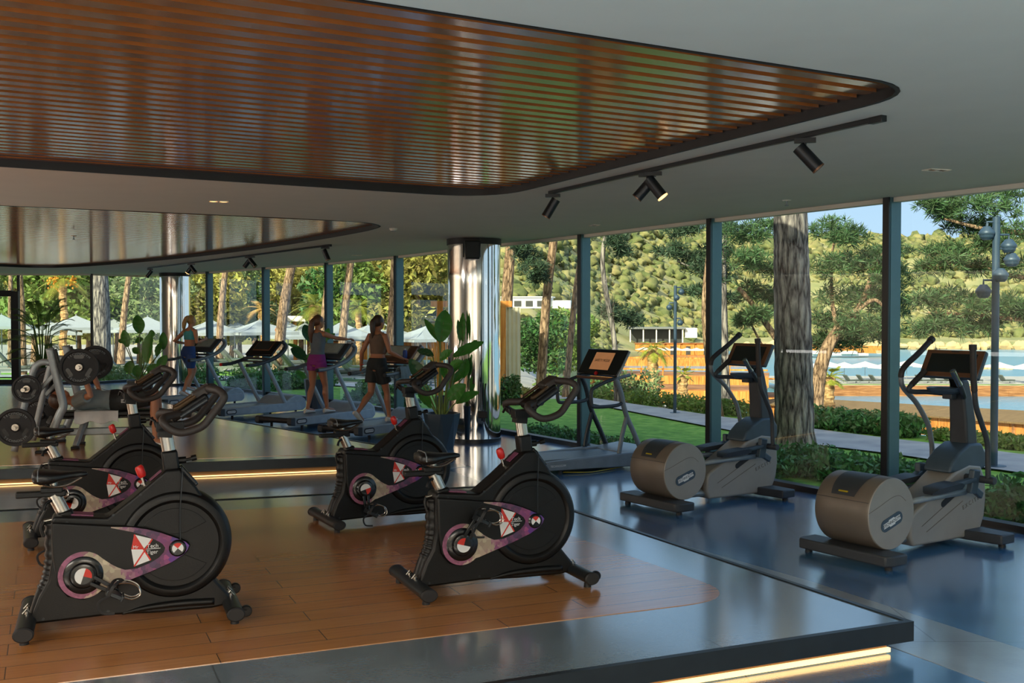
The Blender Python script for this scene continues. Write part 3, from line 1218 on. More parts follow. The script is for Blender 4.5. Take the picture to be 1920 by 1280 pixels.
def ground(x, y):
    """garden level: lawn by the windows, falling to the pool terrace (left) and to the sea (right)"""
    D = y - yfac(min(12, max(-16, x)))
    zl = -0.10 - 0.10 * ss(3, 8, D) - 1.0 * ss(13, 20, D)
    zr = -0.10 - 3.2 * ss(11, 34, D) - 4.2 * ss(42, 70, D)
    w = ss(-1.0, 7.0, x)
    return zl * (1 - w) + zr * w


def sight(px, py, Y):
    """world point at distance Y seen at a place of the photograph"""
    p = math.atan(49 / 2000.0)
    d = Vector((0, math.cos(p), -math.sin(p))) + Vector(((px - 960) / 2000, 0, 0)) + Vector((0, math.sin(p), math.cos(p))) * ((640 - py) / 2000)
    return Vector((0, 0, 1.85)) + d * (Y / d.y)


ramp_mat('lawn', [(0.3, (84, 132, 52)), (0.5, (108, 160, 64)), (0.7, (136, 178, 82))], 5.0, 0.95, bump=0.9, detail=12, dist=0.04)
ramp_mat('paving', [(0.3, (142, 150, 160)), (0.7, (176, 182, 188))], 2.0, 0.8, bump=0.1)
ramp_mat('terrace', [(0.3, (150, 152, 150)), (0.7, (186, 184, 176))], 0.6, 0.85, bump=0.1)
ramp_mat('hill_green', [(0.2, (92, 104, 68)), (0.42, (132, 138, 92)), (0.6, (160, 156, 112)), (0.8, (182, 170, 134))], 0.11, 0.95, bump=0.6, detail=12, dist=1.0)  # greens paled and greyed to stand for distance haze
ramp_mat('palm_bark', [(0.3, (110, 84, 54)), (0.5, (170, 136, 92)), (0.7, (214, 184, 136))], 3.0, 0.95, bump=0.9, stretch=(2, 2, 5))
ramp_mat('timber_orange', [(0.3, (150, 94, 42)), (0.5, (196, 130, 62)), (0.7, (220, 160, 88))], 3.0, 0.8, bump=0.3, stretch=(4, 4, 0.4))
ramp_mat('timber_brown', [(0.3, (112, 74, 46)), (0.5, (150, 104, 66)), (0.7, (180, 132, 88))], 2.0, 0.85, bump=0.3, stretch=(0.4, 0.4, 5))
ramp_mat('roof_net', [(0.3, (96, 78, 52)), (0.7, (142, 118, 82))], 4.0, 0.9, bump=0.3, stretch=(1, 8, 1))
mat('leaf_mid', (112, 138, 66), 0.6, island=0.35, trans=0.25, scale=0.6, var=0.2)
mat('leaf_yellow', (156, 154, 78), 0.6, island=0.35, trans=0.3, scale=0.6, var=0.2)
mat('leaf_olive', (118, 138, 92), 0.65, island=0.35, trans=0.2, scale=0.6, var=0.2)
mat('leaf_dark', (66, 104, 52), 0.55, island=0.4, trans=0.2, scale=0.8, var=0.2)
mat('leaf_shrub', (84, 128, 70), 0.55, island=0.45, trans=0.2, scale=1.5, var=0.25)
mat('pine_needle', (70, 100, 62), 0.6, island=0.45, trans=0.2, scale=0.8, var=0.3)
mat('pine_dark', (58, 84, 62), 0.6, island=0.45, trans=0.15, scale=0.8, var=0.3)
mat('palm_leaf', (150, 158, 62), 0.5, island=0.3, trans=0.3)
mat('palm_dead', (190, 160, 96), 0.7, island=0.3, trans=0.2)
mat('canopy_white', (232, 230, 228), 0.8, var=0.03, trans=0.25)
mat('canopy_grey', (166, 178, 186), 0.85, var=0.04, trans=0.2)  # pale fabric darkened: tree shade put into the colour
mat('lounger_dark', (82, 92, 88), 0.7, var=0.1)
mat('cream_fabric', (224, 218, 196), 0.85, var=0.05, scale=3, trans=0.25)
mat('white_render', (232, 230, 222), 0.8, var=0.03)
mat('dark_void', (58, 62, 62), 0.4)
mat('lamp_blue', (56, 78, 100), 0.45, 0.2)
mat('rock', (196, 172, 128), 0.9, var=0.3, scale=0.2)
mat('fruit_orange', (222, 150, 40), 0.6)

# ground sheet (hole under the building is hidden by the floor slab)
xs = np.arange(-70, 62, 1.2)
ys = np.arange(-10, 112, 1.2)
mb = MB()
idx = {}
for i, x in enumerate(xs):
    for j, y in enumerate(ys):
        idx[i, j] = len(mb.v)
        z = ground(x, y)
        if y < yfac(min(12, max(-16, x))) + 0.6:
            z = min(z, -0.3) if (y < yfac(min(12, max(-16, x))) - 0.8) else z
        mb.v.append((float(x), float(y), z))
for i in range(len(xs) - 1):
    for j in range(len(ys) - 1):
        mb.f.append([idx[i, j], idx[i + 1, j], idx[i + 1, j + 1], idx[i, j + 1]])
        x, y = xs[i], ys[j]
        D = y - yfac(min(12, max(-16, x)))
        mb.mi.append(0 if (D < (10.5 if x > 0 else 9.0)) else 1)
g = mb.build('ground', ['lawn', 'terrace'], angle=0, weld=False)
tag(g, kind='structure')


def sheet(name, left, right, m, dz, kind='structure', n=6):
    """paved strip draped on the ground between two edge lines"""
    A, B = cr(left, n), cr(right, n)
    mb = MB()
    vs, k = [], len(A)
    for p, q in zip(A, B):
        for t in (0, 0.33, 0.67, 1):
            w = Vector(p).lerp(Vector(q), t)
            vs.append((w.x, w.y, ground(w.x, w.y) + dz))
    fs = []
    for i in range(k - 1):
        for t in range(3):
            fs.append((i * 4 + t, i * 4 + t + 1, i * 4 + t + 5, i * 4 + t + 4))
    mb.add(vs, fs)
    o = mb.build(name, m, angle=0)
    return tag(o, kind=kind)


sheet('garden_path', [(9.5, 7.5), (6.3, 12.9), (5.35, 14.8), (4.5, 16.2), (3.5, 18.8), (2.4, 22.2), (1.2, 26)], [(11.2, 8.4), (7.7, 13.7), (6.6, 15.6), (5.6, 17.3), (4.3, 20.0), (3.1, 22.9), (1.8, 26.4)], 'paving', 0.03)
sheet('pool_path', [(-22, 33.5), (-14, 33.5), (-8, 31.5), (-4, 29.5), (-1, 28)], [(-22, 36.0), (-14, 36.0), (-8, 34.0), (-4, 32.0), (-1, 30.5)], 'paving', 0.04)

# sea
m = bpy.data.materials.new('sea_water')
m.use_nodes = True
nt = m.node_tree
b = nt.nodes['Principled BSDF']
b.inputs['Base Color'].default_value = (*lin((92, 146, 172)), 1)
b.inputs['Roughness'].default_value = 0.25
tc = nt.nodes.new('ShaderNodeTexCoord')
nz = nt.nodes.new('ShaderNodeTexNoise')
nz.inputs['Scale'].default_value = 0.9
nz.inputs['Detail'].default_value = 6
mp = nt.nodes.new('ShaderNodeMapping')
mp.inputs['Scale'].default_value = (0.5, 1.6, 1)
nt.links.new(tc.outputs['Object'], mp.inputs[0])
nt.links.new(mp.outputs[0], nz.inputs['Vector'])
bp = nt.nodes.new('ShaderNodeBump')
bp.inputs['Strength'].default_value = 0.5
bp.inputs['Distance'].default_value = 0.25
nt.links.new(nz.outputs['Fac'], bp.inputs['Height'])
nt.links.new(bp.outputs[0], b.inputs['Normal'])
MATS['sea_water'] = m
mb = MB()
mb.add([(-40, 40, -6.2), (420, 40, -6.2), (420, 460, -6.2), (-40, 460, -6.2)], [(0, 1, 2, 3)])
tag(mb.build('sea', 'sea_water', angle=0), kind='structure')


# far wooded hills
def hill_z(x, y):
    px = 960 + 2000 * x / y
    shore = float(np.interp(px, [1000, 1180, 1400, 2200], [100, 172, 252, 256]))
    ridge = float(np.interp(px, [-400, 600, 1000, 1250, 1400, 1700, 2200], [75, 72, 60, 40, 36, 36.5, 34]))
    t = (y - shore) / (440 - shore)
    if t < 0:
        return -8.2 + t * 8
    return -6.2 + 1.6 * ss(0, 0.02, t) + (ridge + 2) * ss(-0.25, 1.05, t) * min(1, t * 1.6 + 0.12) - 0.8


mb = MB()
na, nr = 230, 90
for i in range(na):
    a = (-0.62 + 1.24 * i / (na - 1))
    for j in range(nr):
        y = 92 + (450 - 92) * (j / (nr - 1)) ** 1.4
        x = a * y * 1.02
        z = hill_z(x, y)
        if z > -4.6:
            z += 2.4 * mnoise.noise((x * 0.035, y * 0.035, 0)) * min(1, (z + 4.6) / 6) + 1.5 * mnoise.noise((x * 0.16, y * 0.16, 3)) * min(1, (z + 4.6) / 4)
        mb.v.append((x, y, z))
for i in range(na - 1):
    for j in range(nr - 1):
        mb.f.append([i * nr + j, (i + 1) * nr + j, (i + 1) * nr + j + 1, i * nr + j + 1])
        mb.mi.append(0)
tag(mb.build('hill', 'hill_green', angle=0, weld=False), kind='structure')

# scrub and small trees covering the hills: too many to count
ico = bmesh.new()
bmesh.ops.create_icosphere(ico, subdivisions=2, radius=1)
iv = np.array([v.co[:] for v in ico.verts])
ifc = np.array([[v.index for v in f.verts] for f in ico.faces])
ico.free()


def scrub(name, count, ya, yb, amax, rad, m, label, seed):
    r = random.Random(seed)
    V, Fc = [], []
    for k in range(count):
        y = ya + (yb - ya) * r.random() ** 1.5
        a = -0.56 + (0.56 + amax) * r.random()
        x = a * y
        z = hill_z(x, y)
        if z < -3.8 or (1150 < 960 + 2000 * a < 1345 and y < 215):
            continue
        s = rad * (0.55 + 0.9 * r.random()) * (0.6 + y / 260)
        jit = 1 + 0.34 * np.sin(iv @ np.array([r.uniform(2, 5), r.uniform(2, 5), r.uniform(2, 5)]) + r.random() * 6)
        jit = jit + 0.22 * np.sin(iv @ np.array([r.uniform(-8, 8), r.uniform(-8, 8), r.uniform(-8, 8)]) + r.random() * 6)
        s *= 0.7 + 0.7 * r.random() ** 2
        v = iv * jit[:, None] * np.array([s, s, s * 0.85]) + np.array([x, y, z + s * 0.35])
        Fc.append(ifc + len(V) * len(iv))
        V.append(v)
    V = np.concatenate(V)
    Fc = np.concatenate(Fc)
    me = bpy.data.meshes.new(name)
    me.vertices.add(len(V))
    me.vertices.foreach_set('co', V.astype(np.float32).reshape(-1))
    me.loops.add(len(Fc) * 3)
    me.loops.foreach_set('vertex_index', Fc.astype(np.int32).reshape(-1))
    me.polygons.add(len(Fc))
    me.polygons.foreach_set('loop_start', np.arange(0, len(Fc) * 3, 3, dtype=np.int32))
    me.polygons.foreach_set('loop_total', np.full(len(Fc), 3, np.int32))
    me.update(calc_edges=True)
    me.materials.append(MATS[m])
    o = bpy.data.objects.new(name, me)
    COL.objects.link(o)
    return tag(o, label, 'scrub', kind='stuff')


ramp_mat('scrub_a', [(0.25, (64, 80, 50)), (0.5, (102, 112, 70)), (0.75, (136, 134, 90))], 0.35, 0.95, bump=1.0, dist=0.5, detail=10)
ramp_mat('scrub_b', [(0.25, (88, 98, 64)), (0.5, (130, 130, 86)), (0.75, (158, 148, 106))], 0.3, 0.95, bump=1.0, dist=0.5, detail=10)
scrub('hillside_scrub', 9500, 100, 430, 0.54, 0.68, 'scrub_a', 'dense green scrub covering the far hillside', 5)
scrub('hillside_scrub', 7500, 105, 430, 0.54, 0.66, 'scrub_b', 'yellowish dry scrub dotted over the far hillside', 9)


# ---- trees
def trunk_mesh(path, r0, r1, m, parent, name='trunk', seg=12, rough=0.06):
    P = cr(path, 8)
    n = len(P)
    rs = [(r0 + (r1 - r0) * i / (n - 1)) * (1 + rough * 0.35 * math.sin(i * 2.1) + (0.28 * max(0, 1 - i / 5) if name == 'trunk' else 0)) for i in range(n)]
    mb = MB()
    mb.tube(P, rs, seg)
    return mb.build(name, m, parent, angle=0)


def pine(name, label, path, r0, r1, m='bark_warm', crown=None, tufts=24, group=None, needle='pine_needle', branches=(), length=0.2, per=22, width=0.011):
    """path in world coordinates from the ground up; crown: list of (x,y,z,rx,ry,rz)"""
    b0 = Vector(path[0])
    b0.z = ground(b0.x, b0.y)
    t = thing(name, label, 'tree', b0, 0, group)
    L = [tuple(Vector(p) - b0) for p in path]
    L[0] = (L[0][0], L[0][1], -0.15)
    trunk_mesh(L, r0, r1, m, t)
    for br, ra, rb in branches:
        trunk_mesh([tuple(Vector(p) - b0) for p in br], ra, rb, m, t, 'branch', 8)
    if crown:
        C = []
        for cx, cy, cz, rx, ry, rz in crown:
            d = unit(tufts) * (nrng.random(tufts) ** 0.4)[:, None]
            C.append(d * np.array([rx, ry, rz]) + np.array([cx - b0.x, cy - b0.y, cz - b0.z]))
        needle_tufts('needles', np.concatenate(C), length, per, needle, t, width)
    return t


def top_crown(p, r):
    p = Vector(p)
    return [(p.x + rng.uniform(-r, r), p.y + rng.uniform(-r, r), p.z + rng.uniform(-0.3, 0.9), r * 0.7, r * 0.7, r * 0.35) for k in range(6)]


def up(pts, top):
    """continue a trunk above what the photo shows"""
    a, b = Vector(pts[-2]), Vector(pts[-1])
    d = (b - a).normalized()
    return [tuple(p) for p in pts] + [tuple(b + d * ((top - b.z) / max(0.3, d.z)))]


# the thick grey pine close to the window
bp_ = [sight(1490, 848, 15.2), sight(1489, 760, 15.2), sight(1487, 640, 15.2), sight(1484, 500, 15.2), sight(1482, 395, 15.2)]
pine('pine_tree', 'thick grey pine trunk close outside, right behind the farther elliptical', up(bp_, 7.2), 0.295, 0.23, 'bark_grey', [(4.0, 15.4, 7.2, 1.6, 1.6, 0.5)], 60)
# slim pines along the path
for pts, Y, r, lab in (
        ([(1347, 806), (1335, 700), (1325, 590), (1330, 500), (1342, 420)], 21.0, 0.115, 'slim leaning pine trunk left of the window post behind the farther elliptical'),
        ([(952, 660), (950, 590), (953, 520), (958, 455)], 28.0, 0.17, 'pine trunk just right of the near chrome column, leaning right'),
        ([(1012, 740), (1016, 690), (1024, 570), (1038, 450)], 26.0, 0.13, 'pine trunk in the middle of the bay behind the black console treadmill'),
        ([(1060, 745), (1064, 700), (1078, 560), (1095, 445)], 27.0, 0.09, 'thinnest pine trunk, left of the post behind the black console treadmill'),
        ([(736, 700), (731, 640), (736, 560), (739, 485)], 40.0, 0.15, 'sunlit pine trunk directly behind the woman in black shorts'),
        ([(638, 700), (642, 640), (649, 560), (658, 490)], 38.0, 0.16, 'grey leaning pine trunk right of the post by the woman in purple shorts'),
        ([(600, 690), (606, 600), (612, 540), (616, 490)], 45.0, 0.12, 'thin pale pine trunk left of the post by the woman in purple shorts'),
        ([(521, 715), (524, 650), (533, 570), (546, 500)], 36.0, 0.20, 'leaning pine trunk right of the empty treadmill, by the walking person'),
        ([(411, 690), (413, 610), (417, 560), (422, 510)], 42.0, 0.15, 'dim pine trunk right of the post behind the woman in blue shorts'),
        ([(226, 680), (231, 610), (236, 560), (242, 515)], 42.0, 0.14, 'leaning sunlit pine trunk left of the far chrome column'),
        ([(43, 700), (42, 620), (40, 560), (36, 505)], 36.0, 0.12, 'pale pine trunk beside the black door frame'),
        ([(18, 690), (19, 620), (19, 560), (20, 505)], 46.0, 0.10, 'thin sunlit trunk seen through the glass door')):
    P = up([sight(x, y, Y) for x, y in pts], 7.5)
    pine('pine_tree', lab, P, r, r * 0.7, 'bark_warm', top_crown(P[-1], 1.1), 14)
P = up([sight(191, 700, 35), sight(190, 620, 35), sight(189, 560, 35), sight(187, 505, 35)], 8)
pine('pine_tree', 'thick grey pine trunk on the left, behind the barbell plates', P, 0.31, 0.24, 'bark_grey', top_crown(P[-1], 1.4), 16)

# branching pine behind the thick trunk
Y = 22.0
S = lambda x, y, d=0.0: tuple(sight(x, y, Y + d))
blob = lambda x, y, d, r, f=0.55: (*sight(x, y, Y + d), r * 1.2, r * 1.0, r * f)
pine('pine_tree', 'branching umbrella pine with a forked trunk just behind the thick grey trunk',
     [S(1527, 800), S(1533, 720), S(1548, 660), S(1570, 622), S(1605, 585)], 0.17, 0.10, 'bark_warm',
     [blob(*q) for q in ((1395, 440, 0, .45), (1430, 430, .6, .45), (1400, 485, -.5, .4), (1440, 500, .3, .42), (1415, 545, .5, .35), (1560, 430, .3, .4), (1590, 445, -.4, .36), (1605, 490, .4, .5), (1560, 500, -.3, .5),
                          (1645, 500, 0, .5), (1672, 470, .5, .35), (1680, 520, -.3, .45), (1640, 545, .5, .5), (1580, 555, .2, .5), (1670, 575, .3, .45), (1610, 610, -.3, .45), (1650, 620, .4, .45), (1560, 600, .6, .4), (1590, 640, .3, .35),
                          (1460, 560, .8, .35), (1540, 640, .7, .3), (1400, 600, .5, .25), (1420, 590, .2, .25))], 58,
     branches=[([S(1533, 720), S(1500, 668, .3), S(1462, 640, .5), (S(1440, 612, .5)), S(1415, 575, .4), S(1385, 540, .2)], 0.10, 0.05),
               ([S(1462, 640, .5), S(1436, 655, .7), S(1405, 600, .6)], 0.04, 0.02),
               ([S(1605, 585), S(1625, 545, .1), S(1640, 500, .1), S(1660, 470, .2)], 0.07, 0.03),
               ([S(1605, 585), S(1640, 562, -.2), S(1668, 590, -.3)], 0.05, 0.02),
               ([S(1570, 622), S(1560, 560, .3), S(1560, 480, .2), S(1570, 430, .2)], 0.05, 0.02)], length=0.19, per=18)
pine('pine_tree', 'small pine with a flat left-reaching bough by the slim leaning trunk',
     [tuple(sight(1362, 800, 23.5)), tuple(sight(1358, 620, 23.5)), tuple(sight(1356, 500, 23.5)), tuple(sight(1360, 440, 23.5))], 0.1, 0.05, 'bark_grey',
     [(*sight(x, y, 23.5 + d), r, r, r * 0.5) for x, y, d, r in ((1262, 470, 0, .36), (1292, 488, .3, .4), (1320, 500, -.2, .42), (1345, 515, .2, .45), (1340, 470, .2, .35), (1310, 545, .3, .25), (1270, 435, .4, .34), (1298, 425, 0, .3), (1362, 560, .2, .3), (1360, 430, .4, .35))], 38, needle='pine_dark',
     branches=[([tuple(sight(1356, 510, 23.5)), tuple(sight(1320, 508, 23.4)), tuple(sight(1270, 490, 23.5))], 0.04, 0.015)], length=0.17, per=24)
# the big pine off to the right, its boughs hanging into the last bay
Yb = 17.0
pine('pine_tree', 'big pine at the right edge, its boughs around the tall lamp post',
     [tuple(sight(2030, 790, Yb)), tuple(sight(2020, 600, Yb)), tuple(sight(1995, 450, Yb)), tuple(sight(1985, 330, Yb))], 0.2, 0.14, 'bark_warm',
     [(*sight(x, y, Yb + d), r, r * .9, r * 0.6) for x, y, d, r in ((1745, 385, 0, .2), (1790, 372, .3, .3), (1830, 385, -.2, .32), (1870, 365, .3, .36), (1905, 385, 0, .4), (1850, 420, .2, .32), (1900, 440, -.2, .35), (1805, 425, .3, .28), (1770, 400, .1, .22),
                                                                   (1765, 470, .4, .28), (1800, 480, 0, .32), (1750, 500, .4, .26), (1835, 500, .3, .22), (1845, 455, .1, .26), (1895, 500, .2, .3), (1790, 560, .6, .3), (1740, 560, .7, .3), (1840, 575, .5, .3), (1890, 570, .4, .3),
                                                                   (1760, 605, .7, .3), (1810, 610, .7, .28), (1730, 615, .9, .25), (1860, 610, .7, .2), (1915, 590, .5, .25))], 32,
     branches=[([tuple(sight(2000, 470, Yb)), tuple(sight(1930, 440, Yb)), tuple(sight(1850, 430, Yb)), tuple(sight(1770, 410, Yb))], 0.07, 0.02),
               ([tuple(sight(2010, 520, Yb)), tuple(sight(1920, 520, Yb + .2)), tuple(sight(1840, 500, Yb + .2)), tuple(sight(1780, 490, Yb + .2))], 0.05, 0.015),
               ([tuple(sight(2018, 590, Yb)), tuple(sight(1930, 600, Yb + .4)), tuple(sight(1830, 590, Yb + .6)), tuple(sight(1740, 585, Yb + .7))], 0.05, 0.015)], length=0.17, per=24, width=0.009)
pine('pine_tree', 'pine with one drooping bough, right of the post behind the black console',
     [tuple(sight(1158, 800, 25)), tuple(sight(1152, 640, 25)), tuple(sight(1130, 500, 25)), tuple(sight(1140, 420, 25))], 0.07, 0.05, 'bark_grey',
     [(*sight(x, y, 25 + d), r, r, r * 0.6) for x, y, d, r in ((1150, 450, 0, .32), (1165, 470, .2, .3), (1150, 430, .3, .3), (1138, 580, .5, .3), (1160, 590, .2, .35), (1185, 600, .3, .3), (985, 480, .6, .36), (1000, 500, .2, .36), (975, 460, .3, .3), (1010, 520, .4, .25))], 40, needle='pine_dark', length=0.17)

# ---- leafy trees behind the terrace: four kinds, each copied to its own place
protos = []
for k, (m, nb, lf) in enumerate((('leaf_mid', 9, .15), ('leaf_yellow', 9, .15), ('leaf_olive', 8, .12), ('leaf_dark', 8, .15))):
    t = thing('broadleaf_tree', None, 'tree')
    blobs = []
    for q in range(nb):
        a = q * 2.4
        rr = 1.25 * math.sqrt((q + 0.5) / nb)
        blobs.append((rr * math.cos(a), rr * math.sin(a), 3.3 + 1.1 * math.sin(q * 1.7 + k) - 0.3 * rr, 0.95, 0.95, 0.75, 420))
    leaf_cloud('foliage', blobs, lf, m, t)
    trunk_mesh([(0, 0, -0.2), (0.1, 0.05, 1.2), (0.0, 0.1, 2.4), (0.2, 0.1, 3.4)], 0.14, 0.06, 'bark_warm', t, seg=8)
    protos.append(t)
ORD = ['first', 'second', 'third', 'fourth', 'fifth', 'sixth', 'seventh', 'eighth', 'ninth', 'tenth', 'eleventh', 'twelfth', 'thirteenth', 'fourteenth', 'fifteenth', 'sixteenth', 'seventeenth', 'eighteenth', 'nineteenth', 'twentieth',
       'twenty-first', 'twenty-second', 'twenty-third', 'twenty-fourth', 'twenty-fifth', 'twenty-sixth']
used = set()
KIND = ['mid green', 'sunlit yellow-green', 'grey-green olive', 'dark green']
plan = [(20, 545, 62, 2), (62, 560, 70, 1), (95, 535, 60, 0), (150, 560, 66, 1), (165, 530, 74, 3), (215, 540, 62, 0), (262, 545, 66, 2), (285, 570, 56, 2), (365, 540, 64, 1), (388, 570, 58, 1), (432, 545, 62, 2), (450, 580, 70, 3), (482, 530, 76, 0),
        (565, 560, 68, 1), (598, 525, 72, 1), (640, 555, 62, 3), (668, 560, 60, 0), (690, 520, 78, 0), (700, 550, 70, 1), (748, 555, 66, 3), (770, 585, 70, 3), (788, 530, 60, 1), (815, 545, 64, 1), (845, 560, 66, 0), (1010, 640, 44, 3), (1060, 640, 50, 0)]
plan.sort()
for i, (px, py, Y, k) in enumerate(plan):
    c = sight(px, py, Y)
    z0 = ground(c.x, Y)
    s = max(0.55, (c.z - z0) / 3.1)
    lab = '%s leafy tree, %s from the left in the belt beyond the terrace' % (KIND[k], ORD[i])
    if k not in used:
        o = protos[k]
        used.add(k)
        o.location, o.rotation_euler, o.scale = (c.x, Y, z0), (0, 0, i * 1.3), (s * 1.1, s * 1.1, s)
        o['label'], o['group'] = lab, 'leafy trees beyond the terrace'
    else:
        dup(protos[k], (c.x, Y, z0), math.degrees(i * 1.3), (s * 1.1, s * 1.1, s), lab, 'leafy trees beyond the terrace')


# ---- palms
def palm(label, base, top, r, nf, fl, fruit=False, m='palm_leaf', droop=1.0, fan=False):
    t = thing('palm_tree', label, 'palm', base)
    h = Vector(top) - Vector(base)
    n = 26
    path = [h * (i / n) + Vector((0.04 * math.sin(i * .5), 0, 0)) for i in range(n + 1)]
    path[0].z = -0.2
    mb = MB()
    mb.tube(path, [r * (1.12 if i % 2 else 0.9) for i in range(n + 1)], 10)
    mb.build('trunk', 'palm_bark', t, angle=20)
    for k in range(nf):
        a = k * 2.399
        el = 0.95 - 1.5 * (k / nf)
        mb = MB()
        pts = []
        for s in range(9):
            u = s / 8
            hx = fl * u * math.cos(el) * (1 - .12 * u)
            hz = fl * (u * math.sin(el) - droop * 0.42 * u * u)
            pts.append(h + Vector((hx * math.cos(a), hx * math.sin(a), hz)))
        mb.tube(pts, [0.018, 0.006], 5)
        side = Vector((-math.sin(a), math.cos(a), 0))
        for s in range(1, 25):
            u = s / 24
            if fan and u < 0.5:
                continue
            q = pts[min(7, int(u * 8))].lerp(pts[min(8, int(u * 8) + 1)], u * 8 - int(u * 8))
            L = fl * (0.26 if not fan else 0.42) * math.sin(PI * (0.12 + 0.82 * u)) + 0.04
            fw = (pts[-1] - pts[0]).normalized()
            for sg in (-1, 1):
                tip = q + side * sg * L * (0.8 if not fan else 0.75) + fw * L * 0.55 + Vector((0, 0, -0.12 * L))
                w = fw * 0.022
                mb.add([q - w, q + w, tip], [(0, 1, 2)])
        mb.build('frond', m, t, angle=0, weld=False)
    if fruit:
        for sg in (-1, 1):
            mb = MB()
            for q in range(40):
                mb.ell(h + Vector((sg * 0.42 + rng.gauss(0, .13), rng.gauss(0, .1), -0.15 + rng.gauss(0, .16))), (.05, .05, .06), 6, 4)
            mb.build('fruit_cluster', 'fruit_orange', t, angle=0)
    return t


def on_ground(px, Y, dz=0.0):
    x = (px - 960) / 2000 * Y
    return Vector((x, Y, ground(x, Y) + dz))


palm('tall palm with orange fruit clusters left of the thick trunk', on_ground(119, 50), sight(119, 522, 50), 0.17, 18, 1.5, True)
palm('dry leaning palm with pale fronds behind the empty treadmill', on_ground(494, 52), sight(490, 578, 52), 0.14, 11, 1.1, m='palm_dead')
palm('date palm with a pineapple-like trunk behind the woman in purple shorts', on_ground(592, 50), sight(592, 572, 50), 0.3, 22, 1.5)
palm('small palm with arching fronds left of the woman in black shorts', on_ground(673, 54), sight(673, 575, 54), 0.16, 20, 1.15)
palm('sunlit fan palm with a thick pale trunk left of the shorter lamp post', on_ground(1226, 38), sight(1226, 652, 38), 0.19, 20, 0.72, droop=1.3, fan=True)
palm('small fan palm right of the shorter lamp post', on_ground(1283, 36), sight(1282, 702, 36), 0.17, 14, 0.42, droop=0.3, fan=True)
palm('fan palm right of the thick pine trunk above the hedge', on_ground(1557, 31), sight(1556, 706, 31), 0.16, 20, 0.52, droop=0.6, fan=True)


# ---- shrubs and hedges
def shrub(label, x, y, r, h, m='leaf_shrub', n=900, leaf=0.05, kind=None, name='shrub', cat='shrub', sp=1.0):
    z = ground(x, y)
    h *= 0.62
    t = thing(name, label, cat, (x, y, z))
    bl = []
    for k in range(6):
        a = k * 1.05 + x
        bl.append((r * 0.5 * math.cos(a), r * 0.5 * math.sin(a), h * (0.35 + 0.25 * math.sin(k * 2.3 + y)), r * 0.62, r * 0.62, h * 0.42, n // 6))
    leaf_cloud('foliage', bl, leaf, m, t, shell=0.35)
    mb = MB()
    for k in range(7):
        a = k * 0.9
        mb.tube([(0.03 * math.cos(a), 0.03 * math.sin(a), -0.08), (r * 0.35 * math.cos(a), r * 0.35 * math.sin(a), h * 0.6)], [0.012, 0.005], 5)
    mb.build('stem', 'bark_warm', t, angle=0)
    return t


def hedge(label, pts, r, h, n, m='leaf_shrub', leaf=0.045):
    P = cr(pts, 8)
    b0 = Vector((P[0].x, P[0].y, ground(P[0].x, P[0].y)))
    t = thing('hedge', label, 'hedge', b0, kind='stuff')
    bl = []
    for i, p in enumerate(P):
        z = ground(p.x, p.y) - b0.z
        k = 0.75 + 0.4 * abs(math.sin(i * 1.9))
        bl.append((p.x - b0.x + rng.uniform(-.1, .1), p.y - b0.y + rng.uniform(-.1, .1), z + h * 0.4 * k, r * k, r * k, h * 0.6 * k, n))
    o = leaf_cloud('foliage', bl, leaf, m, t, shell=0.4)
    mb = MB()
    for p in P:
        z = ground(p.x, p.y) - b0.z
        mb.tube([(p.x - b0.x, p.y - b0.y, z - 0.1), (p.x - b0.x, p.y - b0.y, z + h * 0.5)], [0.02, 0.008], 5)
    s = mb.build('stems', 'bark_warm', t, angle=0)
    tag(o, kind='stuff')
    tag(s, kind='stuff')
    return t


hedge('low dark hedge outside the sill, from the chrome column to the farther elliptical', [(0.35, 17.2), (1.05, 16.1), (1.6, 15.1), (2.2, 13.9), (2.75, 13.0)], 0.26, 0.20, 200, 'leaf_shrub', 0.04)
hedge('bushy hedge outside the sill at the foot of the thick pine trunk', [(3.05, 12.75), (3.6, 13.2), (4.0, 12.3), (4.35, 11.6), (4.5, 10.9)], 0.34, 0.34, 300, 'leaf_shrub', 0.045)
hedge('hedge outside the sill in the right-hand bay behind the nearest elliptical', [(4.75, 10.3), (5.2, 9.7), (5.6, 9.0), (6.2, 8.2), (6.8, 7.2)], 0.32, 0.40, 300, 'leaf_shrub', 0.045)
hedge('hedge along the far side of the path, right of the thick pine trunk', [(5.3, 18.9), (5.7, 18.3), (6.1, 17.7), (6.4, 17.3)], 0.36, 0.34, 320, 'leaf_shrub', 0.05)
hedge('yellow-green hedge beyond the path at the right edge', [(6.85, 16.7), (7.4, 16.0), (8.0, 15.2), (8.8, 14.2)], 0.30, 0.17, 240, 'leaf_mid', 0.05)
hedge('green border plants beyond the path by the shorter lamp post', [(1.9, 27.0), (3.0, 24.6), (3.9, 22.6), (4.6, 21.0)], 0.34, 0.3, 200, 'leaf_mid', 0.05)
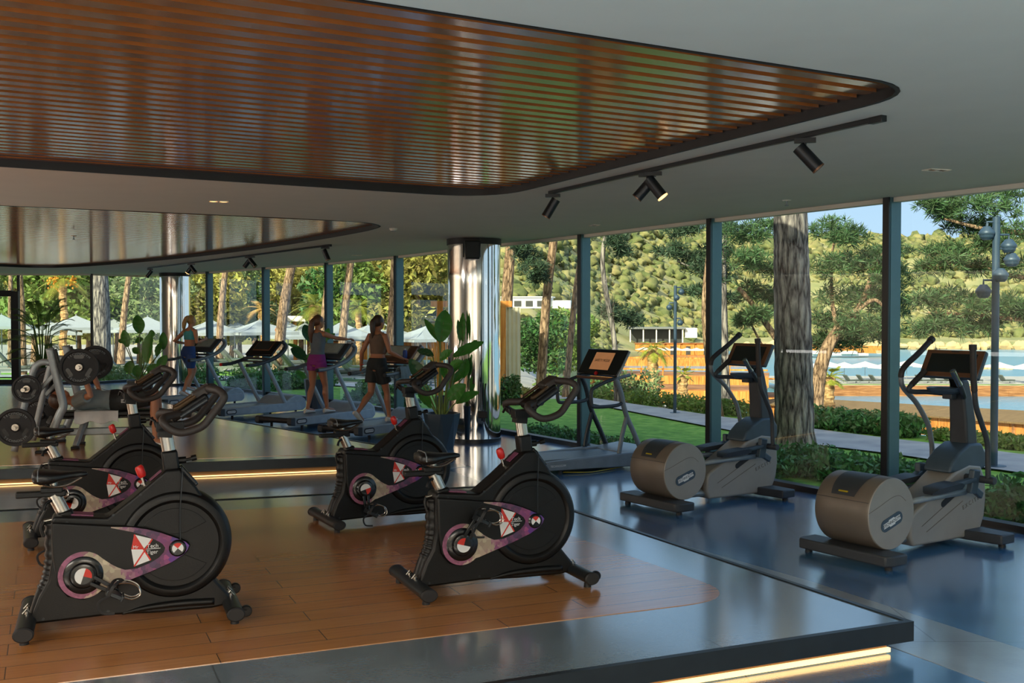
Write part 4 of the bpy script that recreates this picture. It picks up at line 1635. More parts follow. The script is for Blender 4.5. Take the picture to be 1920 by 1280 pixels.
for lab, x, y, r, h, m in (
        ('bushy shrub outside the window behind the rail of the empty treadmill', -7.0, 29.2, 0.85, 1.0, 'leaf_shrub'),
        ('tall shrub outside the window left of the empty treadmill console', -6.6, 27.3, 0.7, 0.8, 'leaf_shrub'),
        ('shrub outside the window right of the empty treadmill', -5.9, 28.4, 0.6, 0.8, 'leaf_shrub'),
        ('rounded shrub outside, left of the potted plant behind the purple shorts', -5.2, 28.6, 0.5, 0.75, 'leaf_shrub'),
        ('small shrub on the lawn between the two women walking', -3.55, 27.5, 0.5, 0.5, 'leaf_shrub'),
        ('dark low shrub against the glass between the two women walking', -3.3, 23.9, 0.5, 0.45, 'leaf_dark'),
        ('dark shrub against the glass under the black shorts', -2.35, 22.0, 0.45, 0.45, 'leaf_dark'),
        ('shrub at the lawn edge right of the black shorts', -2.6, 27.5, 0.5, 0.5, 'leaf_shrub'),
        ('pale green shrub by the foot of the thick left trunk', -13.2, 30.6, 0.6, 0.55, 'leaf_olive'),
        ('spreading shrub below the left potted plant with broad leaves', -11.6, 31.2, 0.9, 0.8, 'leaf_olive'),
        ('bush behind the woman in blue shorts', -9.2, 30.9, 0.8, 0.95, 'leaf_shrub'),
        ('yellow flowering bush beyond the lawn right of the chrome column', 0.25, 25.3, 0.4, 0.55, 'leaf_yellow'),
        ('slender dark bush beside the cream curtain', -0.05, 24.2, 0.3, 1.15, 'leaf_dark'),
        ('bush under the trees behind the black bike handlebars', 1.5, 31, 0.9, 1.5, 'leaf_mid'),
        ('bush in the shade behind the black console', 2.4, 29, 0.7, 1.4, 'leaf_dark'),
        ('silvery bush right of the black console', 3.1, 26.2, 0.55, 1.5, 'leaf_olive'),
        ('silvery scrub bush below the two fan palms', 4.6, 29.5, 0.8, 0.9, 'leaf_olive'),
        ('grey-green spiky bush left of the slim leaning trunk', 5.7, 28.8, 0.7, 0.9, 'leaf_olive')):
    shrub(lab, x, y, r, h, m, 1500, 0.06)


# ---- parasols and loungers
def parasol_proto(name, canopy='canopy_white'):
    t = thing(name, None, 'parasol')
    mb = MB()
    s, hh, z = 1.5, 0.62, 2.15
    n = 6
    vs, fs = [], []
    for q in range(4):
        a = q * PI / 2
        for i in range(n + 1):
            for j in range(n + 1):
                u = i / n
                v = (j / n * 2 - 1) * u
                zz = z + hh * (1 - u) - 0.07 * math.sin(PI * u) - 0.05 * u * (1 - abs(j / n * 2 - 1)) * 0
                x, y = u * s, v * s
                vs.append((x * math.cos(a) - y * math.sin(a), x * math.sin(a) + y * math.cos(a), zz))
        o = q * (n + 1) ** 2
        for i in range(n):
            for j in range(n):
                b = o + i * (n + 1) + j
                fs.append((b, b + n + 1, b + n + 2, b + 1))
    mb.add(vs, fs)
    for q in range(4):
        a = q * PI / 2
        c, d = math.cos(a), math.sin(a)
        P = lambda x, y, zz: (x * c - y * d, x * d + y * c, zz)
        mb.add([P(s, -s, z), P(s, s, z), P(s + .01, s, z - 0.14), P(s + .01, -s, z - 0.14)], [(0, 1, 2, 3)])
    mb.build('canopy', canopy, t, angle=30)
    mb = MB()
    mb.cyl((0, 0, -0.05), (0, 0, z + hh + 0.06), 0.032, 10)
    mb.build('pole', 'silver_paint', t)
    mb = MB()
    for sx in (-1, 1):
        for sy in (-1, 1):
            mb.tube([(0, 0, z + hh - 0.08), (sx * s * .97, sy * s * .97, z - 0.02)], 0.012, 6)
    mb.build('ribs', 'silver_paint', t)
    mb = MB()
    mb.box((0, 0, 0.03), (0.6, 0.6, 0.08))
    mb.build('base', 'silver_paint', t, bevel=0.01)
    return t


def place_all(proto, spots, labels, group):
    for i, (loc, deg, sc) in enumerate(spots):
        if i == 0:
            proto.location, proto.rotation_euler = loc, (0, 0, R(deg))
            proto.scale = sc if isinstance(sc, tuple) else (sc,) * 3
            proto['label'], proto['group'] = labels[i], group
        else:
            dup(proto, loc, deg, sc, labels[i], group)


sp_ = [(3, 588, 42), (143, 590, 43), (95, 601, 58), (212, 596, 60), (277, 592, 45), (352, 600, 58), (395, 597, 46), (440, 601, 58), (487, 598, 46), (540, 602, 60), (572, 604, 50), (600, 602, 57), (640, 602, 47), (672, 607, 60), (690, 608, 50), (722, 606, 58), (752, 608, 62), (800, 609, 48), (836, 608, 56)]
sp_.sort()
spots = []
for i, (px, py, Y) in enumerate(sp_):
    p = on_ground(px, Y)
    ap = sight(px, py, Y).z
    spots.append((p, 20 + 7 * (i % 3), (ap - p.z) / 2.8))
place_all(parasol_proto('parasol', 'canopy_grey'), spots, ['pale grey square parasol on the pool terrace, %s from the left' % ORD[i] for i in range(len(spots))], 'white parasols on the pool terrace')
sp_ = sorted([(1515, 693, 112), (1548, 689, 116), (1583, 692, 112), (1622, 689, 114), (1660, 690, 110), (1700, 692, 116), (1745, 692, 112), (1800, 693, 114), (1874, 695, 112), (1922, 697, 109)])
spots = [((sight(px, py, Y).x, Y, -5.1), 15, (0.84, 0.84, 0.74)) for px, py, Y in sp_]
pz = parasol_proto('parasol')
place_all(pz, spots, ['white beach parasol on the sea pier, %s from the left' % ORD[i] for i in range(len(spots))], 'white parasols on the sea pier')
sp_ = sorted([(1208, 652, 178), (1228, 651, 180), (1248, 656, 175), (1268, 655, 176), (1288, 658, 174), (1306, 659, 174), (1326, 660, 174)])
spots = [((sight(px, py, Y).x, Y, -5.1), 10, (0.8, 0.8, 0.6)) for px, py, Y in sp_]
place_all(dup(pz), spots, ['tiny white parasol at the far beach club, %s from the left' % ORD[i] for i in range(len(spots))], 'white parasols at the far beach club')


def lounger_proto():
    t = thing('sun_lounger', None, 'sun lounger')
    mb = MB()
    mb.box((0.0, 0, 0.3), (1.3, 0.66, 0.12))
    mb.build('mattress', 'lounger_dark', t, bevel=0.03)
    mb = MB()
    mb.bar((0.62, 0, 0.3), (1.1, 0, 0.86), 0.66, 0.11)
    mb.build('backrest', 'lounger_dark', t, bevel=0.03)
    mb = MB()
    for sy in (-.3, .3):
        mb.bar((-0.66, sy, 0.2), (1.2, sy, 0.2), 0.05, 0.05)
        for x in (-0.55, 1.0):
            mb.bar((x, sy, 0), (x, sy, 0.2), 0.05, 0.05)
    mb.build('frame', 'silver_paint', t)
    return t


spots = []
for px, D_ in [(380, 9.5), (410, 9.2), (440, 9.6), (470, 9.2), (500, 9.4), (556, 9.2), (584, 9.5), (628, 9.2), (662, 9.4), (696, 9.1), (780, 9.3), (395, 12.2), (430, 12), (465, 12.2), (550, 12), (605, 12.2), (690, 12), (770, 12.2), (812, 12), (60, 7.5), (215, 8), (252, 8)]:
    Y = 30.0
    for q in range(30):
        Y = yfac((px - 960) / 2000 * Y) + D_
    spots.append((on_ground(px, Y), 200 + rng.uniform(-6, 6), 1.0))
place_all(lounger_proto(), spots, ['dark padded sun lounger with raised back on the pool terrace, %s in its rows' % ORD[i] if i < 19 else ['dark lounger seen through the glass door side by the palm', 'dark lounger right of the thick left trunk', 'dark lounger under the left broad-leaved plant'][i - 19] for i in range(len(spots))], 'sun loungers on the pool terrace')
lp = lounger_proto()
spots = [((sight(px, 712, Y).x, Y, -5.1), 200, 1.0) for px, Y in [(1600, 109.5), (1625, 109.5), (1648, 109.5), (1672, 109.5), (1735, 109.5), (1760, 109.5), (1785, 109.5), (1830, 109.5), (1890, 109.5)]]
place_all(lp, spots, ['dark lounger on the sea pier under the parasols, %s from the left' % ORD[i] for i in range(len(spots))], 'sun loungers on the sea pier')


# ---- waterside structures
def boxthing(name, label, cat, parts, loc, deg=0, kind=None):
    t = thing(name, label, cat, loc, deg, kind=kind)
    for pn, m, boxes in parts:
        mb = MB()
        for c, s in boxes:
            mb.box(c, s)
        mb.build(pn, m, t, angle=30)
    return t


boxthing('sea_pier', 'long sea pier with a reddish timber face and grass edge, right of the thick trunk', 'pier',
         [('timber_face', 'timber_brown', [((0, 0, -5.75), (44, 0.4, 1.2))]), ('deck', 'terrace', [((0, 8, -5.25), (44, 16, 0.28))]), ('grass_edge', 'leaf_mid', [((0, 0.4, -5.1), (44, 0.5, 0.12))]), ('pile', 'timber_brown', [((x, -0.1, -6.3), (0.3, 0.3, 1.4)) for x in range(-20, 21, 5)])], (49.5, 106, 0), -2)
boxthing('timber_quay', 'low orange timber quay across the inlet behind the two fan palms', 'quay',
         [('timber_face', 'timber_orange', [((0, 0, -5.75), (22, 0.4, 1.1))]), ('deck', 'timber_orange', [((0, 12, -5.2), (22, 24, 0.15))])], (26.5, 170, 0), -3)
for nm, lab, x, y, z, w, h, deg in (('timber_terrace', 'upper orange timber terrace behind the fan palms, below the water', 7.9, 52, -1.35, 9, 0.5, -14), ('timber_terrace', 'lower orange timber terrace behind the fan palms', 6.9, 46, -1.75, 8, 0.75, -14), ('timber_terrace', 'orange timber terrace left of the thick pine trunk', 11.2, 52, -2.5, 7, 0.7, -14)):
    boxthing(nm, lab, 'timber terrace', [('fascia', 'timber_orange', [((0, 0, 0), (w, 0.2, h))]), ('deck', 'timber_brown', [((0, 1.6, h / 2), (w, 3.2, 0.1))]),
                                        ('post', 'timber_brown', [((q * w / 5 - w / 2 + .6, 0.1, -0.9), (0.16, 0.16, 1.6)) for q in range(5)]),
                                        ('railing', 'timber_orange', [((0, 3.0, h / 2 + 0.75), (w, 0.06, 0.08))] + [((q * w / 8 - w / 2 + .3, 3.0, h / 2 + 0.4), (0.06, 0.06, 0.8)) for q in range(8)])], (x, y, 0 + z), deg)
# covered walkway: brown net roof, orange plank fascia
t = thing('covered_walkway', 'long covered walkway with a brown net roof and orange plank fascia by the inlet', 'walkway', (13.6, 36, ground(13.6, 36)))
A, B = Vector((16.5, 26.0, -1.10)), Vector((10.6, 47.0, -2.05))
mb = MB()
o_ = t.location
n_ = 40
for k in range(n_):
    p, q = A.lerp(B, k / n_) - o_, A.lerp(B, (k + 0.94) / n_) - o_
    mb.bar(p - Vector((0, 0, 0.30)), q - Vector((0, 0, 0.30)), 0.06, 0.62)
mb.build('plank_fascia', 'timber_orange', t, angle=30)
mb = MB()
dx = Vector((1.6, 0.5, 0.22))
mb.loft([[A - o_ + Vector((-.2, 0, 0)), B - o_ + Vector((-.2, 0, 0)), B - o_ + Vector((-.2, 0, .05)), A - o_ + Vector((-.2, 0, .05))],
         [A - o_ + dx, B - o_ + dx, B - o_ + dx + Vector((0, 0, .05)), A - o_ + dx + Vector((0, 0, .05))]])
mb.build('net_roof', 'roof_net', t, angle=30)
for k in range(9):
    p = A.lerp(B, (k + 0.4) / 9) - o_
    mb = MB()
    mb.bar(p, (p.x, p.y, ground(p.x + o_.x, p.y + o_.y) - o_.z), 0.12, 0.12, (1, 0, 0))
    mb.build('post', 'timber_brown', t, angle=30)
boxthing('garden_wall', 'low pale stone wall beyond the path by the shorter lamp post', 'wall', [('stone', 'paving', [((0, 0, 0.12), (2.4, 0.3, 0.42))]), ('coping', 'white_render', [((0, 0, 0.35), (2.44, 0.34, 0.05))])], tuple(on_ground(1262, 27.5)), -50)
boxthing('pavilion', 'grey flat-roofed beach pavilion with pale columns across the inlet', 'building',
         [('roof', 'grey_paint', [((0, 0, 3.1), (10.5, 6, 0.35))]), ('wall', 'dark_void', [((0, 1.5, 1.5), (10, 3, 3))]), ('column', 'white_render', [((q * 2.4 - 4.8, -2.6, 1.5), (0.22, 0.22, 3)) for q in range(5)]), ('base', 'terrace', [((0, 0, -1.5), (11, 6, 3))]), ('side_wing', 'white_render', [((6.4, 0, 2.2), (2.2, 4, 1.8))])], (27.0, 200, -3.6), -6)
for px, w, lab in ((1218, 5, 'leftmost'), (1256, 3.6, 'second'), (1285, 3, 'third'), (1318, 4, 'rightmost')):
    p = sight(px, 654, 188)
    boxthing('beach_cabin', '%s of the four orange timber cabins at the far beach club' % lab, 'cabin', [('wall', 'timber_orange', [((0, 0, 0), (w, 2, 2.0))]), ('roof', 'timber_brown', [((0, 0, 1.05), (w + .4, 2.4, 0.14))]), ('doorway', 'dark_void', [((0.4, -1.0, -0.2), (0.8, 0.06, 1.5))])], (p.x, 188, -4.1), -4)
boxthing('villa', 'white flat-roofed villa on the hillside above the curtain', 'building', [('wall', 'white_render', [((0, 0, 0), (7.5, 4, 1.5)), ((4.5, 0.5, -0.2), (4, 4, 1.1))]), ('roof', 'white_render', [((0, 0, 0.82), (8, 4.4, 0.16))]), ('window', 'dark_void', [((q * 1.6 - 2.4, -2.02, -0.1), (1.0, 0.06, 0.8)) for q in range(4)])], tuple(sight(985, 568, 150)), -8)
boxthing('pool_bar', 'long low pool bar with a flat pale roof behind the women on treadmills', 'building',
         [('roof', 'white_render', [((0, 0, 0), (11.5, 5, 0.32))]), ('back_wall', 'timber_brown', [((0, 1.5, -1.3), (11, 0.3, 2.4))]), ('counter', 'timber_orange', [((0, -1.4, -1.9), (8, 0.6, 1.0))]), ('post', 'timber_orange', [((q * 2.7 - 5.3, -2.2, -1.3), (0.2, 0.2, 2.5)) for q in range(5)])], tuple(sight(735, 597, 64)), -3)
t = thing('cabana', 'timber cabana frame with a long cream curtain right of the near chrome column', 'cabana', tuple(on_ground(880, 25)))
o_ = t.location
for x in (-1.69, -0.22):
    mb = MB()
    mb.box((x - o_.x, 0, 1.1), (0.15, 0.15, 2.4))
    mb.build('post', 'timber_orange', t, angle=30)
mb = MB()
mb.box((-0.95 - o_.x, 0, 2.3), (1.9, 0.16, 0.14))
mb.build('beam', 'timber_orange', t, angle=30)
mb = MB()
pl = [(-0.14 + 0.34 * k / 24 - o_.x, 0.022 * math.sin(k * 0.9) - 0.02) for k in range(25)]
mb.prism(pl + [(x, y + 0.015) for x, y in reversed(pl)], 0.45, 2.22, 'xy')
mb.build('curtain', 'cream_fabric', t, angle=50)
boxthing('far_jetty', 'far white jetty with orange huts across the water right of the thick trunk', 'jetty', [('deck', 'white_render', [((0, 0, -3.6), (16, 3, 0.4))]), ('hut', 'timber_orange', [((-3, 1, -2.3), (3.5, 2, 2.0)), ((4.5, 1, -2.5), (5, 2, 1.4)), ((10, 3, -2.8), (6, 2, 1.4))]), ('boat_hull', 'white_render', [((-1, -1.8, -3.2), (3.4, 1.0, 0.6)), ((4.2, -1.8, -3.2), (3.0, 1.0, 0.55)), ((-6, -1.8, -3.25), (2.6, 0.9, 0.5))])], (60.0, 205, -2.0), -2)
t = thing('rocky_islet', 'small rocky islet in the sea right of the nearest elliptical console', 'islet', (72.0, 160, -6.2))
mb = MB()
for k in range(9):
    mb.ell((rng.uniform(-2.5, 2.5), rng.uniform(-.8, .8), 0.1), (rng.uniform(.5, 1), .6, rng.uniform(.3, .6)), 7, 5)
mb.build('rocks', 'rock', t, angle=20)
mb = MB()
for k in range(260):
    x = 54 + k * 0.55
    y = 252 + 2 * math.sin(k * .3)
    mb.ell((x + rng.uniform(-1, 1), y + rng.uniform(-1, 1), -5.8 + rng.uniform(-.2, .6)), (rng.uniform(.6, 1.5), 1.2, rng.uniform(.6, 1.5)), 6, 4)
tag(mb.build('shore_rocks', 'rock', angle=20), 'pale boulders along the far shoreline under the hill', 'rocks', kind='stuff')


# ---- garden lamp posts with pot-shaped lamps
def lamp_post(label, base, H, pots, m, r):
    t = thing('lamp_post', label, 'lamp post', base)
    mb = MB()
    mb.tube([(0, 0, -0.1), (0, 0, H)], r, 14)
    mb.build('pole', m, t)
    mb = MB()
    mb.lathe([(0, 0.0), (r * 3.4, 0.0), (r * 3.2, 0.035), (0, 0.04)], seg=20)
    mb.build('base_plate', m, t)
    for dx, z, pr in pots:
        mb = MB()
        s = 1 if dx >= 0 else -1
        if abs(dx) > 0.08:
            mb.tube([(0, 0, z + pr * 1.5), (dx, 0, z + pr * 1.5), (dx, 0, z + pr * 0.7)], 0.014, 8)
        else:
            mb.cyl((0, 0, z), (dx, -pr * .6, z), 0.014, 8)
        a = mb.build('bracket', m, t)
        mb = MB()
        mb.lathe([(0.0, pr * .95), (pr * .45, pr * .9), (pr * .95, pr * .25), (pr, 0), (pr * .85, -pr * .55), (pr * .55, -pr * .9), (0.0, -pr * .92)], (dx, 0 if abs(dx) > 0.08 else -pr * .7, z), seg=20)
        h = mb.build('lamp_head', m, t, angle=25)
        mb = MB()
        mb.lathe([(pr * .97, 0.02), (pr * 1.03, 0.01), (pr * 1.03, -0.01), (pr * .97, -0.02)], (dx, 0 if abs(dx) > 0.08 else -pr * .7, z), seg=20)
        mb.build('rim', m, h)
    return t


b_ = on_ground(1866, 13.6)
lamp_post('tall blue-grey lamp post with round pot lamps behind the nearest elliptical', b_, 3.2, [(-0.12, sight(0, 437, 13.6).z - b_.z, .095), (0.16, sight(0, 461, 13.6).z - b_.z, .095), (0.20, sight(0, 487, 13.6).z - b_.z, .095), (0.03, sight(0, 516, 13.6).z - b_.z, .095), (-0.155, sight(0, 546, 13.6).z - b_.z, .095)], 'lamp_blue', 0.047)
b_ = on_ground(1266, 21.5)
lamp_post('shorter lamp post with small pot lamps between the treadmill and the farther elliptical', b_, sight(0, 535, 21.5).z - b_.z, [(0.12, sight(0, 547, 21.5).z - b_.z, .06), (0.02, sight(0, 558, 21.5).z - b_.z, .06), (-0.12, sight(0, 576, 21.5).z - b_.z, .06), (0.10, sight(0, 605, 21.5).z - b_.z, .06)], 'lamp_blue', 0.032)


# ------------------------------------------------------------------ spin bikes
GUARD = [(0.125, 0.585), (0.418, 0.548), (0.523, 0.539), (0.60, 0.522), (0.671, 0.498), (0.749, 0.463), (0.805, 0.437), (0.826, 0.415), (0.815, 0.385), (0.79, 0.36), (0.728, 0.324), (0.623, 0.282), (0.494, 0.238), (0.364, 0.196), (0.28, 0.16), (0.2, 0.185), (0.15, 0.25), (0.13, 0.40)]
CK = (0.279, 0.296)
BAND = [(0.418, 0.542), (0.523, 0.533), (0.60, 0.516), (0.671, 0.492), (0.749, 0.457), (0.800, 0.432), (0.818, 0.412), (0.808, 0.388), (0.785, 0.364), (0.728, 0.329), (0.623, 0.288), (0.494, 0.245), (0.384, 0.209)]
BAND += [(CK[0] + 0.125 * math.cos(a), CK[1] + 0.125 * math.sin(a)) for a in np.linspace(R(-46), R(-305), 26)]
BAND += [(0.38, 0.372), (0.419, 0.341), (0.45, 0.322), (0.486, 0.306), (0.549, 0.309), (0.61, 0.331), (0.659, 0.358), (0.685, 0.385), (0.693, 0.408), (0.68, 0.43), (0.66, 0.446), (0.591, 0.483), (0.523, 0.508), (0.418, 0.537)]
BIKE_SIDE = [(0.035, 0.05), (0.022, 0.085), (0.06, 0.19), (0.105, 0.27), (0.125, 0.38), (0.122, 0.592), (0.14, 0.612), (0.40, 0.585), (0.525, 0.68), (0.675, 0.805), (0.70, 0.826), (0.775, 0.83), (0.86, 0.725), (0.97, 0.55), (0.95, 0.21), (1.03, 0.115), (1.045, 0.06), (0.94, 0.046), (0.66, 0.048), (0.41, 0.06)]


def rr(cx, cz, hx, hz, tilt, n=8):
    """stadium outline in xz"""
    pts = [(hx - hz + hz * math.cos(a), hz * math.sin(a)) for a in np.linspace(-PI / 2, PI / 2, n)] + [(-hx + hz + hz * math.cos(a), hz * math.sin(a)) for a in np.linspace(PI / 2, 3 * PI / 2, n)]
    c, s = math.cos(tilt), math.sin(tilt)
    return [(cx + x * c - z * s, cz + x * s + z * c) for x, z in pts]


def bike(label, loc, deg, crank):
    t = thing('spin_bike', label, 'exercise bike', loc, deg, 'black spin bikes on the wood inlay')
    mb = MB()
    mb.prism(BIKE_SIDE, -0.085, 0.085)
    fr = mb.build('frame_cover', 'black_plastic', t, bevel=0.016, bseg=3)
    mb = MB()
    path = cr([(0.045, 0, 0.07), (0.075, 0, 0.17), (0.115, 0, 0.27), (0.132, 0, 0.38), (0.132, 0, 0.57)], 12)
    mb.tube(path, [0.046 + 0.005 * math.sin(i * 1.9) if i > 14 else 0.043 for i in range(len(path))], 14)
    mb.build('rear_bellows', 'black_plastic', t, angle=0)
    # bolts
    mb = MB()
    for x, z in ((0.08, 0.075), (0.40, 0.085), (0.66, 0.075), (0.90, 0.075), (0.20, 0.575), (0.43, 0.60), (0.57, 0.70)):
        mb.cyl((x, -0.083, z), (x, -0.089, z), 0.007, 8)
    mb.build('bolts', 'dark_steel', fr)
    mb = MB()
    half = [(0.0, 0.088), (0.228, 0.088), (0.234, 0.098), (0.246, 0.106), (0.262, 0.106), (0.280, 0.098), (0.294, 0.080), (0.302, 0.055), (0.306, 0.025)]
    prof = [(r, -h) for r, h in half] + [(r, h) for r, h in reversed(half)]
    mb.lathe(prof, (0.748, 0, 0.418), 'y', 64)
    sh = mb.build('flywheel_shroud', 'black_plastic', t, angle=28)
    for a0, a1 in ((35, 145), (-145, -35)):
        mb = MB()
        out = [(0.748 + 0.2 * math.cos(R(a)), 0.418 + 0.2 * math.sin(R(a))) for a in np.linspace(a0, a1, 14)]
        s = 1 if a0 > 0 else -1
        out += [(0.748 - s * 0.05, 0.418 + s * 0.06), (0.748 + s * 0.05, 0.418 + s * 0.06)]
        mb.prism(out, -0.084, -0.0895)
        mb.build('disc_vent', 'black_plastic', sh, bevel=0.003)
    mb = MB()
    mb.prism(GUARD, -0.08, -0.112)
    gd = mb.build('chain_guard', 'black_plastic', t, bevel=0.010, bseg=3)
    mb = MB()
    mb.prism(BAND, -0.110, -0.1145)
    mb.build('graphic_band', 'prism_graphic', gd, angle=20)
    # logo fan
    y0, y1 = -0.1115, -0.1140
    X = (0.580, 0.409)
    TL, ML, BL, BR, TR = (0.534, 0.493), (0.519, 0.414), (0.533, 0.321), (0.617, 0.348), (0.626, 0.462)
    mb = MB()
    for k, poly in enumerate(([TL, TR, X], [TL, X, ML], [ML, X, BL], [BL, X, BR])):
        mb.cur = 1 if k == 1 else 0
        mb.prism(poly, y0, y1)
    mb.cur = 1
    for p, q in ((TL, BR), (BL, TR)):
        d = Vector(q) - Vector(p)
        nrm = Vector((-d.y, d.x)).normalized() * 0.004
        a, b = Vector(p), Vector(q)
        mb.prism([tuple(a - nrm), tuple(b - nrm), tuple(b + nrm), tuple(a + nrm)], y0, y1 - 0.0008)
    mb.cur = 0
    mb.prism([(0.590, 0.4075), (0.668, 0.4075), (0.668, 0.4105), (0.590, 0.4105)], y0, y1)
    mb.build('logo_fan', ['white_decal', 'red_decal'], gd, angle=20)
    text('lettering', 'Tech', 0.030, 'white_decal', gd, face_y(0.628, y1, 0.424))
    text('lettering', 'Tiger', 0.028, 'white_decal', gd, face_y(0.625, y1, 0.391))
    text('lettering', 'Mr', 0.024, 'white_decal', gd, face_y(0.541, y1 - 0.0006, 0.424))
    # front hub badge
    for nm, x, z, ra, rb in (('hub_badge', 0.757, 0.403, 0.046, 0.030),):
        mb = MB()
        mb.lathe([(0, -0.124), (ra * 0.8, -0.124), (ra, -0.116), (ra, -0.106)], (x, 0, z), 'y', 32)
        hb = mb.build(nm, 'black_gloss', gd)
        mb = MB()
        for k in range(4):
            mb.cur = (0, 1, 0, 2)[k]
            a0 = R(-42 + 90 * k)
            mb.prism([(x, z)] + [(x + rb * math.cos(a), z + rb * math.sin(a)) for a in np.linspace(a0, a0 + PI / 2, 8)], -0.1235, -0.1255)
        mb.build('badge_disc', ['white_decal', 'red_decal', 'black_gloss'], hb, angle=20)
    # crank hub
    mb = MB()
    mb.lathe([(0, -0.142), (0.05, -0.142), (0.062, -0.138), (0.070, -0.125), (0.092, -0.122), (0.100, -0.116), (0.100, -0.1)], (CK[0], 0, CK[1]), 'y', 40)
    hub = mb.build('crank_cover', 'black_gloss', t)
    mb = MB()
    for k in range(4):
        mb.cur = (1, 0, 0, 2)[k]
        a0 = R(12 + crank + 90 * k)
        mb.prism([CK] + [(CK[0] + 0.043 * math.cos(a), CK[1] + 0.043 * math.sin(a)) for a in np.linspace(a0, a0 + PI / 2, 8)], -0.1415, -0.1440)
    mb.build('badge_disc', ['white_decal', 'red_decal', 'black_gloss'], hub, angle=20)
    # cranks and pedals
    for s, a in ((-1, crank), (1, crank + 180)):
        c, d = math.cos(R(a)), math.sin(R(a))
        mb = MB()
        p0 = Vector((CK[0] + 0.05 * c, s * 0.135, CK[1] + 0.05 * d))
        p1 = Vector((CK[0] + 0.178 * c, s * 0.150, CK[1] + 0.178 * d))
        n_ = Vector((-d, 0, c))
        for q in (-1, 1):
            mb.bar(p0 + n_ * 0.019 * q, p1 + n_ * 0.012 * q, 0.02, 0.016, (0, 1, 0))
        mb.cyl(p1 - Vector((0, s * 0.014, 0)), p1 + Vector((0, s * 0.014, 0)), 0.022, 14)
        if s > 0:
            mb.bar((CK[0], 0.08, CK[1]), (CK[0], 0.14, CK[1]), 0.03, 0.03)
            mb.bar((CK[0], 0.135, CK[1]), p0, 0.02, 0.03, (0, 1, 0))
        mb.build('crank_arm', 'black_gloss', t, bevel=0.003)
        tl = Matrix.Rotation(R(28), 3, 'Y')
        cp = p1 + Vector((0, s * 0.075, 0))
        mb = MB()
        mb.box(cp, (0.085, 0.085, 0.022), tl)
        for q in (-0.04, 0.04):
            mb.box(cp + tl @ Vector((q, 0, 0)), (0.012, 0.095, 0.032), tl)
        mb.cyl(p1, cp, 0.009, 10)
        pd = mb.build('pedal', 'dark_steel', t, bevel=0.003)
        mb = MB()
        for q in (-0.034, 0.034):
            pts = [cp + tl @ Vector(v) for v in ((0.03, q, 0.012), (0.085, q * .8, 0.015), (0.115, q * .6, 0.05), (0.085, q * .6, 0.085), (0.03, q * .8, 0.085), (-0.02, q, 0.06))]
            mb.tube(cr(pts, 4), 0.0045, 6)
        mb.build('toe_cage', 'steel', pd)
        mb = MB()
        pts = [cp + tl @ Vector(v) for v in ((-0.03, -0.05, -0.012), (-0.03, -0.055, 0.05), (0.0, 0, 0.085), (-0.03, 0.055, 0.05), (-0.03, 0.05, -0.012))]
        mb.tube(cr(pts, 5), 0.008, 6, flat=(0.35, 1.2))
        pts = [cp + tl @ Vector(v) for v in ((-0.03, -0.05, -0.012), (-0.06, -0.06, -0.06), (-0.02, -0.055, -0.10), (0.04, -0.05, -0.08))]
        mb.tube(cr(pts, 5), 0.006, 6, flat=(0.4, 1.2))
        mb.build('toe_strap', 'black_rubber', pd)
    # lower rail
    for s in (-1, 1):
        mb = MB()
        mb.tube(cr([(0.47, s * 0.078, 0.062), (0.60, s * 0.088, 0.085), (0.78, s * 0.090, 0.092), (0.95, s * 0.085, 0.085)], 6), [0.006, 0.016, 0.020, 0.020], 12)
        mb.build('lower_rail', 'black_plastic', t, angle=0)
    # stabilisers
    for nm, x, wd in (('rear_stabilizer', 0.0, 0.048), ('front_stabilizer', 1.04, 0.046)):
        mb = MB()
        mb.tube([(x, -0.325, 0.066), (x, 0.325, 0.066)], 1.0, 20, flat=(wd, 0.036))
        st = mb.build(nm, 'dark_steel', t, bevel=0.0)
        for s in (-1, 1):
            mb = MB()
            mb.tube([(x, s * 0.318, 0.066), (x, s * 0.335, 0.066), (x, s * 0.341, 0.066)], [1.06, 1.06, 0.9], 20, flat=(wd, 0.036))
            mb.build('end_cap', 'black_rubber', st)
            mb = MB()
            mb.cyl((x, s * 0.27, 0.0), (x, s * 0.27, 0.035), 0.024, 14, 0.02)
            mb.build('foot', 'black_rubber', st)
            if nm[0] == 'f':
                mb = MB()
                mb.lathe([(0.0, -0.014), (0.026, -0.014), (0.031, -0.009), (0.031, 0.009), (0.026, 0.014), (0.0, 0.014)], (x + 0.062, s * 0.26, 0.062), 'y', 20)
                mb.bar((x + 0.02, s * 0.26, 0.066), (x + 0.062, s * 0.26, 0.062), 0.05, 0.02)
                mb.build('transport_wheel', 'black_plastic', st)
        mb = MB()
        for q in (-0.055, 0.055):
            mb.cyl((x, q, 0.095), (x, q, 0.115), 0.012, 10)
            mb.tube([(x - 0.02, q, 0.104), (x, q, 0.128), (x + 0.02, q, 0.104)], 0.005, 6)
        mb.build('bolts', 'steel', st)
    # handlebar post
    mb = MB()
    mb.bar((0.737, 0, 0.80), (0.722, 0, 0.925), 0.085, 0.085, (0, 1, 0))
    mb.build('post_collar', 'black_plastic', t, bevel=0.012)
    mb = MB()
    mb.tube([(0.728, 0, 0.88), (0.702, 0, 1.045)], 1.0, 20, flat=(0.028, 0.036))
    mb.build('handlebar_post', 'steel', t)
    mb = MB()
    mb.bar((0.655, 0, 1.056), (0.80, 0, 1.06), 0.075, 0.05)
    mb.bar((0.70, 0, 1.0), (0.705, 0, 1.05), 0.075, 0.075, (0, 1, 0))
    mb.tube([(0.66, 0.05, 1.05), (0.65, 0.05, 1.085), (0.635, 0.07, 1.095), (0.63, 0.1, 1.06)], 0.009, 8)
    mb.build('handlebar_clamp', 'black_plastic', t, bevel=0.008)
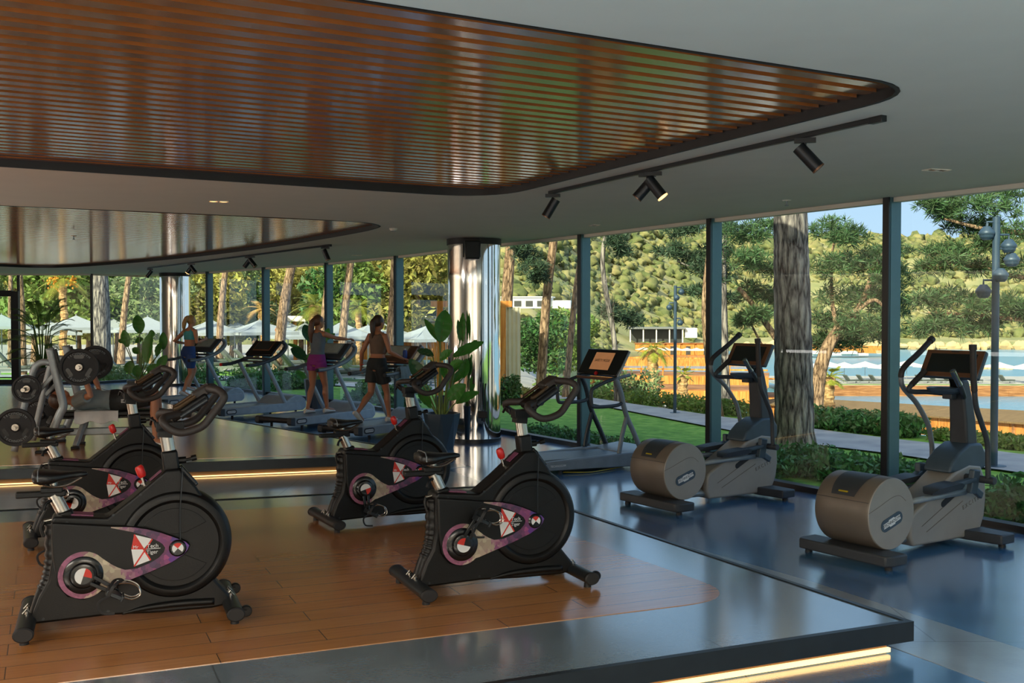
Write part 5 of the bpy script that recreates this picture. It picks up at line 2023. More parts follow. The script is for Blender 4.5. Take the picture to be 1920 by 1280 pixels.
    mb = MB()
    for s in (-1, 1):
        pts = [(0.83, s * 0.045, 1.128), (0.745, s * 0.09, 1.125), (0.690, s * 0.155, 1.118), (0.685, s * 0.195, 1.095), (0.725, s * 0.208, 1.058), (0.785, s * 0.21, 1.042), (0.880, s * 0.205, 1.070), (0.938, s * 0.20, 1.135), (0.992, s * 0.195, 1.205), (0.998, s * 0.185, 1.235), (0.975, s * 0.15, 1.258), (0.935, s * 0.07, 1.262), (0.925, 0, 1.262)]
        mb.tube(cr(pts, 6), 0.0215, 12)
    mb.build('handlebar', 'handle_foam', t, angle=0)
    mb = MB()
    mb.bar((0.735, 0, 1.100), (0.925, 0, 1.225), 0.15, 0.045)
    cs = mb.build('console', 'black_plastic', t, bevel=0.012)
    mb = MB()
    mb.bar((0.855, 0, 1.215), (0.945, 0, 1.272), 0.125, 0.05)
    mb.build('display', 'handle_foam', cs, bevel=0.01)
    mb = MB()
    mb.bar((0.858, 0, 1.2435), (0.928, 0, 1.288), 0.10, 0.004)
    mb.build('display_screen', 'screen_black', cs)
    for s in (-1, 1):
        mb = MB()
        mb.tube(cr([(0.745, s * 0.072, 1.16), (0.77, s * 0.076, 1.165), (0.86, s * 0.074, 1.225)], 4), 0.011, 8)
        mb.build('bottle_guard', 'bottle_bronze', cs)
        mb = MB()
        mb.tube([(0.78, s * 0.085, 1.115), (0.92, s * 0.085, 1.205)], 0.017, 10)
        mb.build('side_grip', 'dark_steel', cs)
    mb = MB()
    mb.cyl((0.76, 0, 0.866), (0.812, 0, 0.868), 0.019, 14)
    mb.cyl((0.812, 0, 0.868), (0.845, 0, 0.874), 0.008, 10)
    mb.cyl((0.84, 0, 0.874), (0.868, 0, 0.88), 0.016, 12)
    mb.build('adjust_knob', 'black_plastic', t)
    # resistance knob
    mb = MB()
    mb.cyl((0.598, 0, 0.73), (0.574, 0, 0.80), 0.008, 10)
    mb.build('knob_stem', 'steel', t)
    mb = MB()
    mb.tube([(0.585, 0, 0.785), (0.578, 0, 0.80), (0.566, 0, 0.835), (0.561, 0, 0.845)], [0.017, 0.024, 0.024, 0.018], 14)
    mb.build('resistance_knob', 'red_plastic', t, angle=50)
    mb = MB()
    mb.tube(cr([(0.782, -0.05, 0.835), (0.785, -0.1, 0.80), (0.772, -0.116, 0.62), (0.771, -0.122, 0.45)], 6), 0.0035, 6)
    mb.build('cable', 'dark_steel', t)
    mb = MB()
    mb.bar((0.62, -0.0, 0.7655), (0.68, -0.0, 0.8155), 0.06, 0.004)
    mb.build('warning_label', 'mauve_label', t)
    mb = MB()
    mb.bar((0.778, 0, 0.838), (0.868, 0, 0.728), 0.07, 0.022, (1, 0, 0))
    mb.build('front_hood', 'black_gloss', t, bevel=0.006)
    mb = MB()
    mb.bar((0.22, 0, 0.609), (0.33, 0, 0.597), 0.10, 0.006)
    mb.build('rear_label', 'mauve_label', t)
    # seat
    mb = MB()
    mb.bar((0.20, 0, 0.57), (0.186, 0, 0.625), 0.08, 0.075, (0, 1, 0))
    mb.build('seat_collar', 'black_plastic', t, bevel=0.012)
    mb = MB()
    mb.tube([(0.194, 0, 0.59), (0.135, 0, 0.715)], 1.0, 20, flat=(0.027, 0.035))
    mb.build('seat_post', 'steel', t)
    mb = MB()
    mb.bar((-0.05, 0, 0.722), (0.195, 0, 0.722), 0.052, 0.032)
    mb.bar((0.07, 0, 0.742), (0.18, 0, 0.742), 0.06, 0.03)
    mb.build('seat_slider', 'black_plastic', t, bevel=0.006)
    mb = MB()
    mb.cyl((0.135, 0, 0.74), (0.135, 0, 0.79), 0.02, 12)
    for s in (-1, 1):
        mb.tube(cr([(0.06, s * 0.035, 0.785), (0.12, s * 0.03, 0.762), (0.20, s * 0.025, 0.765), (0.275, s * 0.012, 0.80)], 5), 0.005, 6)
    mb.build('seat_clamp', 'steel', t)
    mb = MB()
    rings = []
    for x, hw, zt, zb in ((0.030, 0.055, 0.832, 0.808), (0.036, 0.085, 0.846, 0.785), (0.07, 0.102, 0.852, 0.772), (0.12, 0.098, 0.846, 0.775), (0.17, 0.068, 0.838, 0.788), (0.22, 0.040, 0.836, 0.796), (0.27, 0.030, 0.836, 0.800), (0.298, 0.022, 0.830, 0.806), (0.304, 0.010, 0.824, 0.812)):
        rg = []
        for k in range(16):
            a = 2 * PI * k / 16
            cy, cz = math.cos(a), math.sin(a)
            rg.append(Vector((x, hw * math.copysign(abs(cy) ** 0.8, cy), (zt + zb) / 2 + (zt - zb) / 2 * math.copysign(abs(cz) ** 0.7, cz))))
        rings.append(rg)
    mb.loft(rings)
    sd = mb.build('saddle', 'seat_leather', t, angle=60)
    mb = MB()
    mb.tube([r_ * 1.0 for r_ in [Vector((0.062, y, z)) for y, z in ((-0.097, 0.80), (-0.095, 0.83), (-0.07, 0.851), (0, 0.8545), (0.07, 0.851), (0.095, 0.83), (0.097, 0.80))]], 0.0035, 6)
    mb.build('seam', 'grey_paint', sd)
    # levers
    mb = MB()
    mb.tube(cr([(0.15, 0.0, 0.695), (0.10, -0.03, 0.675), (0.085, -0.04, 0.64)], 5), [0.012, 0.008, 0.011], 8)
    mb.build('slider_lever', 'black_plastic', t)
    mb = MB()
    mb.cyl((0.17, 0, 0.59), (0.085, 0, 0.575), 0.010, 10)
    mb.build('height_pin', 'steel', t)
    mb = MB()
    mb.tube(cr([(0.085, -0.02, 0.575), (0.072, -0.03, 0.545), (0.085, -0.035, 0.50)], 4), [0.011, 0.008, 0.010], 8)
    mb.build('height_lever', 'black_plastic', t)
    return t


bike('black spin bike nearest the camera at the left, its right pedal low and forward', (-2.57, 5.62, PT), 21.0, -30)
bike('black spin bike half hidden behind the nearest one at the far left', (-3.53, 7.78, PT), 25.0, 150)
bike('black spin bike at the centre front, its near pedal raised', (-0.60, 6.37, PT), 22.5, 62)
bike('black spin bike at the back of the platform, its near pedal straight down', (-1.47, 8.40, PT), 27.5, -86)


# ------------------------------------------------------------------ ellipticals
def elliptical(label, loc, deg):
    t = thing('elliptical_trainer', label, 'elliptical', loc, deg, 'taupe elliptical trainers by the window')
    mb = MB()
    mb.prism([(0.0, -0.40), (0.0, 0.40), (0.06, 0.43), (0.22, 0.43), (0.22, 0.28), (0.30, 0.20), (0.30, -0.20), (0.22, -0.28), (0.22, -0.43), (0.06, -0.43)], 0.032, 0.112, 'xy')
    rf = mb.build('rear_foot', 'dark_grey_plastic', t, bevel=0.012)
    mb = MB()
    mb.prism([(1.40, -0.43), (1.36, -0.15), (1.36, 0.15), (1.40, 0.43), (1.58, 0.43), (1.60, 0.0), (1.58, -0.43)], 0.032, 0.112, 'xy')
    ff = mb.build('front_foot', 'dark_grey_plastic', t, bevel=0.012)
    for pr, x in ((rf, 0.08), (ff, 1.5)):
        for y in (-0.37, 0.37):
            mb = MB()
            mb.cyl((x, y, 0), (x, y, 0.035), 0.03, 14, 0.024)
            mb.build('foot_pad', 'black_rubber', pr)
    mb = MB()
    mb.tube([(0.25, 0, 0.11), (0.78, 0, 0.11)], 1.0, 18, flat=(0.095, 0.045))
    mb.build('centre_rail', 'silver_paint', t)
    # drum
    c = (0.265, 0, 0.372)
    mb = MB()
    mb.lathe([(0.225, -0.252), (0.262, -0.246), (0.270, -0.235), (0.2735, -0.12), (0.2745, 0), (0.2735, 0.12), (0.270, 0.235), (0.262, 0.246), (0.0, 0.252)], c, 'y', 64)
    dm = mb.build('drum', 'drum_taupe', t, angle=50)
    mb = MB()
    mb.lathe([(0.0, -0.2535), (0.262, -0.2535), (0.267, -0.247)], c, 'y', 64)
    mb.build('drum_side', 'housing_grey', dm)
    mb = MB()
    n = 16
    A0, A1 = R(78), R(152)
    vs, fs = [], []
    for i in range(n + 1):
        a = A0 + (A1 - A0) * i / n
        sh = 0.03 * (i / n) ** 3
        for k in range(9):
            y = -0.135 + sh + (0.27 - 2 * sh) * k / 8
            r = 0.2755 + 0.006 * math.sin(PI * min(1, (n - i) / 3 * 0.5 + 0.2)) * (1 if 0 < k < 8 else 0.2)
            vs.append((c[0] + r * math.cos(a), y, c[2] + r * math.sin(a)))
    for i in range(n):
        for k in range(8):
            b_ = i * 9 + k
            fs.append((b_, b_ + 1, b_ + 10, b_ + 9))
    mb.add(vs, fs)
    vp = mb.build('top_cover', 'dark_grey_plastic', dm, angle=50)
    mb = MB()
    a = R(146)
    p_ = Vector((c[0] + 0.285 * math.cos(a), 0, c[2] + 0.285 * math.sin(a)))
    mb.box(p_, (0.012, 0.085, 0.004), Matrix.Rotation(-(a - PI / 2), 3, 'Y'))
    mb.build('yellow_mark', 'yellow_decal', vp)
    mb = MB()
    mb.tube([(c[0] + 0.276 * math.cos(R(158)), -0.245, c[2] + 0.276 * math.sin(R(158))), (c[0] + 0.276 * math.cos(R(158)), 0.245, c[2] + 0.276 * math.sin(R(158)))], 0.002, 5)
    mb.build('seam', 'dark_grey_plastic', dm)
    mb = MB()
    mb.tube(cr([(0.0, -0.2545, 0.40), (0.12, -0.2545, 0.44), (0.27, -0.2545, 0.495), (0.36, -0.2545, 0.50), (0.43, -0.2545, 0.455)], 6), 0.002, 5)
    mb.build('side_seam', 'drum_taupe', dm)
    mb = MB()
    mb.prism(rr(0.265, 0.315, 0.128, 0.046, R(18)), -0.252, -0.2575)
    lg = mb.build('logo_plate', 'blue_grey_plastic', dm, angle=30)
    mb = MB()
    L = lambda x, z: (0.265 + x * math.cos(R(18)) - z * math.sin(R(18)), 0.315 + x * math.sin(R(18)) + z * math.cos(R(18)))
    mb.prism([L(-0.10, -0.018), L(-0.035, -0.018), L(-0.03, -0.028), L(0.03, -0.028), L(0.035, -0.018), L(0.10, -0.018), L(0.10, 0.018), L(0.035, 0.018), L(0.03, 0.027), L(-0.03, 0.027), L(-0.035, 0.018), L(-0.10, 0.018)], -0.257, -0.2585)
    mb.build('logo_field', 'white_decal', lg, angle=20)
    text('lettering', 'TECHNOGYM', 0.034, 'dark_grey_plastic', lg, face_y(0.265, -0.259, 0.315, R(18)), 0.0008)
    # housing
    mb = MB()
    mb.prism([(0.70, 0.05), (0.655, 0.13), (0.665, 0.27), (0.70, 0.31), (0.92, 0.42), (1.12, 0.53), (1.25, 0.60), (1.42, 0.64), (1.58, 0.62), (1.645, 0.50), (1.655, 0.34), (1.635, 0.20), (1.57, 0.07), (1.45, 0.045)], -0.13, 0.13)
    hs = mb.build('housing', 'housing_grey', t, bevel=0.022, bseg=3)
    mb = MB()
    mb.prism([(0.648, 0.13), (0.658, 0.272), (0.72, 0.30), (0.71, 0.13)], -0.10, 0.10)
    mb.build('rear_panel', 'drum_taupe', hs, bevel=0.01)
    for s in (-1, 1):
        mb = MB()
        mb.prism(rr(1.20, 0.415, 0.17, 0.026, R(27)), s * 0.125, s * 0.133)
        mb.build('side_slot', 'black_rubber', hs, angle=30)
    mb = MB()
    for a, b in (((0.80, 0.20), (1.28, 0.42)), ((0.86, 0.15), (1.33, 0.35))):
        mb.bar((*a[:1], -0.131, a[1]), (b[0], -0.131, b[1]), 0.004, 0.004)
    mb.build('groove', 'drum_taupe', hs)
    text('lettering', 'E X C I T E', 0.05, 'drum_taupe', hs, face_y(1.44, -0.131, 0.325, R(17)), 0.001)
    mb = MB()
    mb.prism([(1.16, 0.585), (1.20, 0.665), (1.30, 0.745), (1.44, 0.805), (1.60, 0.80), (1.655, 0.72), (1.655, 0.60), (1.58, 0.575)], -0.125, 0.125)
    mb.build('hood', 'blue_grey_plastic', t, bevel=0.02, bseg=3)
    mb = MB()
    mb.loft([[(x0 + dx, sy, z) for dx, sy in ((-dd, -w), (dd, -w), (dd, w), (-dd, w))] for x0, dd, w, z in ((1.53, 0.075, 0.085, 0.76), (1.515, 0.07, 0.08, 0.98), (1.48, 0.06, 0.07, 1.20), (1.46, 0.05, 0.06, 1.32))])
    mb.build('column', 'dark_grey_plastic', t, bevel=0.02, bseg=3)
    # swing arms
    AR = {-1: ((1.37, 0.54), [(1.365, 0.54), (1.36, 0.62), (1.345, 0.84), (1.265, 1.00), (1.19, 1.14), (1.16, 1.31), (1.15, 1.42), (1.14, 1.61)], -0.33),
          1: ((1.56, 0.53), [(1.57, 0.52), (1.58, 0.62), (1.578, 0.73), (1.545, 0.86), (1.50, 0.95), (1.36, 1.11), (1.19, 1.24), (1.153, 1.31), (1.165, 1.39), (1.24, 1.45), (1.366, 1.52), (1.56, 1.645)], 0.33)}
    for s in (-1, 1):
        (px, pz), pts, y = AR[s]
        mb = MB()
        mb.cyl((px, s * 0.12, pz), (px, s * 0.385, pz), 0.030, 16)
        ax = mb.build('pivot_axle', 'dark_grey_plastic', t, bevel=0.004)
        P = cr([(x, y, z) for x, z in pts], 6)
        k = int(len(P) * 0.66)
        mb = MB()
        mb.tube(P[:k + 1], 0.0215, 14)
        arm = mb.build('swing_arm', 'grey_paint' if s > 0 else 'dark_grey_plastic', t, angle=0)
        mb = MB()
        mb.tube(P[k:], 0.0245, 14)
        e = P[-1]
        d = (P[-1] - P[-3]).normalized()
        mb.tube([e - d * 0.03, e + d * 0.012], 0.030, 14)
        mb.build('arm_grip', 'handle_foam', arm, angle=50)
        # pedal with its arm and link
        dx = 0.0 if s < 0 else 0.13
        mb = MB()
        rings = []
        for x, hw, h in ((0.74 + dx, 0.045, 0.015), (0.78 + dx, 0.075, 0.045), (0.95 + dx, 0.085, 0.05), (1.06 + dx, 0.08, 0.05), (1.12 + dx, 0.06, 0.03)):
            z0 = 0.47 + (x - 0.74 - dx) * 0.06
            rings.append([Vector((x, s * 0.225 + q * hw, z0 + (h if up_ else 0))) for q, up_ in ((-0.8, 0), (0.8, 0), (1, 1), (0.86, 1), (0.7, 0.3), (-0.7, 0.3), (-0.86, 1), (-1, 1))])
        mb.loft(rings)
        pd = mb.build('pedal', 'dark_grey_plastic', t, angle=35)
        mb = MB()
        mb.tube([(0.47, s * 0.19, 0.44 + 0.02 * s), (0.80 + dx, s * 0.20, 0.435), (1.25, s * 0.20, 0.44)], 0.024, 12)
        mb.build('pedal_arm', 'silver_paint', t, angle=0)
        mb = MB()
        mb.bar((1.06 + dx, s * 0.225, 0.515), (1.30, s * 0.25, 0.545), 0.06, 0.035)
        mb.bar((1.29, s * 0.235, 0.43), (1.31, s * 0.25, 0.62), 0.05, 0.09, (1, 0, 0))
        mb.bar((1.30, s * 0.235, 0.47), (1.42, s * 0.235, 0.40), 0.04, 0.06)
        mb.build('link_plate', 'blue_grey_plastic', t, bevel=0.01)
    # fixed grips and tray
    for s, pts in ((-1, [(1.45, -0.05, 1.18), (1.36, -0.11, 1.20), (1.27, -0.15, 1.26), (1.20, -0.16, 1.33), (1.135, -0.16, 1.41)]), (1, [(1.45, 0.05, 1.20), (1.30, 0.17, 1.215), (1.17, 0.235, 1.22), (1.135, 0.24, 1.25), (1.20, 0.225, 1.31), (1.295, 0.205, 1.39)])):
        P = cr(pts, 6)
        mb = MB()
        mb.tube(P, 0.021, 12)
        g_ = mb.build('fixed_grip', 'dark_grey_plastic', t, angle=0)
        mb = MB()
        d = (P[-1] - P[-9]) / 8
        mb.tube([P[-10], P[-6], P[-3], P[-1]], 0.0245, 12)
        mb.build('hand_sensor', 'steel' if s < 0 else 'handle_foam', g_, angle=50)
    mb = MB()
    mb.M = Matrix.Translation((1.33, 0.04, 1.245)) @ Matrix.Diagonal((0.9, 1.15, 1, 1))
    mb.lathe([(0.0, -0.03), (0.09, -0.035), (0.13, -0.005), (0.135, 0.01), (0.12, 0.016), (0.085, 0.012), (0.075, -0.012), (0.0, -0.014)], seg=28)
    mb.build('cup_tray', 'blue_grey_plastic', t, angle=50)
    mb = MB()
    mb.box((1.36, 0.02, 1.195), (0.07, 0.09, 0.06))
    mb.build('tray_bracket', 'dark_grey_plastic', t, bevel=0.008)
    # console
    lo, hi = Vector((1.315, 0, 1.335)), Vector((1.44, 0, 1.555))
    mb = MB()
    mb.bar(lo, hi, 0.54, 0.045)
    cs = mb.build('console', 'blue_grey_plastic', t, bevel=0.014)
    nrm = (hi - lo).normalized().cross(Vector((0, 1, 0)))
    nrm = -nrm if nrm.x > 0 else nrm
    mb = MB()
    mb.bar(lo + nrm * 0.023 + (hi - lo) * 0.02, hi + nrm * 0.023 - (hi - lo) * 0.02, 0.525, 0.008)
    mb.build('bezel', 'bronze_trim', cs, bevel=0.003)
    mb = MB()
    mb.bar(lo + nrm * 0.028 + (hi - lo) * 0.17, hi + nrm * 0.028 - (hi - lo) * 0.16, 0.42, 0.004)
    mb.build('screen', 'screen_black', cs)
    mb = MB()
    mb.bar(hi + nrm * 0.026 - (hi - lo) * 0.095, hi + nrm * 0.026 - (hi - lo) * 0.055, 0.07, 0.004)
    mb.build('badge', 'dark_grey_plastic', cs)
    mb = MB()
    mb.bar((1.46, 0, 1.28), (1.41, 0, 1.42), 0.14, 0.08, (0, 1, 0))
    mb.build('console_mount', 'black_plastic', t, bevel=0.012)
    return t


elliptical('large elliptical trainer nearest the camera at the right, taupe drum in front', (2.465, 7.97, 0), 33.5)
elliptical('farther elliptical trainer beside the thick pine trunk, left of the nearest one', (1.28, 10.12, 0), 33.5)


# ------------------------------------------------------------------ treadmills
def treadmill(label, loc, deg, rail, trim, scr, body='dark_grey_plastic', red=False):
    t = thing('treadmill', label, 'treadmill', loc, deg)
    W = 0.83
    side = [(0.10, 0.075), (0.03, 0.085), (0.0, 0.105), (0.0, 0.185), (0.03, 0.203), (1.55, 0.212), (1.95, 0.22), (2.02, 0.13), (1.95, 0.06), (1.5, 0.06)]
    for y in (0.0, W - 0.085):
        mb = MB()
        mb.prism(side, y, y + 0.085)
        sk = mb.build('side_rail', 'tread_grey', t, bevel=0.012)
        mb = MB()
        mb.prism([(0.095, 0.072), (0.02, 0.082), (-0.006, 0.105), (-0.006, 0.185), (0.02, 0.207), (0.095, 0.208)], y - 0.004, y + 0.089)
        mb.build('rear_cap', 'dark_grey_plastic', sk, bevel=0.008)
        if y == 0:
            mb = MB()
            mb.prism(rr(0.235, 0.142, 0.115, 0.043, 0), 0.002, -0.006)
            lg = mb.build('logo_plate', 'dark_grey_plastic', sk, angle=30)
            mb = MB()
            mb.prism(rr(0.235, 0.142, 0.09, 0.022, 0), -0.0055, -0.0075)
            mb.build('logo_field', 'white_decal', lg, angle=30)
            text('lettering', 'TECHNOGYM', 0.026, 'dark_grey_plastic', lg, face_y(0.235, -0.008, 0.142), 0.0006)
    mb = MB()
    mb.box((0.85, W / 2, 0.165), (1.62, W - 0.16, 0.055))
    mb.build('belt', 'belt', t, bevel=0.01)
    mb = MB()
    mb.cyl((0.045, 0.08, 0.155), (0.045, W - 0.08, 0.155), 0.045, 18)
    mb.build('rear_roller', 'black_rubber', t)
    mb = MB()
    mb.prism([(1.44, 0.19), (1.52, 0.225), (1.66, 0.315), (1.78, 0.352), (1.92, 0.335), (2.03, 0.26), (2.06, 0.16), (2.04, 0.08), (1.5, 0.08)], 0.03, W - 0.03)
    mb.build('motor_hood', 'tread_grey', t, bevel=0.03, bseg=3)
    for y in (0.05, W - 0.05):
        mb = MB()
        mb.tube([(1.56, y, 0.17), (1.32, y, 0.56), (1.06, y, 0.985)], 1.0, 14, flat=(0.026, 0.042))
        mb.build('upright', 'tread_grey', t)
        mb = MB()
        P = cr([(0.64, y, 0.945), (0.85, y, 0.955), (1.08, y, 1.0), (1.28, y, 1.06), (1.42, y, 1.13), (1.53, y, 1.23), (1.54, y, 1.30), (1.47, y, 1.36)], 5)
        mb.tube(P, [0.028, 0.030, 0.034, 0.038, 0.042, 0.045, 0.04, 0.03], 14)
        hr = mb.build('handrail', rail, t, angle=0)
        mb = MB()
        mb.tube([(0.625, y, 0.945), (0.65, y, 0.946)], 0.031, 14)
        mb.build('rail_end', 'red_plastic' if y > 0.4 and red else 'black_rubber', hr)
        mb = MB()
        mb.box((0.74, y, 0.984), (0.13, 0.03, 0.006))
        mb.build('rail_marking', 'yellow_decal' if y < 0.4 else 'grey_paint', hr)
    lo, hi = Vector((1.20, W / 2, 1.10)), Vector((1.47, W / 2, 1.355))
    mb = MB()
    mb.bar(lo, hi, W - 0.12, 0.055)
    cs = mb.build('console', body, t, bevel=0.016)
    nrm = (hi - lo).normalized().cross(Vector((0, 1, 0)))
    nrm = -nrm if nrm.x > 0 else nrm
    mb = MB()
    mb.bar(lo.lerp(hi, 0.30) + nrm * 0.028, lo.lerp(hi, 0.97) + nrm * 0.028, 0.46, 0.008)
    mb.build('screen_frame', trim, cs, bevel=0.003)
    mb = MB()
    mb.bar(lo.lerp(hi, 0.36) + nrm * 0.033, lo.lerp(hi, 0.92) + nrm * 0.033, 0.40, 0.006)
    mb.build('screen', scr, cs)
    mb = MB()
    mb.tube([(1.16, 0.06, 1.05), (1.16, W - 0.06, 1.05)], 0.022, 12)
    mb.tube([(1.10, 0.06, 1.0), (1.10, W - 0.06, 1.0)], 0.016, 12)
    mb.build('front_bar', 'dark_grey_plastic', t)
    mb = MB()
    mb.box((1.14, W / 2, 0.985), (0.06, 0.09, 0.06))
    mb.build('safety_key', 'black_plastic', t, bevel=0.008)
    for x in (0.3, 1.8):
        for y in (0.06, W - 0.06):
            mb = MB()
            mb.cyl((x, y, 0), (x, y, 0.09), 0.022, 12)
            mb.build('foot', 'black_rubber', t)
    return t


mat('screen_dim', (178, 188, 178), 0.5, spec=0.4)  # switched-off screen; window reflection painted in as a pale base colour
treadmill('far left treadmill with the woman in blue shorts running on it', (-6.78, 20.75, 0), 55, 'grey_paint', 'silver_paint', 'screen_dim', red=True)
treadmill('empty treadmill with black handrails, second from the left', (-5.10, 18.64, 0), 54, 'dark_grey_plastic', 'bronze_trim', 'screen_black', 'black_plastic', True)
treadmill('treadmill with grey handrails under the woman in purple shorts', (-3.53, 17.0, 0), 55.5, 'grey_paint', 'silver_paint', 'screen_dim')
treadmill('treadmill with a bronze console under the woman in black shorts', (-2.25, 15.57, 0), 55, 'grey_paint', 'bronze_trim', 'screen_dim', 'bronze_dark')


def sleek_treadmill(label, loc, deg):
    t = thing('treadmill', label, 'treadmill', loc, deg)
    W = 0.82
    for y in (0.0, W - 0.09):
        mb = MB()
        mb.prism([(0.03, 0.055), (0.0, 0.09), (0.03, 0.155), (0.5, 0.175), (1.05, 0.195), (1.62, 0.205), (1.70, 0.12), (1.62, 0.05), (1.2, 0.03)], y, y + 0.09)
        s = mb.build('side_rail', 'grey_paint', t, bevel=0.012)
        if y == 0:
            text('lettering', 'TECHNOGYM', 0.034, 'white_decal', s, face_y(0.19, -0.002, 0.105), 0.0015)
    mb = MB()
    mb.box((0.66, W / 2, 0.14), (1.26, W - 0.17, 0.06))
    mb.build('belt', 'belt', t, bevel=0.01)
    mb = MB()
    mb.cyl((0.0, 0.05, 0.12), (0.0, W - 0.05, 0.12), 0.055, 20)
    mb.build('rear_roller', 'black_rubber', t)
    mb = MB()
    mb.prism([(1.22, 0.17), (1.30, 0.205), (1.60, 0.235), (1.70, 0.19), (1.72, 0.10), (1.3, 0.08)], 0.03, W - 0.03)
    mb.build('motor_hood', 'silver_paint', t, bevel=0.02)
    for y in (0.04, W - 0.04):
        mb = MB()
        mb.tube(cr([(1.24, y, 1.13), (1.03, y, 1.09), (0.99, y, 1.08)], 3), 0.02, 10)
        P = cr([(1.02, y, 1.10), (1.08, y, 0.99), (1.12, y, 0.88), (1.145, y, 0.77), (1.20, y, 0.62), (1.30, y, 0.43), (1.42, y, 0.19)], 6)
        mb.tube(P, 1.0, 12, flat=(0.020, 0.034))
        P = cr([(1.195, y, 0.63), (1.16, y, 0.52), (1.12, y, 0.38), (1.08, y, 0.18)], 6)
        mb.tube(P, 1.0, 12, flat=(0.019, 0.030))
        up_ = mb.build('upright', 'dark_steel' if y > 0.4 else 'grey_paint', t, angle=0)
        mb = MB()
        P = cr([(1.12, y, 0.80), (1.07, y, 0.775), (0.95, y, 0.765), (0.75, y, 0.765), (0.69, y, 0.785), (0.675, y, 0.87), (0.68, y, 0.955), (0.71, y, 0.99), (0.85, y, 1.045), (1.03, y, 1.10)], 5)
        mb.tube(P, 0.022, 12)
        mb.build('handrail', 'dark_grey_plastic', t, angle=0)
    mb = MB()
    mb.tube([(0.96, 0.04, 1.085), (0.96, W - 0.04, 1.085)], 0.018, 12)
    mb.build('front_bar', 'bronze_trim', t)
    lo, hi = Vector((1.01, W / 2, 1.115)), Vector((1.19, W / 2, 1.425))
    mb = MB()
    mb.bar(lo, hi, W + 0.02, 0.035)
    cs = mb.build('console', 'black_gloss', t, bevel=0.01)
    nrm = (hi - lo).normalized().cross(Vector((0, 1, 0)))
    nrm = -nrm if nrm.x > 0 else nrm
    mb = MB()
    mb.bar(lo + (hi - lo) * 0.0 - nrm * 0.012, hi - nrm * 0.012, W + 0.045, 0.03)
    mb.build('back_shell', 'silver_paint', cs, bevel=0.012)
    mb = MB()
    mb.bar(lo.lerp(hi, 0.20) + nrm * 0.018, lo.lerp(hi, 0.86) + nrm * 0.018, 0.40, 0.004)
    sc = mb.build('screen', 'screen_tan', cs)
    u = (hi - lo).normalized()
    m3 = Matrix((Vector((0, -1, 0)), u, nrm)).transposed().to_4x4()
    text('screen_text', 'SAFETY MODE', 0.05, 'recess_black', sc, Matrix.Translation(lo.lerp(hi, 0.55) + nrm * 0.0205) @ m3, 0.0006)
    mb = MB()
    mb.cyl(lo.lerp(hi, 0.05) + nrm * 0.015, lo.lerp(hi, 0.05) + nrm * 0.035, 0.024, 16)
    mb.build('stop_button', 'red_plastic', cs)
    for x in (0.25, 1.45):
        for y in (0.05, W - 0.05):
            mb = MB()
            mb.cyl((x, y, 0), (x, y, 0.06), 0.022, 12)
            mb.build('foot', 'black_rubber', t)
    mb = MB()
    mb.tube(cr([(0.3, 0.06, 0.02), (0.6, -0.04, 0.012), (0.9, 0.03, 0.012), (1.2, 0.1, 0.02)], 6), 0.006, 6)
    mb.build('power_cord', 'yellow_decal', t)
    return t


sleek_treadmill('slim dark treadmill with a large black console showing a tan screen', (0.37, 12.21, 0), 30)


# ------------------------------------------------------------------ potted plants
def faceted_pot(t, r0, r1, h, m='dark_grey_plastic'):
    mb = MB()
    n = 8
    ring = lambda r, z, off: [Vector((r * math.cos(2 * PI * (k + off) / n), r * math.sin(2 * PI * (k + off) / n), z)) for k in range(n)]
    A, B = ring(r0, 0, 0.5), ring(r1, h, 0.0)
    vs = A + B
    fs = []
    for k in range(n):
        q = (k + 1) % n
        fs.append((k, n + q, n + k))
        fs.append((k, q, n + q))
    C = ring(r1 * 0.9, h, 0.0)
    D = ring(r1 * 0.86, h - 0.05, 0.0)
    vs += C + D
    for k in range(n):
        q = (k + 1) % n
        fs.append((n + k, n + q, 2 * n + q, 2 * n + k))
        fs.append((2 * n + k, 2 * n + q, 3 * n + q, 3 * n + k))
    fs.append(tuple(reversed(range(n))))
    mb.add(vs, fs)
    p = mb.build('pot', m, t, angle=8)
    mb = MB()
    mb.prism([tuple(v[:2]) for v in D], h - 0.09, h - 0.052, 'xy')
    for k in range(90):
        a, q = rng.random() * 6.28, r1 * 0.78 * math.sqrt(rng.random())
        mb.ell((q * math.cos(a), q * math.sin(a), h - 0.045), (0.022, 0.018, 0.014), 6, 4)
    mb.build('pebbles', 'dark_grey_plastic', t, angle=30)
    return p


mat('strelitzia_leaf', (84, 148, 56), 0.35, island=0.0, trans=0.45, var=0.15, scale=6)
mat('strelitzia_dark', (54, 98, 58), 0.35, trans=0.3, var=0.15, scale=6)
mat('leaf_stem', (110, 130, 60), 0.5)
mat('pot_blue', (48, 62, 72), 0.4, var=0.05)


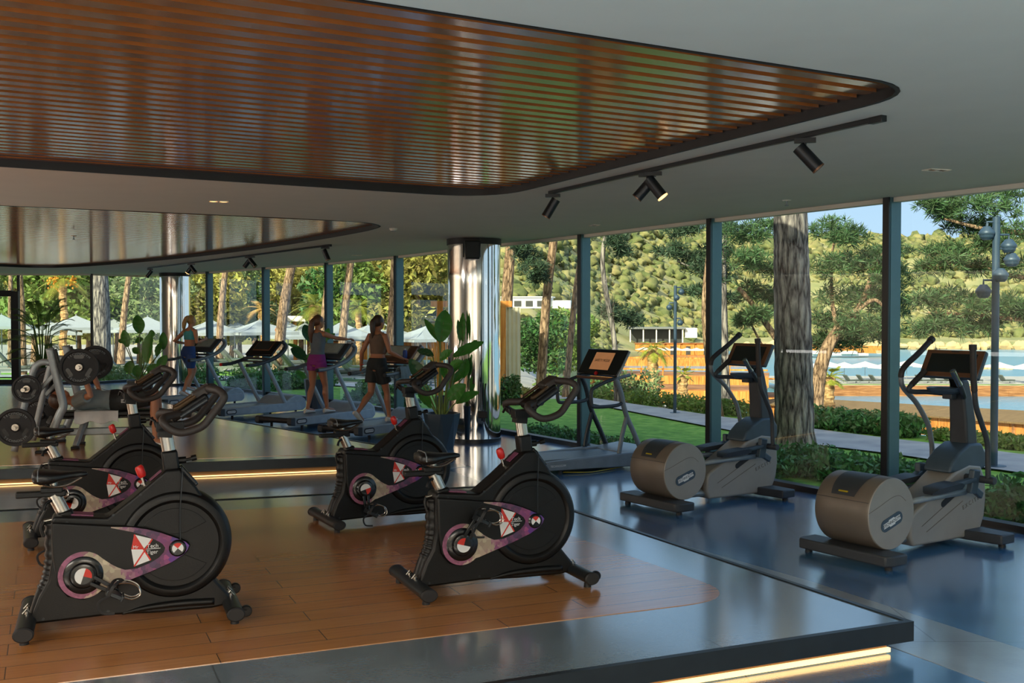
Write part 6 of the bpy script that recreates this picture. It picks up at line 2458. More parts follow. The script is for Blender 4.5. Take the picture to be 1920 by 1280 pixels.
def paddle_leaf(t, root, tip0, tip1, width, m, nrm=None, nm='leaf'):
    """long-stalked broad leaf: stalk from root to tip0, blade from tip0 to tip1"""
    root, tip0, tip1 = Vector(root), Vector(tip0), Vector(tip1)
    mid = root.lerp(tip0, 0.5) + Vector((0, 0, 0.06 * (tip0 - root).length))
    mb = MB()
    P = cr([root, mid, tip0], 6)
    mb.tube(P, [0.013, 0.008], 7)
    ax = tip1 - tip0
    L = ax.length
    ax.normalize()
    nn = Vector(nrm) if nrm is not None else Vector((rng.uniform(-.4, .4), -0.8, 0.5))
    sd = ax.cross(nn).normalized()
    nn = sd.cross(ax).normalized()
    n = 14
    vs, fs = [], []
    for i in range(n + 1):
        u = i / n
        w = width * (math.sin(PI * min(1, u * 0.93 + 0.05)) ** 0.75) * (1.0 if u < 0.97 else 0.3)
        c = tip0 + ax * L * u - nn * (0.10 * L * u * u)
        for k in range(5):
            v = (k - 2) / 2
            vs.append(c + sd * w * v + nn * (0.28 * w * abs(v) + 0.006 * math.sin(9 * u * 3 + k)))
    for i in range(n):
        for k in range(4):
            b_ = i * 5 + k
            fs.append((b_, b_ + 1, b_ + 6, b_ + 5))
    mb2 = MB()
    mb2.add(vs, fs)
    lf = mb2.build(nm, m, t, angle=0)
    mb.tube([tip0 + ax * L * u - nn * (0.10 * L * u * u) - nn * 0.003 for u in np.linspace(0, 0.98, 8)], [0.007, 0.002], 6)
    mb.build('midrib', 'leaf_stem', lf, angle=0)
    return lf


def leafy_plant(label, loc, pot, leaves, ndark=0, deg=0):
    t = thing('potted_plant', label, 'potted plant', loc, deg)
    faceted_pot(t, *pot)
    h = pot[2] - 0.08
    for i, (a, b, w) in enumerate(leaves):
        rt = (rng.uniform(-.06, .06), rng.uniform(-.06, .06), h)
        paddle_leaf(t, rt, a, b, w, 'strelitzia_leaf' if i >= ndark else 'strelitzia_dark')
    return t


def PL(base, pairs, Y):
    """leaf points from places in the photo, relative to the plant's base"""
    o = []
    for x0, y0, x1, y1, w, d0, d1 in pairs:
        a, b = sight(x0, y0, Y + d0) - Vector(base), sight(x1, y1, Y + d1) - Vector(base)
        o.append((a, b, w))
    return o


Yp = 14.75
bs = Vector(((828 - 960) / 2000 * Yp, Yp, 0))
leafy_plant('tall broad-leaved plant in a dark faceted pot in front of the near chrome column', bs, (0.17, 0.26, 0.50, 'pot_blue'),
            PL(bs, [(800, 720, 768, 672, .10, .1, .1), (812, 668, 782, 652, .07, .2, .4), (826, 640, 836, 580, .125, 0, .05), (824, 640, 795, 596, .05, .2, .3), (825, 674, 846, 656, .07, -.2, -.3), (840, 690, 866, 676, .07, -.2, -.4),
                    (850, 668, 907, 638, .075, .1, .2), (868, 640, 866, 585, .05, .3, .35), (862, 640, 860, 598, .04, .4, .45), (840, 748, 872, 720, .10, -.2, -.25), (855, 755, 896, 733, .075, -.1, -.2), (838, 712, 830, 680, .06, -.1, .0),
                    (850, 716, 872, 690, .06, .2, .3), (862, 700, 880, 684, .06, .3, .4), (785, 735, 808, 762, .07, .1, -.1), (845, 700, 862, 672, .08, .1, .2), (868, 708, 874, 672, .08, .3, .3), (775, 690, 775, 700, .05, .2, .3)], Yp), 2)
Yp = 16.0
bs = Vector((-0.98, 16.25, 0))
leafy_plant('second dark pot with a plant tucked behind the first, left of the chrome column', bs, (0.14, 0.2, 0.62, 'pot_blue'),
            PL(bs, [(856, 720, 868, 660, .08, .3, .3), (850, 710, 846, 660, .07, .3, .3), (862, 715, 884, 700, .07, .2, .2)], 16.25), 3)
Yp = 20.6
bs = Vector(((592 - 960) / 2000 * Yp, Yp, 0))
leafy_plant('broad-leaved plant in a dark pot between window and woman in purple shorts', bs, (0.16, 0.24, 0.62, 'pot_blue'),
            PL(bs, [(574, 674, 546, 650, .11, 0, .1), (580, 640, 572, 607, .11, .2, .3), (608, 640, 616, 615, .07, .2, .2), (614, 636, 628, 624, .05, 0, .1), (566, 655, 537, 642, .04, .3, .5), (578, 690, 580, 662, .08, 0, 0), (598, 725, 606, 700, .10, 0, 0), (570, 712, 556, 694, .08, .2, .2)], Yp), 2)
Yp = 20.5
bs = Vector(((262 - 960) / 2000 * Yp, Yp, 0.0))
leafy_plant('plant with upright broad leaves in a dark pot between the bench and the far column', bs, (0.18, 0.26, 0.60, 'pot_blue'),
            PL(bs, [(262, 625, 257, 590, .115, 0, 0), (240, 650, 231, 618, .09, .1, .1), (276, 680, 280, 620, .14, -.1, -.1), (262, 662, 248, 652, .07, .2, .2), (268, 636, 252, 640, .07, .2, .2), (306, 655, 306, 622, .08, .2, .2), (294, 668, 302, 640, .09, .1, .1), (242, 700, 244, 676, .10, 0, 0), (257, 706, 257, 684, .09, -.1, -.1), (280, 704, 292, 682, .10, 0, 0), (296, 690, 312, 666, .09, 0, 0), (285, 632, 284, 618, .06, .2, .2), (232, 642, 222, 636, .05, .2, .2)], Yp), 0)
# feathery palm in the far left corner
Yq = 24.0
bs = Vector(((78 - 960) / 2000 * Yq, Yq, PT))
t = thing('potted_palm', 'feathery potted palm at the left beside the black door frame', 'potted plant', bs)
faceted_pot(t, 0.18, 0.26, 0.5, 'pot_blue')
mat('areca_leaf', (104, 146, 68), 0.45, island=0.3, trans=0.5)
for k in range(26):
    a = k * 2.399
    fl = 0.85 + 0.25 * math.sin(k * 3.1)
    el = 1.25 - 0.85 * (k / 21)
    mb = MB()
    root = Vector((0.04 * math.cos(a), 0.04 * math.sin(a), 0.45))
    st = root + Vector((0.15 * math.cos(a), 0.15 * math.sin(a), 0.35 + 0.85 * (1 - k / 22)))
    pts = [root, st]
    for s in range(1, 9):
        u = s / 8
        pts.append(st + Vector((fl * u * math.cos(el) * math.cos(a), fl * u * math.cos(el) * math.sin(a), fl * (u * math.sin(el) - 0.5 * u * u))))
    P = cr(pts, 3)
    mb.tube(P, [0.011, 0.004], 5)
    sd = Vector((-math.sin(a), math.cos(a), 0))
    n0 = 6
    for i in range(n0, len(P) - 1):
        u = (i - n0) / (len(P) - n0)
        fw = (P[i + 1] - P[i]).normalized()
        LL = 0.27 * math.sin(PI * (0.2 + 0.75 * u))
        for q in (0.0, 0.5):
            c_ = P[i].lerp(P[i + 1], q)
            for sg in (-1, 1):
                tip = c_ + sd * sg * LL * 0.75 + fw * LL * 0.7 - Vector((0, 0, 0.15 * LL))
                md_ = c_.lerp(tip, 0.45)
                wv = fw * 0.0075
                mb.add([c_, md_ + wv, tip, md_ - wv], [(0, 1, 2, 3)])
    mb.build('frond', 'areca_leaf', t, angle=0, weld=False)


# ------------------------------------------------------------------ people
mat('skin_tan', (176, 118, 84), 0.5, var=0.06, scale=6)
mat('skin_light', (196, 138, 102), 0.5, var=0.06, scale=6)
mat('hair_brown', (92, 58, 34), 0.45, var=0.3, scale=40)
mat('hair_dark', (62, 42, 28), 0.45, var=0.3, scale=40)
mat('hair_blonde', (176, 134, 78), 0.45, var=0.3, scale=40)
mat('cloth_grey_blue', (96, 108, 116), 0.8)
mat('cloth_purple', (136, 40, 124), 0.7)
mat('cloth_black', (26, 30, 30), 0.7)
mat('cloth_brown', (104, 84, 68), 0.75)
mat('cloth_blue', (34, 74, 140), 0.6)
mat('cloth_turquoise', (70, 170, 176), 0.6)
mat('cloth_grey', (138, 156, 160), 0.85)
mat('cloth_white', (214, 214, 210), 0.85)
mat('cloth_denim', (70, 92, 124), 0.8)
mat('eye_dark', (30, 24, 20), 0.2)


def remesh(mb, voxel, name, m, parent, smooth=2):
    """fuse overlapping closed shapes into one continuous surface"""
    me = bpy.data.meshes.new('tmp')
    me.from_pydata(mb.v, [], mb.f)
    bm = bmesh.new()
    bm.from_mesh(me)
    bmesh.ops.remove_doubles(bm, verts=bm.verts, dist=1e-6)
    bmesh.ops.recalc_face_normals(bm, faces=bm.faces)
    bm.to_mesh(me)
    bm.free()
    o = bpy.data.objects.new('tmp', me)
    COL.objects.link(o)
    r = o.modifiers.new('r', 'REMESH')
    r.mode = 'VOXEL'
    r.voxel_size = voxel
    if smooth:
        s = o.modifiers.new('s', 'SMOOTH')
        s.iterations = smooth
        s.factor = 0.5
    dg = bpy.context.evaluated_depsgraph_get()
    out = bpy.data.meshes.new_from_object(o.evaluated_get(dg))
    bpy.data.objects.remove(o, do_unlink=True)
    out.name = name
    out.materials.clear()
    out.materials.append(MATS[m])
    out.polygons.foreach_set('use_smooth', [True] * len(out.polygons))
    p = bpy.data.objects.new(name, out)
    COL.objects.link(p)
    p.parent = parent
    return p


# rings of the trunk: height, half width, half depth, forward offset
TORSO = [(0.79, 0.09, 0.075, -0.01), (0.83, 0.145, 0.105, -0.012), (0.90, 0.166, 0.118, -0.015), (0.96, 0.150, 0.105, -0.005), (1.04, 0.120, 0.088, 0.005), (1.11, 0.122, 0.090, 0.01), (1.20, 0.138, 0.098, 0.012), (1.28, 0.152, 0.102, 0.008), (1.34, 0.150, 0.088, 0.0), (1.385, 0.11, 0.065, -0.006), (1.41, 0.06, 0.055, -0.006)]


def ring(z, hy, hx, ox, lean, n=20, g=0.0):
    out = []
    for k in range(n):
        a = 2 * PI * k / n
        p = Vector((ox + (hx + g) * math.cos(a), (hy + g) * math.sin(a), z))
        out.append(spine(p, lean))
    return out


def spine(p, lean):
    d = max(0.0, p.z - 0.88)
    return Vector((p.x + math.sin(lean) * d, p.y, p.z - (1 - math.cos(lean)) * d))


def torso_part(mb, z0, z1, g, lean):
    rows = [r for r in TORSO if z0 <= r[0] <= z1]

    def at(z):
        zs = [r[0] for r in TORSO]
        return (z, *[float(np.interp(z, zs, [r[k] for r in TORSO])) for k in (1, 2, 3)])
    rows = [at(z0)] + [r for r in rows if z0 + .01 < r[0] < z1 - .01] + [at(z1)]
    mb.loft([ring(*r, lean, g=g) for r in rows])


def hand(mb, wrist, direction, palm_n, curl, s):
    """palm, four bent fingers of different length and a thumb from the side of the palm"""
    d = Vector(direction).normalized()
    n = Vector(palm_n)
    n = (n - d * n.dot(d)).normalized()
    sd = d.cross(n)
    w = Vector(wrist)
    mb.loft([[w + d * u + sd * (0.036 * f) * math.cos(a) + n * 0.015 * math.sin(a) for a in np.linspace(0, 2 * PI, 12, endpoint=False)] for u, f in ((-0.01, 0.7), (0.02, 0.85), (0.06, 1.1), (0.092, 1.05))])
    for k, (off, L) in enumerate(((-0.029, 0.060), (-0.010, 0.074), (0.010, 0.070), (0.028, 0.054))):
        a = w + d * 0.088 + sd * off
        p = [a]
        ang = 0.0
        for q, fr in enumerate((0.45, 0.32, 0.26)):
            ang += curl * (0.8 + 0.1 * k)
            p.append(p[-1] + (d * math.cos(ang) + n * math.sin(ang)) * L * fr)
        mb.tube(p, [0.0088, 0.0085, 0.0078, 0.0066], 8)
    a = w + d * 0.028 - sd * s * 0.03
    mb.tube([a, a + d * 0.026 - sd * s * 0.022 + n * 0.008, a + d * 0.052 - sd * s * 0.026 + n * 0.02], [0.012, 0.0095, 0.0078], 8)


def person(label, loc, deg, P, look, M=None, cat='person', voxel=0.0075):
    """P: pose in a standing frame (x forward, y left, z up, sole at 0)"""
    t = thing('person', label, cat, loc, deg)
    M = M or Matrix.Identity(4)
    lean = P.get('lean', 0.0)
    new = lambda: MB()
    b = new()
    b.M = M
    b.loft([ring(*r, lean) for r in TORSO])
    sp = lambda v: spine(Vector(v), lean)
    nk = [sp((-0.006, 0, 1.36)), sp((0.0, 0, 1.42)), sp((0.012, 0, 1.49))]
    b.tube(nk, [0.058, 0.047, 0.05], 14)
    tn = P.get('turn', 0.0)
    hc = sp((0.022, 0, 1.545))
    HR = Matrix.Rotation(tn, 3, 'Z') @ Matrix.Rotation(P.get('nod', 0.0) + lean * 0.3, 3, 'Y')
    b.ell(hc, (0.092, 0.074, 0.108), 18, 14, HR)
    b.ell(hc + HR @ Vector((0.030, 0, -0.055)), (0.058, 0.052, 0.060), 14, 10, HR)     # jaw
    b.ell(hc + HR @ Vector((0.096, 0, -0.018)), (0.018, 0.013, 0.024), 8, 6, HR)       # nose
    b.ell(hc + HR @ Vector((0.082, 0, -0.062)), (0.012, 0.024, 0.009), 8, 6, HR)       # lips
    for s in (-1, 1):
        b.ell(hc + HR @ Vector((-0.004, s * 0.076, -0.012)), (0.016, 0.009, 0.028), 8, 6, HR)
    for s, nm in ((1, 'L'), (-1, 'R')):
        sh = sp((0, s * 0.158, 1.340))
        el, wr = Vector(P['elbow' + nm]), Vector(P['wrist' + nm])
        md = sh.lerp(el, 0.4)
        b.tube([sp((0, s * 0.10, 1.335)), sh, md, el, el.lerp(wr, 0.35), wr], [0.052, 0.050, 0.043, 0.035, 0.034, 0.024], 12)
        hd = Vector(P.get('hand' + nm, wr - el))
        hand(b, wr, hd, P.get('palm' + nm, (0.3, -s, 0.2)), P.get('curl', 0.45), s)
        hp = Vector((-0.012, s * 0.085, 0.86))
        kn, an = Vector(P['knee' + nm]), Vector(P['ankle' + nm])
        b.tube([hp, hp.lerp(kn, 0.25), hp.lerp(kn, 0.65), kn, kn.lerp(an, 0.1), kn.lerp(an, 0.35) + Vector((-0.012, 0, 0)), kn.lerp(an, 0.75), an], [0.088, 0.085, 0.064, 0.050, 0.049, 0.054, 0.036, 0.031], 14)
        ft = Vector(P['toe' + nm])
        hl = an + (an - ft).normalized() * 0.045 + (Vector(P['down' + nm]).normalized() if 'down' + nm in P else Vector((0, 0, -1))) * 0.045
        b.tube([hl, an.lerp(ft, 0.35) + (hl - an) * 0.3, ft], [0.034, 0.036, 0.026], 10)
    body = remesh(b, voxel, 'body', look['skin'], t)
    for s in (-1, 1):
        e = MB()
        e.M = M
        e.ell(hc + HR @ Vector((0.083, s * 0.031, 0.004)), (0.011, 0.014, 0.009), 10, 8, HR)
        e.build('eye', 'eye_dark', t)
    # hair
    h = MB()
    h.M = M
    h.ell(hc + HR @ Vector((-0.016, 0, 0.018)), (0.094, 0.083, 0.106), 20, 14, HR)
    if look.get('long'):
        tail = [hc + HR @ Vector(v) for v in look['long']]
        h.tube(cr(tail, 5), look.get('tail', [0.03, 0.045, 0.04, 0.012]), 12)
    remesh(h, 0.01, 'hair', look['hair'], t, 1)
    # clothes
    if look.get('top'):
        c = MB()
        c.M = M
        torso_part(c, *look['top_z'], 0.010, lean)
        for s in (-1, 1):
            if look.get('straps'):
                c.tube([sp((0.07, s * 0.075, 1.30)), sp((0.03, s * 0.085, 1.385)), sp((-0.05, s * 0.085, 1.36)), sp((-0.085, s * 0.07, 1.28))], 0.019, 8)
            if look.get('sleeve'):
                sh = sp((0, s * 0.150, 1.335))
                el = Vector(P['elbow' + ('L' if s > 0 else 'R')])
                c.tube([sp((0, s * 0.09, 1.325)), sh, sh.lerp(el, look['sleeve'])], [0.065, 0.066, 0.062], 12)
        remesh(c, 0.011, 'top', look['top'], t, 1)
    c = MB()
    c.M = M
    torso_part(c, 0.815, look.get('waist', 1.0), 0.013, lean * 0.9)
    for s, nm in ((1, 'L'), (-1, 'R')):
        hp = Vector((-0.012, s * 0.085, 0.86))
        kn = Vector(P['knee' + nm])
        f = look.get('leg', 0.4)
        c.tube([hp, hp.lerp(kn, f * 0.5), hp.lerp(kn, f)], [0.102, 0.104, look.get('flare', 0.098)], 14)
    remesh(c, 0.011, 'shorts', look['shorts'], t, 1)
    for nm in ('L', 'R'):
        an, ft = Vector(P['ankle' + nm]), Vector(P['toe' + nm])
        dn = Vector(P.get('down' + nm, (0, 0, -1))).normalized()
        f = (ft - an)
        f = (f - dn * f.dot(dn)).normalized()
        sd = f.cross(dn)
        c = MB()
        c.M = M
        rs = []
        for u, w, hh in ((-0.075, 0.024, 0.055), (-0.055, 0.036, 0.075), (0.0, 0.040, 0.075), (0.06, 0.042, 0.055), (0.12, 0.045, 0.042), (0.165, 0.036, 0.034), (0.185, 0.016, 0.02)):
            ce = an + f * u + dn * 0.078
            rs.append([ce + sd * w * math.cos(a) - dn * (hh * 0.5 + hh * 0.5 * math.sin(a)) for a in np.linspace(0, 2 * PI, 14, endpoint=False)])
        c.loft(rs)
        c.build('shoe', look.get('shoe', 'cloth_white'), t, angle=50)
    return t, hc


def on_mill(loc, deg, lx, ly, z):
    a = R(deg)
    return Vector((loc[0] + lx * math.cos(a) - ly * math.sin(a), loc[1] + lx * math.sin(a) + ly * math.cos(a), z))


BZ = 0.1945
# woman in purple shorts
person('woman in grey tank top and purple shorts, long brown ponytail, on a treadmill', on_mill((-3.53, 17.0), 55.5, 1.02, 0.43, BZ), 55.5,
       dict(lean=0.03, turn=-0.35, elbowL=(0.20, 0.27, 1.10), wristL=(0.40, 0.30, 1.00), handL=(1, 0.1, -0.1), palmL=(0, 0, -1), elbowR=(0.22, -0.22, 1.27), wristR=(0.42, -0.30, 1.245), handR=(1, -.1, 0.05), palmR=(0, 0, -1),
            kneeL=(-0.02, 0.09, 0.47), ankleL=(-0.13, 0.10, 0.08), toeL=(0.03, 0.11, 0.03), kneeR=(0.10, -0.09, 0.47), ankleR=(0.13, -0.10, 0.08), toeR=(0.29, -0.11, 0.03)),
       dict(skin='skin_tan', hair='hair_brown', long=[(-0.07, 0, 0.06), (-0.125, 0, -0.02), (-0.135, 0.01, -0.18), (-0.12, 0.01, -0.36)], tail=[0.03, 0.05, 0.055, 0.02], top='cloth_grey_blue', top_z=(0.97, 1.36), straps=True, shorts='cloth_purple', waist=1.0, leg=0.36, flare=0.102))
# woman in black shorts
w3, _ = person('woman in brown cropped top and black shorts, mid-stride on a treadmill', on_mill((-2.25, 15.57), 55, 0.86, 0.40, BZ), 55,
               dict(lean=0.02, turn=-0.15, elbowL=(-0.07, 0.26, 1.08), wristL=(0.00, 0.34, 0.87), palmL=(0.3, -1, 0), elbowR=(0.02, -0.24, 1.09), wristR=(0.22, -0.32, 0.99), handR=(1, -0.2, -.25), palmR=(0, 0, -1), curl=0.4,
                    kneeL=(-0.06, 0.08, 0.46), ankleL=(-0.36, 0.08, 0.175), toeL=(-0.24, 0.085, 0.045), downL=(-0.6, 0, -0.8), kneeR=(0.12, -0.085, 0.47), ankleR=(0.17, -0.09, 0.085), toeR=(0.33, -0.095, 0.04)),
               dict(skin='skin_tan', hair='hair_dark', long=[(-0.07, 0, 0.06), (-0.12, 0, -0.0), (-0.125, 0.0, -0.12), (-0.11, 0.0, -0.26)], tail=[0.03, 0.045, 0.04, 0.012], top='cloth_brown', top_z=(1.06, 1.36), straps=True, shorts='cloth_black', waist=1.0, leg=0.62, flare=0.115))
mb = MB()
wr = Vector((0.005, 0.332, 0.885))
mb.tube([wr + Vector((0.03 * math.cos(a), 0.03 * math.sin(a), 0)) for a in np.linspace(0, 2 * PI, 16, endpoint=False)], 0.008, 8, closed=True)
mb.build('wristband', 'red_decal', w3)
# running woman
person('blonde woman in a turquoise sports bra and blue shorts, running on the far treadmill', on_mill((-6.78, 20.75), 55, 0.92, 0.42, BZ), 55,
       dict(lean=0.09, elbowL=(-0.12, 0.30, 1.12), wristL=(0.12, 0.28, 1.08), palmL=(0, -1, 0), elbowR=(0.0, -0.27, 1.10), wristR=(0.24, -0.20, 1.16), palmR=(0, 1, 0), curl=0.9,
            kneeL=(0.22, 0.085, 0.55), ankleL=(0.06, 0.085, 0.20), toeL=(0.22, 0.09, 0.13), downL=(-0.2, 0, -1), kneeR=(-0.02, -0.085, 0.46), ankleR=(-0.20, -0.085, 0.12), toeR=(-0.06, -0.09, 0.035), downR=(-0.35, 0, -0.9)),
       dict(skin='skin_light', hair='hair_blonde', long=[(-0.06, 0, 0.08), (-0.13, 0, 0.05), (-0.17, 0.02, -0.08), (-0.14, 0.05, -0.24)], tail=[0.03, 0.045, 0.045, 0.012], top='cloth_turquoise', top_z=(1.16, 1.34), straps=True, shorts='cloth_blue', waist=1.03, leg=0.70, flare=0.082))
# someone walking past outside
p_ = on_ground(523, 38)
person('person in a white top and blue shorts walking past outside, beside the leaning pine trunk', p_, 205,
       dict(lean=0.03, elbowL=(-0.10, 0.24, 1.08), wristL=(0.05, 0.26, 0.90), elbowR=(0.06, -0.24, 1.07), wristR=(0.20, -0.22, 0.90), kneeL=(0.16, 0.09, 0.47), ankleL=(0.22, 0.09, 0.09), toeL=(0.38, 0.09, 0.05), kneeR=(-0.04, -0.09, 0.47), ankleR=(-0.28, -0.09, 0.16), toeR=(-0.16, -0.09, 0.045), downR=(-0.5, 0, -0.85)),
       dict(skin='skin_tan', hair='hair_brown', top='cloth_white', top_z=(0.97, 1.36), straps=True, shorts='cloth_denim', leg=0.5), voxel=0.012)

# ------------------------------------------------------------------ bench press station
BL, BD = Vector((-5.40, 13.56, PT + 0.003)), 14
t = thing('weight_bench', 'grey steel bench press station with black pads and plate horns on the far platform', 'weight bench', BL, BD)
mb = MB()
mb.box((0.30, 0, 0.42), (1.28, 0.30, 0.075))
mb.build('bench_pad', 'black_plastic', t, bevel=0.025, bseg=3)
mb = MB()
mb.box((0.30, 0, 0.375), (1.2, 0.2, 0.03))
mb.build('pad_board', 'black_gloss', t, bevel=0.006)
mb = MB()
mb.bar((-0.42, 0, 0.19), (0.95, 0, 0.19), 0.07, 0.09)
mb.build('main_beam', 'silver_paint', t, bevel=0.012)
for x0, x1 in ((0.78, 0.90), (-0.02, -0.12)):
    for s in (-1, 1):
        mb = MB()
        mb.bar((x0, s * 0.05, 0.37), (x1, s * 0.24, 0.03), 0.06, 0.06)
        l_ = mb.build('leg', 'silver_paint', t, bevel=0.01)
        mb = MB()
        mb.box((x1, s * 0.245, 0.015), (0.10, 0.09, 0.03))
        mb.build('foot_pad', 'black_rubber', l_, bevel=0.008)
for s in (-1, 1):
    mb = MB()
    y = s * 0.60
    mb.tube(cr([(-0.345, y, 1.27), (-0.29, y, 1.0), (-0.22, y, 0.68), (-0.20, y, 0.56), (-0.24, y, 0.47), (-0.33, y, 0.25), (-0.43, y, 0.02)], 5), 1.0, 14, flat=(0.034, 0.05))
    up_ = mb.build('upright', 'silver_paint', t, angle=0)
    mb = MB()
    mb.bar((-0.285, y, 1.26), (-0.215, y, 0.96), 0.075, 0.03)
    mb.tube([(-0.22, y, 0.96), (-0.15, y, 0.95), (-0.12, y, 1.0)], 0.02, 8)
    mb.build('bar_catch', 'black_plastic', up_, bevel=0.006)
    mb = MB()
    mb.box((-0.44, y, 0.015), (0.16, 0.1, 0.03))
    mb.build('foot_pad', 'black_rubber', up_, bevel=0.008)
    mb = MB()
    y = s * 0.58
    mb.tube(cr([(-0.34, y, 1.09), (-0.44, y, 1.10), (-0.52, y, 1.03), (-0.575, y, 0.85), (-0.66, y, 0.48), (-0.76, y, 0.03)], 5), 1.0, 14, flat=(0.032, 0.04))
    h_ = mb.build('plate_rack', 'silver_paint', t, angle=0)
    for x, z in ((-0.588, 0.79), (-0.692, 0.345)):
        mb = MB()
        mb.cyl((x, s * 0.58, z), (x, s * 0.95, z), 0.024, 14)
        mb.build('plate_horn', 'steel', h_)
    mb = MB()
    mb.bar((-0.30, s * 0.59, 0.95), (-0.60, s * 0.58, 0.62), 0.05, 0.05)
    mb.build('brace', 'silver_paint', t, bevel=0.01)
mb = MB()
mb.bar((-0.40, -0.6, 0.19), (-0.40, 0.6, 0.19), 0.07, 0.07)
mb.bar((-0.60, -0.58, 0.75), (-0.60, 0.58, 0.75), 0.05, 0.05)
mb.build('cross_beam', 'silver_paint', t, bevel=0.01)


def bench_pt(x, y, z):
    a = R(BD)
    return Vector((BL.x + x * math.cos(a) - y * math.sin(a), BL.y + x * math.sin(a) + y * math.cos(a), BL.z + z))


def plate(label, x, y, z, r, group='weight plates of the bench press'):
    t = thing('weight_plate', label, 'weight plate', bench_pt(x, y, z), BD, group)
    mb = MB()
    h = [(0.026, 0.020), (0.05, 0.020), (0.06, 0.011), (r * 0.80, 0.011), (r * 0.86, 0.021), (r * 0.985, 0.021), (r, 0.014)]
    mb.lathe([(q, -w) for q, w in h] + [(q, w) for q, w in reversed(h)] + [(0.026, -0.020)], (0, 0, 0), 'y', 48)
    mb.build('disc', 'black_rubber', t, angle=30)
    mb = MB()
    mb.lathe([(0.024, -0.024), (0.040, -0.024), (0.042, -0.019), (0.042, 0.019), (0.040, 0.024), (0.024, 0.024)], (0, 0, 0), 'y', 24)
    mb.build('hub_ring', 'steel', t)
    for k in range(3):
        a = R(90 + 120 * k)
        mb = MB()
        mb.prism(rr(r * 0.56 * math.cos(a), r * 0.56 * math.sin(a), r * 0.26, r * 0.10, a + PI / 2), -0.0125, 0.0125)
        mb.build('grip_slot', 'black_gloss', t, angle=30)
    for bottom, word in ((False, 'TECHNOGYM'), (True, 'TECHNOGYM')):
        vs, fs = [], []
        for i, ch in enumerate(word):
            a = R(90 + (4 - i) * 11) if not bottom else R(270 - (4 - i) * 11)
            o = text('tmp', ch, r * 0.17, 'grey_paint', None, Matrix.Identity(4), 0.0008)
            mm = Matrix.Translation((r * 0.73 * math.cos(a), -0.0125, r * 0.73 * math.sin(a))) @ Matrix.Rotation(-(a - PI / 2) if not bottom else -(a + PI / 2), 4, 'Y') @ Matrix.Rotation(R(90), 4, 'X')
            off = len(vs)
            vs += [tuple(mm @ v.co) for v in o.data.vertices]
            fs += [tuple(j + off for j in p.vertices) for p in o.data.polygons]
            bpy.data.objects.remove(o, do_unlink=True)
        mb = MB()
        mb.add(vs, fs)
        mb.build('lettering', 'grey_paint', t, angle=20, weld=False)
    return t


BARZ = 1.04
bb = thing('barbell', 'steel barbell held over the chest of the man on the bench', 'barbell', bench_pt(0.0, 0, BARZ), BD)
mb = MB()
mb.cyl((0, -0.66, 0), (0, 0.66, 0), 0.0145, 14)
mb.build('shaft', 'steel', bb)
for s in (-1, 1):
    mb = MB()
    mb.cyl((0, s * 0.66, 0), (0, s * 0.68, 0), 0.036, 18)
    mb.cyl((0, s * 0.68, 0), (0, s * 0.86, 0), 0.0235, 16)
    mb.build('sleeve', 'steel', bb)
plate('large black plate on the near end of the barbell over the man', 0.0, -0.71, BARZ, 0.225)
plate('large black plate on the far end of the barbell over the man', 0.0, 0.71, BARZ, 0.225)
plate('small black plate on the upper near horn of the bench rack', -0.588, -0.72, 0.79, 0.165)
plate('large lettered black plate on the lower near horn of the bench rack', -0.692, -0.84, 0.345, 0.225)
plate('small black plate on the upper far horn of the bench rack', -0.588, 0.72, 0.79, 0.165)
plate('large black plate on the lower far horn of the bench rack', -0.692, 0.76, 0.345, 0.225)

# supine man: the standing frame tipped on its back along the bench
PADZ = 0.46
SUP = Matrix(((0, 0, -1, 1.33), (0, 1, 0, 0), (1, 0, 0, PADZ + 0.125), (0, 0, 0, 1))) @ Matrix.Diagonal((1.2, 1.12, 1.08, 1))
hx = (BARZ - PADZ - 0.125 - 0.075) / 1.2
man, _ = person('man in a grey t-shirt and black striped shorts lying on the bench pressing the barbell', BL, BD,
                dict(lean=0.0, elbowL=(0.08, 0.37, 1.15), wristL=(hx, 0.34, 1.235), handL=(1, 0, -0.05), palmL=(0, 0, 1), elbowR=(0.08, -0.37, 1.15), wristR=(hx, -0.34, 1.235), handR=(1, 0, -0.05), palmR=(0, 0, 1), curl=0.95,
                     kneeL=(0.05, 0.20, 0.47), ankleL=(-0.415, 0.22, 0.46), toeL=(-0.455, 0.24, 0.30), downL=(-1, 0, 0), kneeR=(0.05, -0.20, 0.47), ankleR=(-0.415, -0.22, 0.46), toeR=(-0.455, -0.24, 0.30), downR=(-1, 0, 0)),
                dict(skin='skin_tan', hair='hair_dark', top='cloth_grey', top_z=(0.92, 1.38), sleeve=0.75, shorts='cloth_black', waist=0.98, leg=0.85, flare=0.10, shoe='cloth_white'), M=SUP)
mb = MB()
mb.M = SUP
for q in (-0.014, 0.0, 0.014):
    mb.tube([(q, -0.195, 0.84), (q + 0.01, -0.235, 0.66), (q + 0.03, -0.27, 0.56)], 0.0045, 6)
mb.build('stripes', 'cloth_white', man)
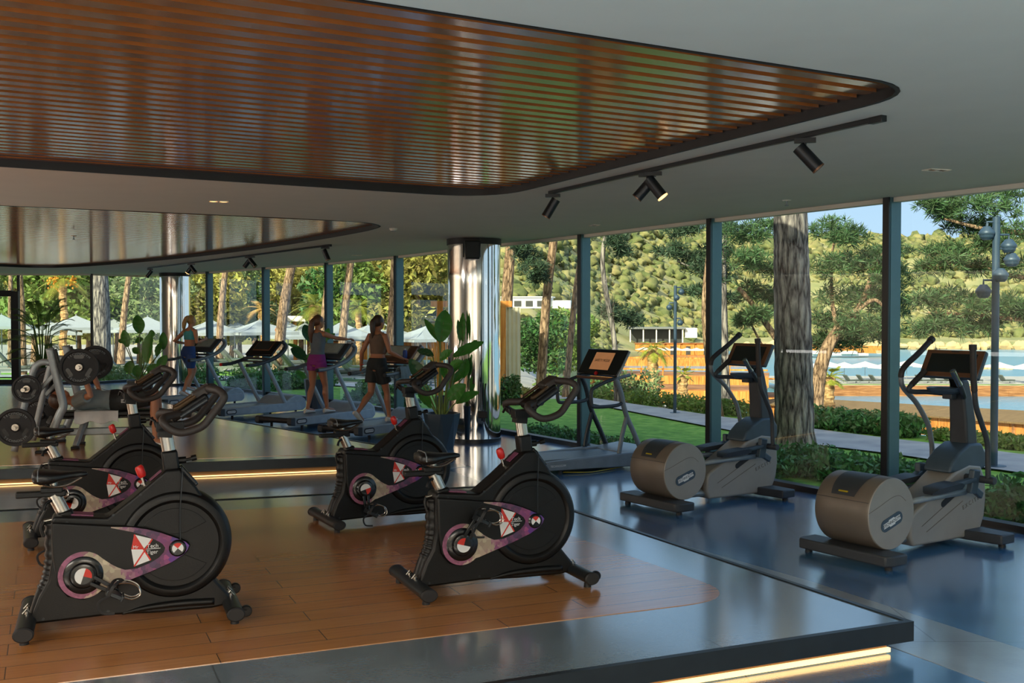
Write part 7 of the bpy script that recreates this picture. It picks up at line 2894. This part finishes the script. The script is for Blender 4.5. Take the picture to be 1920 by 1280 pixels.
# towel on the bench
t = thing('towel', 'white towel spread on the bench under the man', 'towel', bench_pt(0.12, 0, PADZ - 0.002), BD)
mb = MB()
rows = []
for i in range(15):
    x = -0.26 + 0.52 * i / 14
    row = []
    for y, z in ((-0.185, -0.14 - 0.02 * math.sin(i * 0.9)), (-0.172, -0.06), (-0.158, 0.0), (-0.12, 0.006), (0.0, 0.006), (0.12, 0.006), (0.158, 0.0), (0.172, -0.06), (0.185, -0.12)):
        row.append(Vector((x, y + 0.006 * math.sin(i * 1.3), z)))
    rows.append(row + [v + Vector((0, 0.012 if v.y < -0.15 else (-0.012 if v.y > 0.15 else 0), -0.004)) for v in reversed(row)])
mb.loft(rows)
mb.build('cloth', 'cloth_white', t, angle=50)
t4 = (-2.25, 15.57)
p_ = on_mill(t4, 55, 1.06, 0.05, 1.03)
t = thing('towel', 'crumpled grey towel hanging on the handrail of the bronze console treadmill', 'towel', p_, 55)
mb = MB()
rows = []
for i in range(11):
    x = -0.11 + 0.22 * i / 10
    row = [Vector((x + 0.01 * math.sin(k * 2.0), y + 0.008 * math.sin(i * 1.7 + k), z + 0.010 * math.sin(i * 1.1 + k))) for k, (y, z) in enumerate(((-0.062, -0.24), (-0.060, -0.12), (-0.055, -0.02), (-0.03, 0.025), (0.0, 0.035), (0.03, 0.025), (0.055, -0.02), (0.060, -0.10), (0.062, -0.16)))]
    rows.append(row + [v * 0.9 + Vector((0, 0, -0.004)) for v in reversed(row)])
mb.loft(rows)
mb.build('cloth', 'cloth_grey', t, angle=60)
t = thing('drink_can', 'blue drink bottle standing on the bronze console of the right-hand woman', 'bottle', on_mill(t4, 55, 1.245, 0.17, 1.165), 55)
mb = MB()
mb.lathe([(0.0, 0), (0.033, 0.0), (0.036, 0.008), (0.036, 0.12), (0.028, 0.14), (0.018, 0.145), (0.0, 0.145)], seg=20)
mb.build('body', 'blue_can', t)
mb = MB()
mb.lathe([(0.0, 0.144), (0.018, 0.144), (0.018, 0.165), (0.0, 0.167)], seg=16)
mb.build('cap', 'white_decal', t)
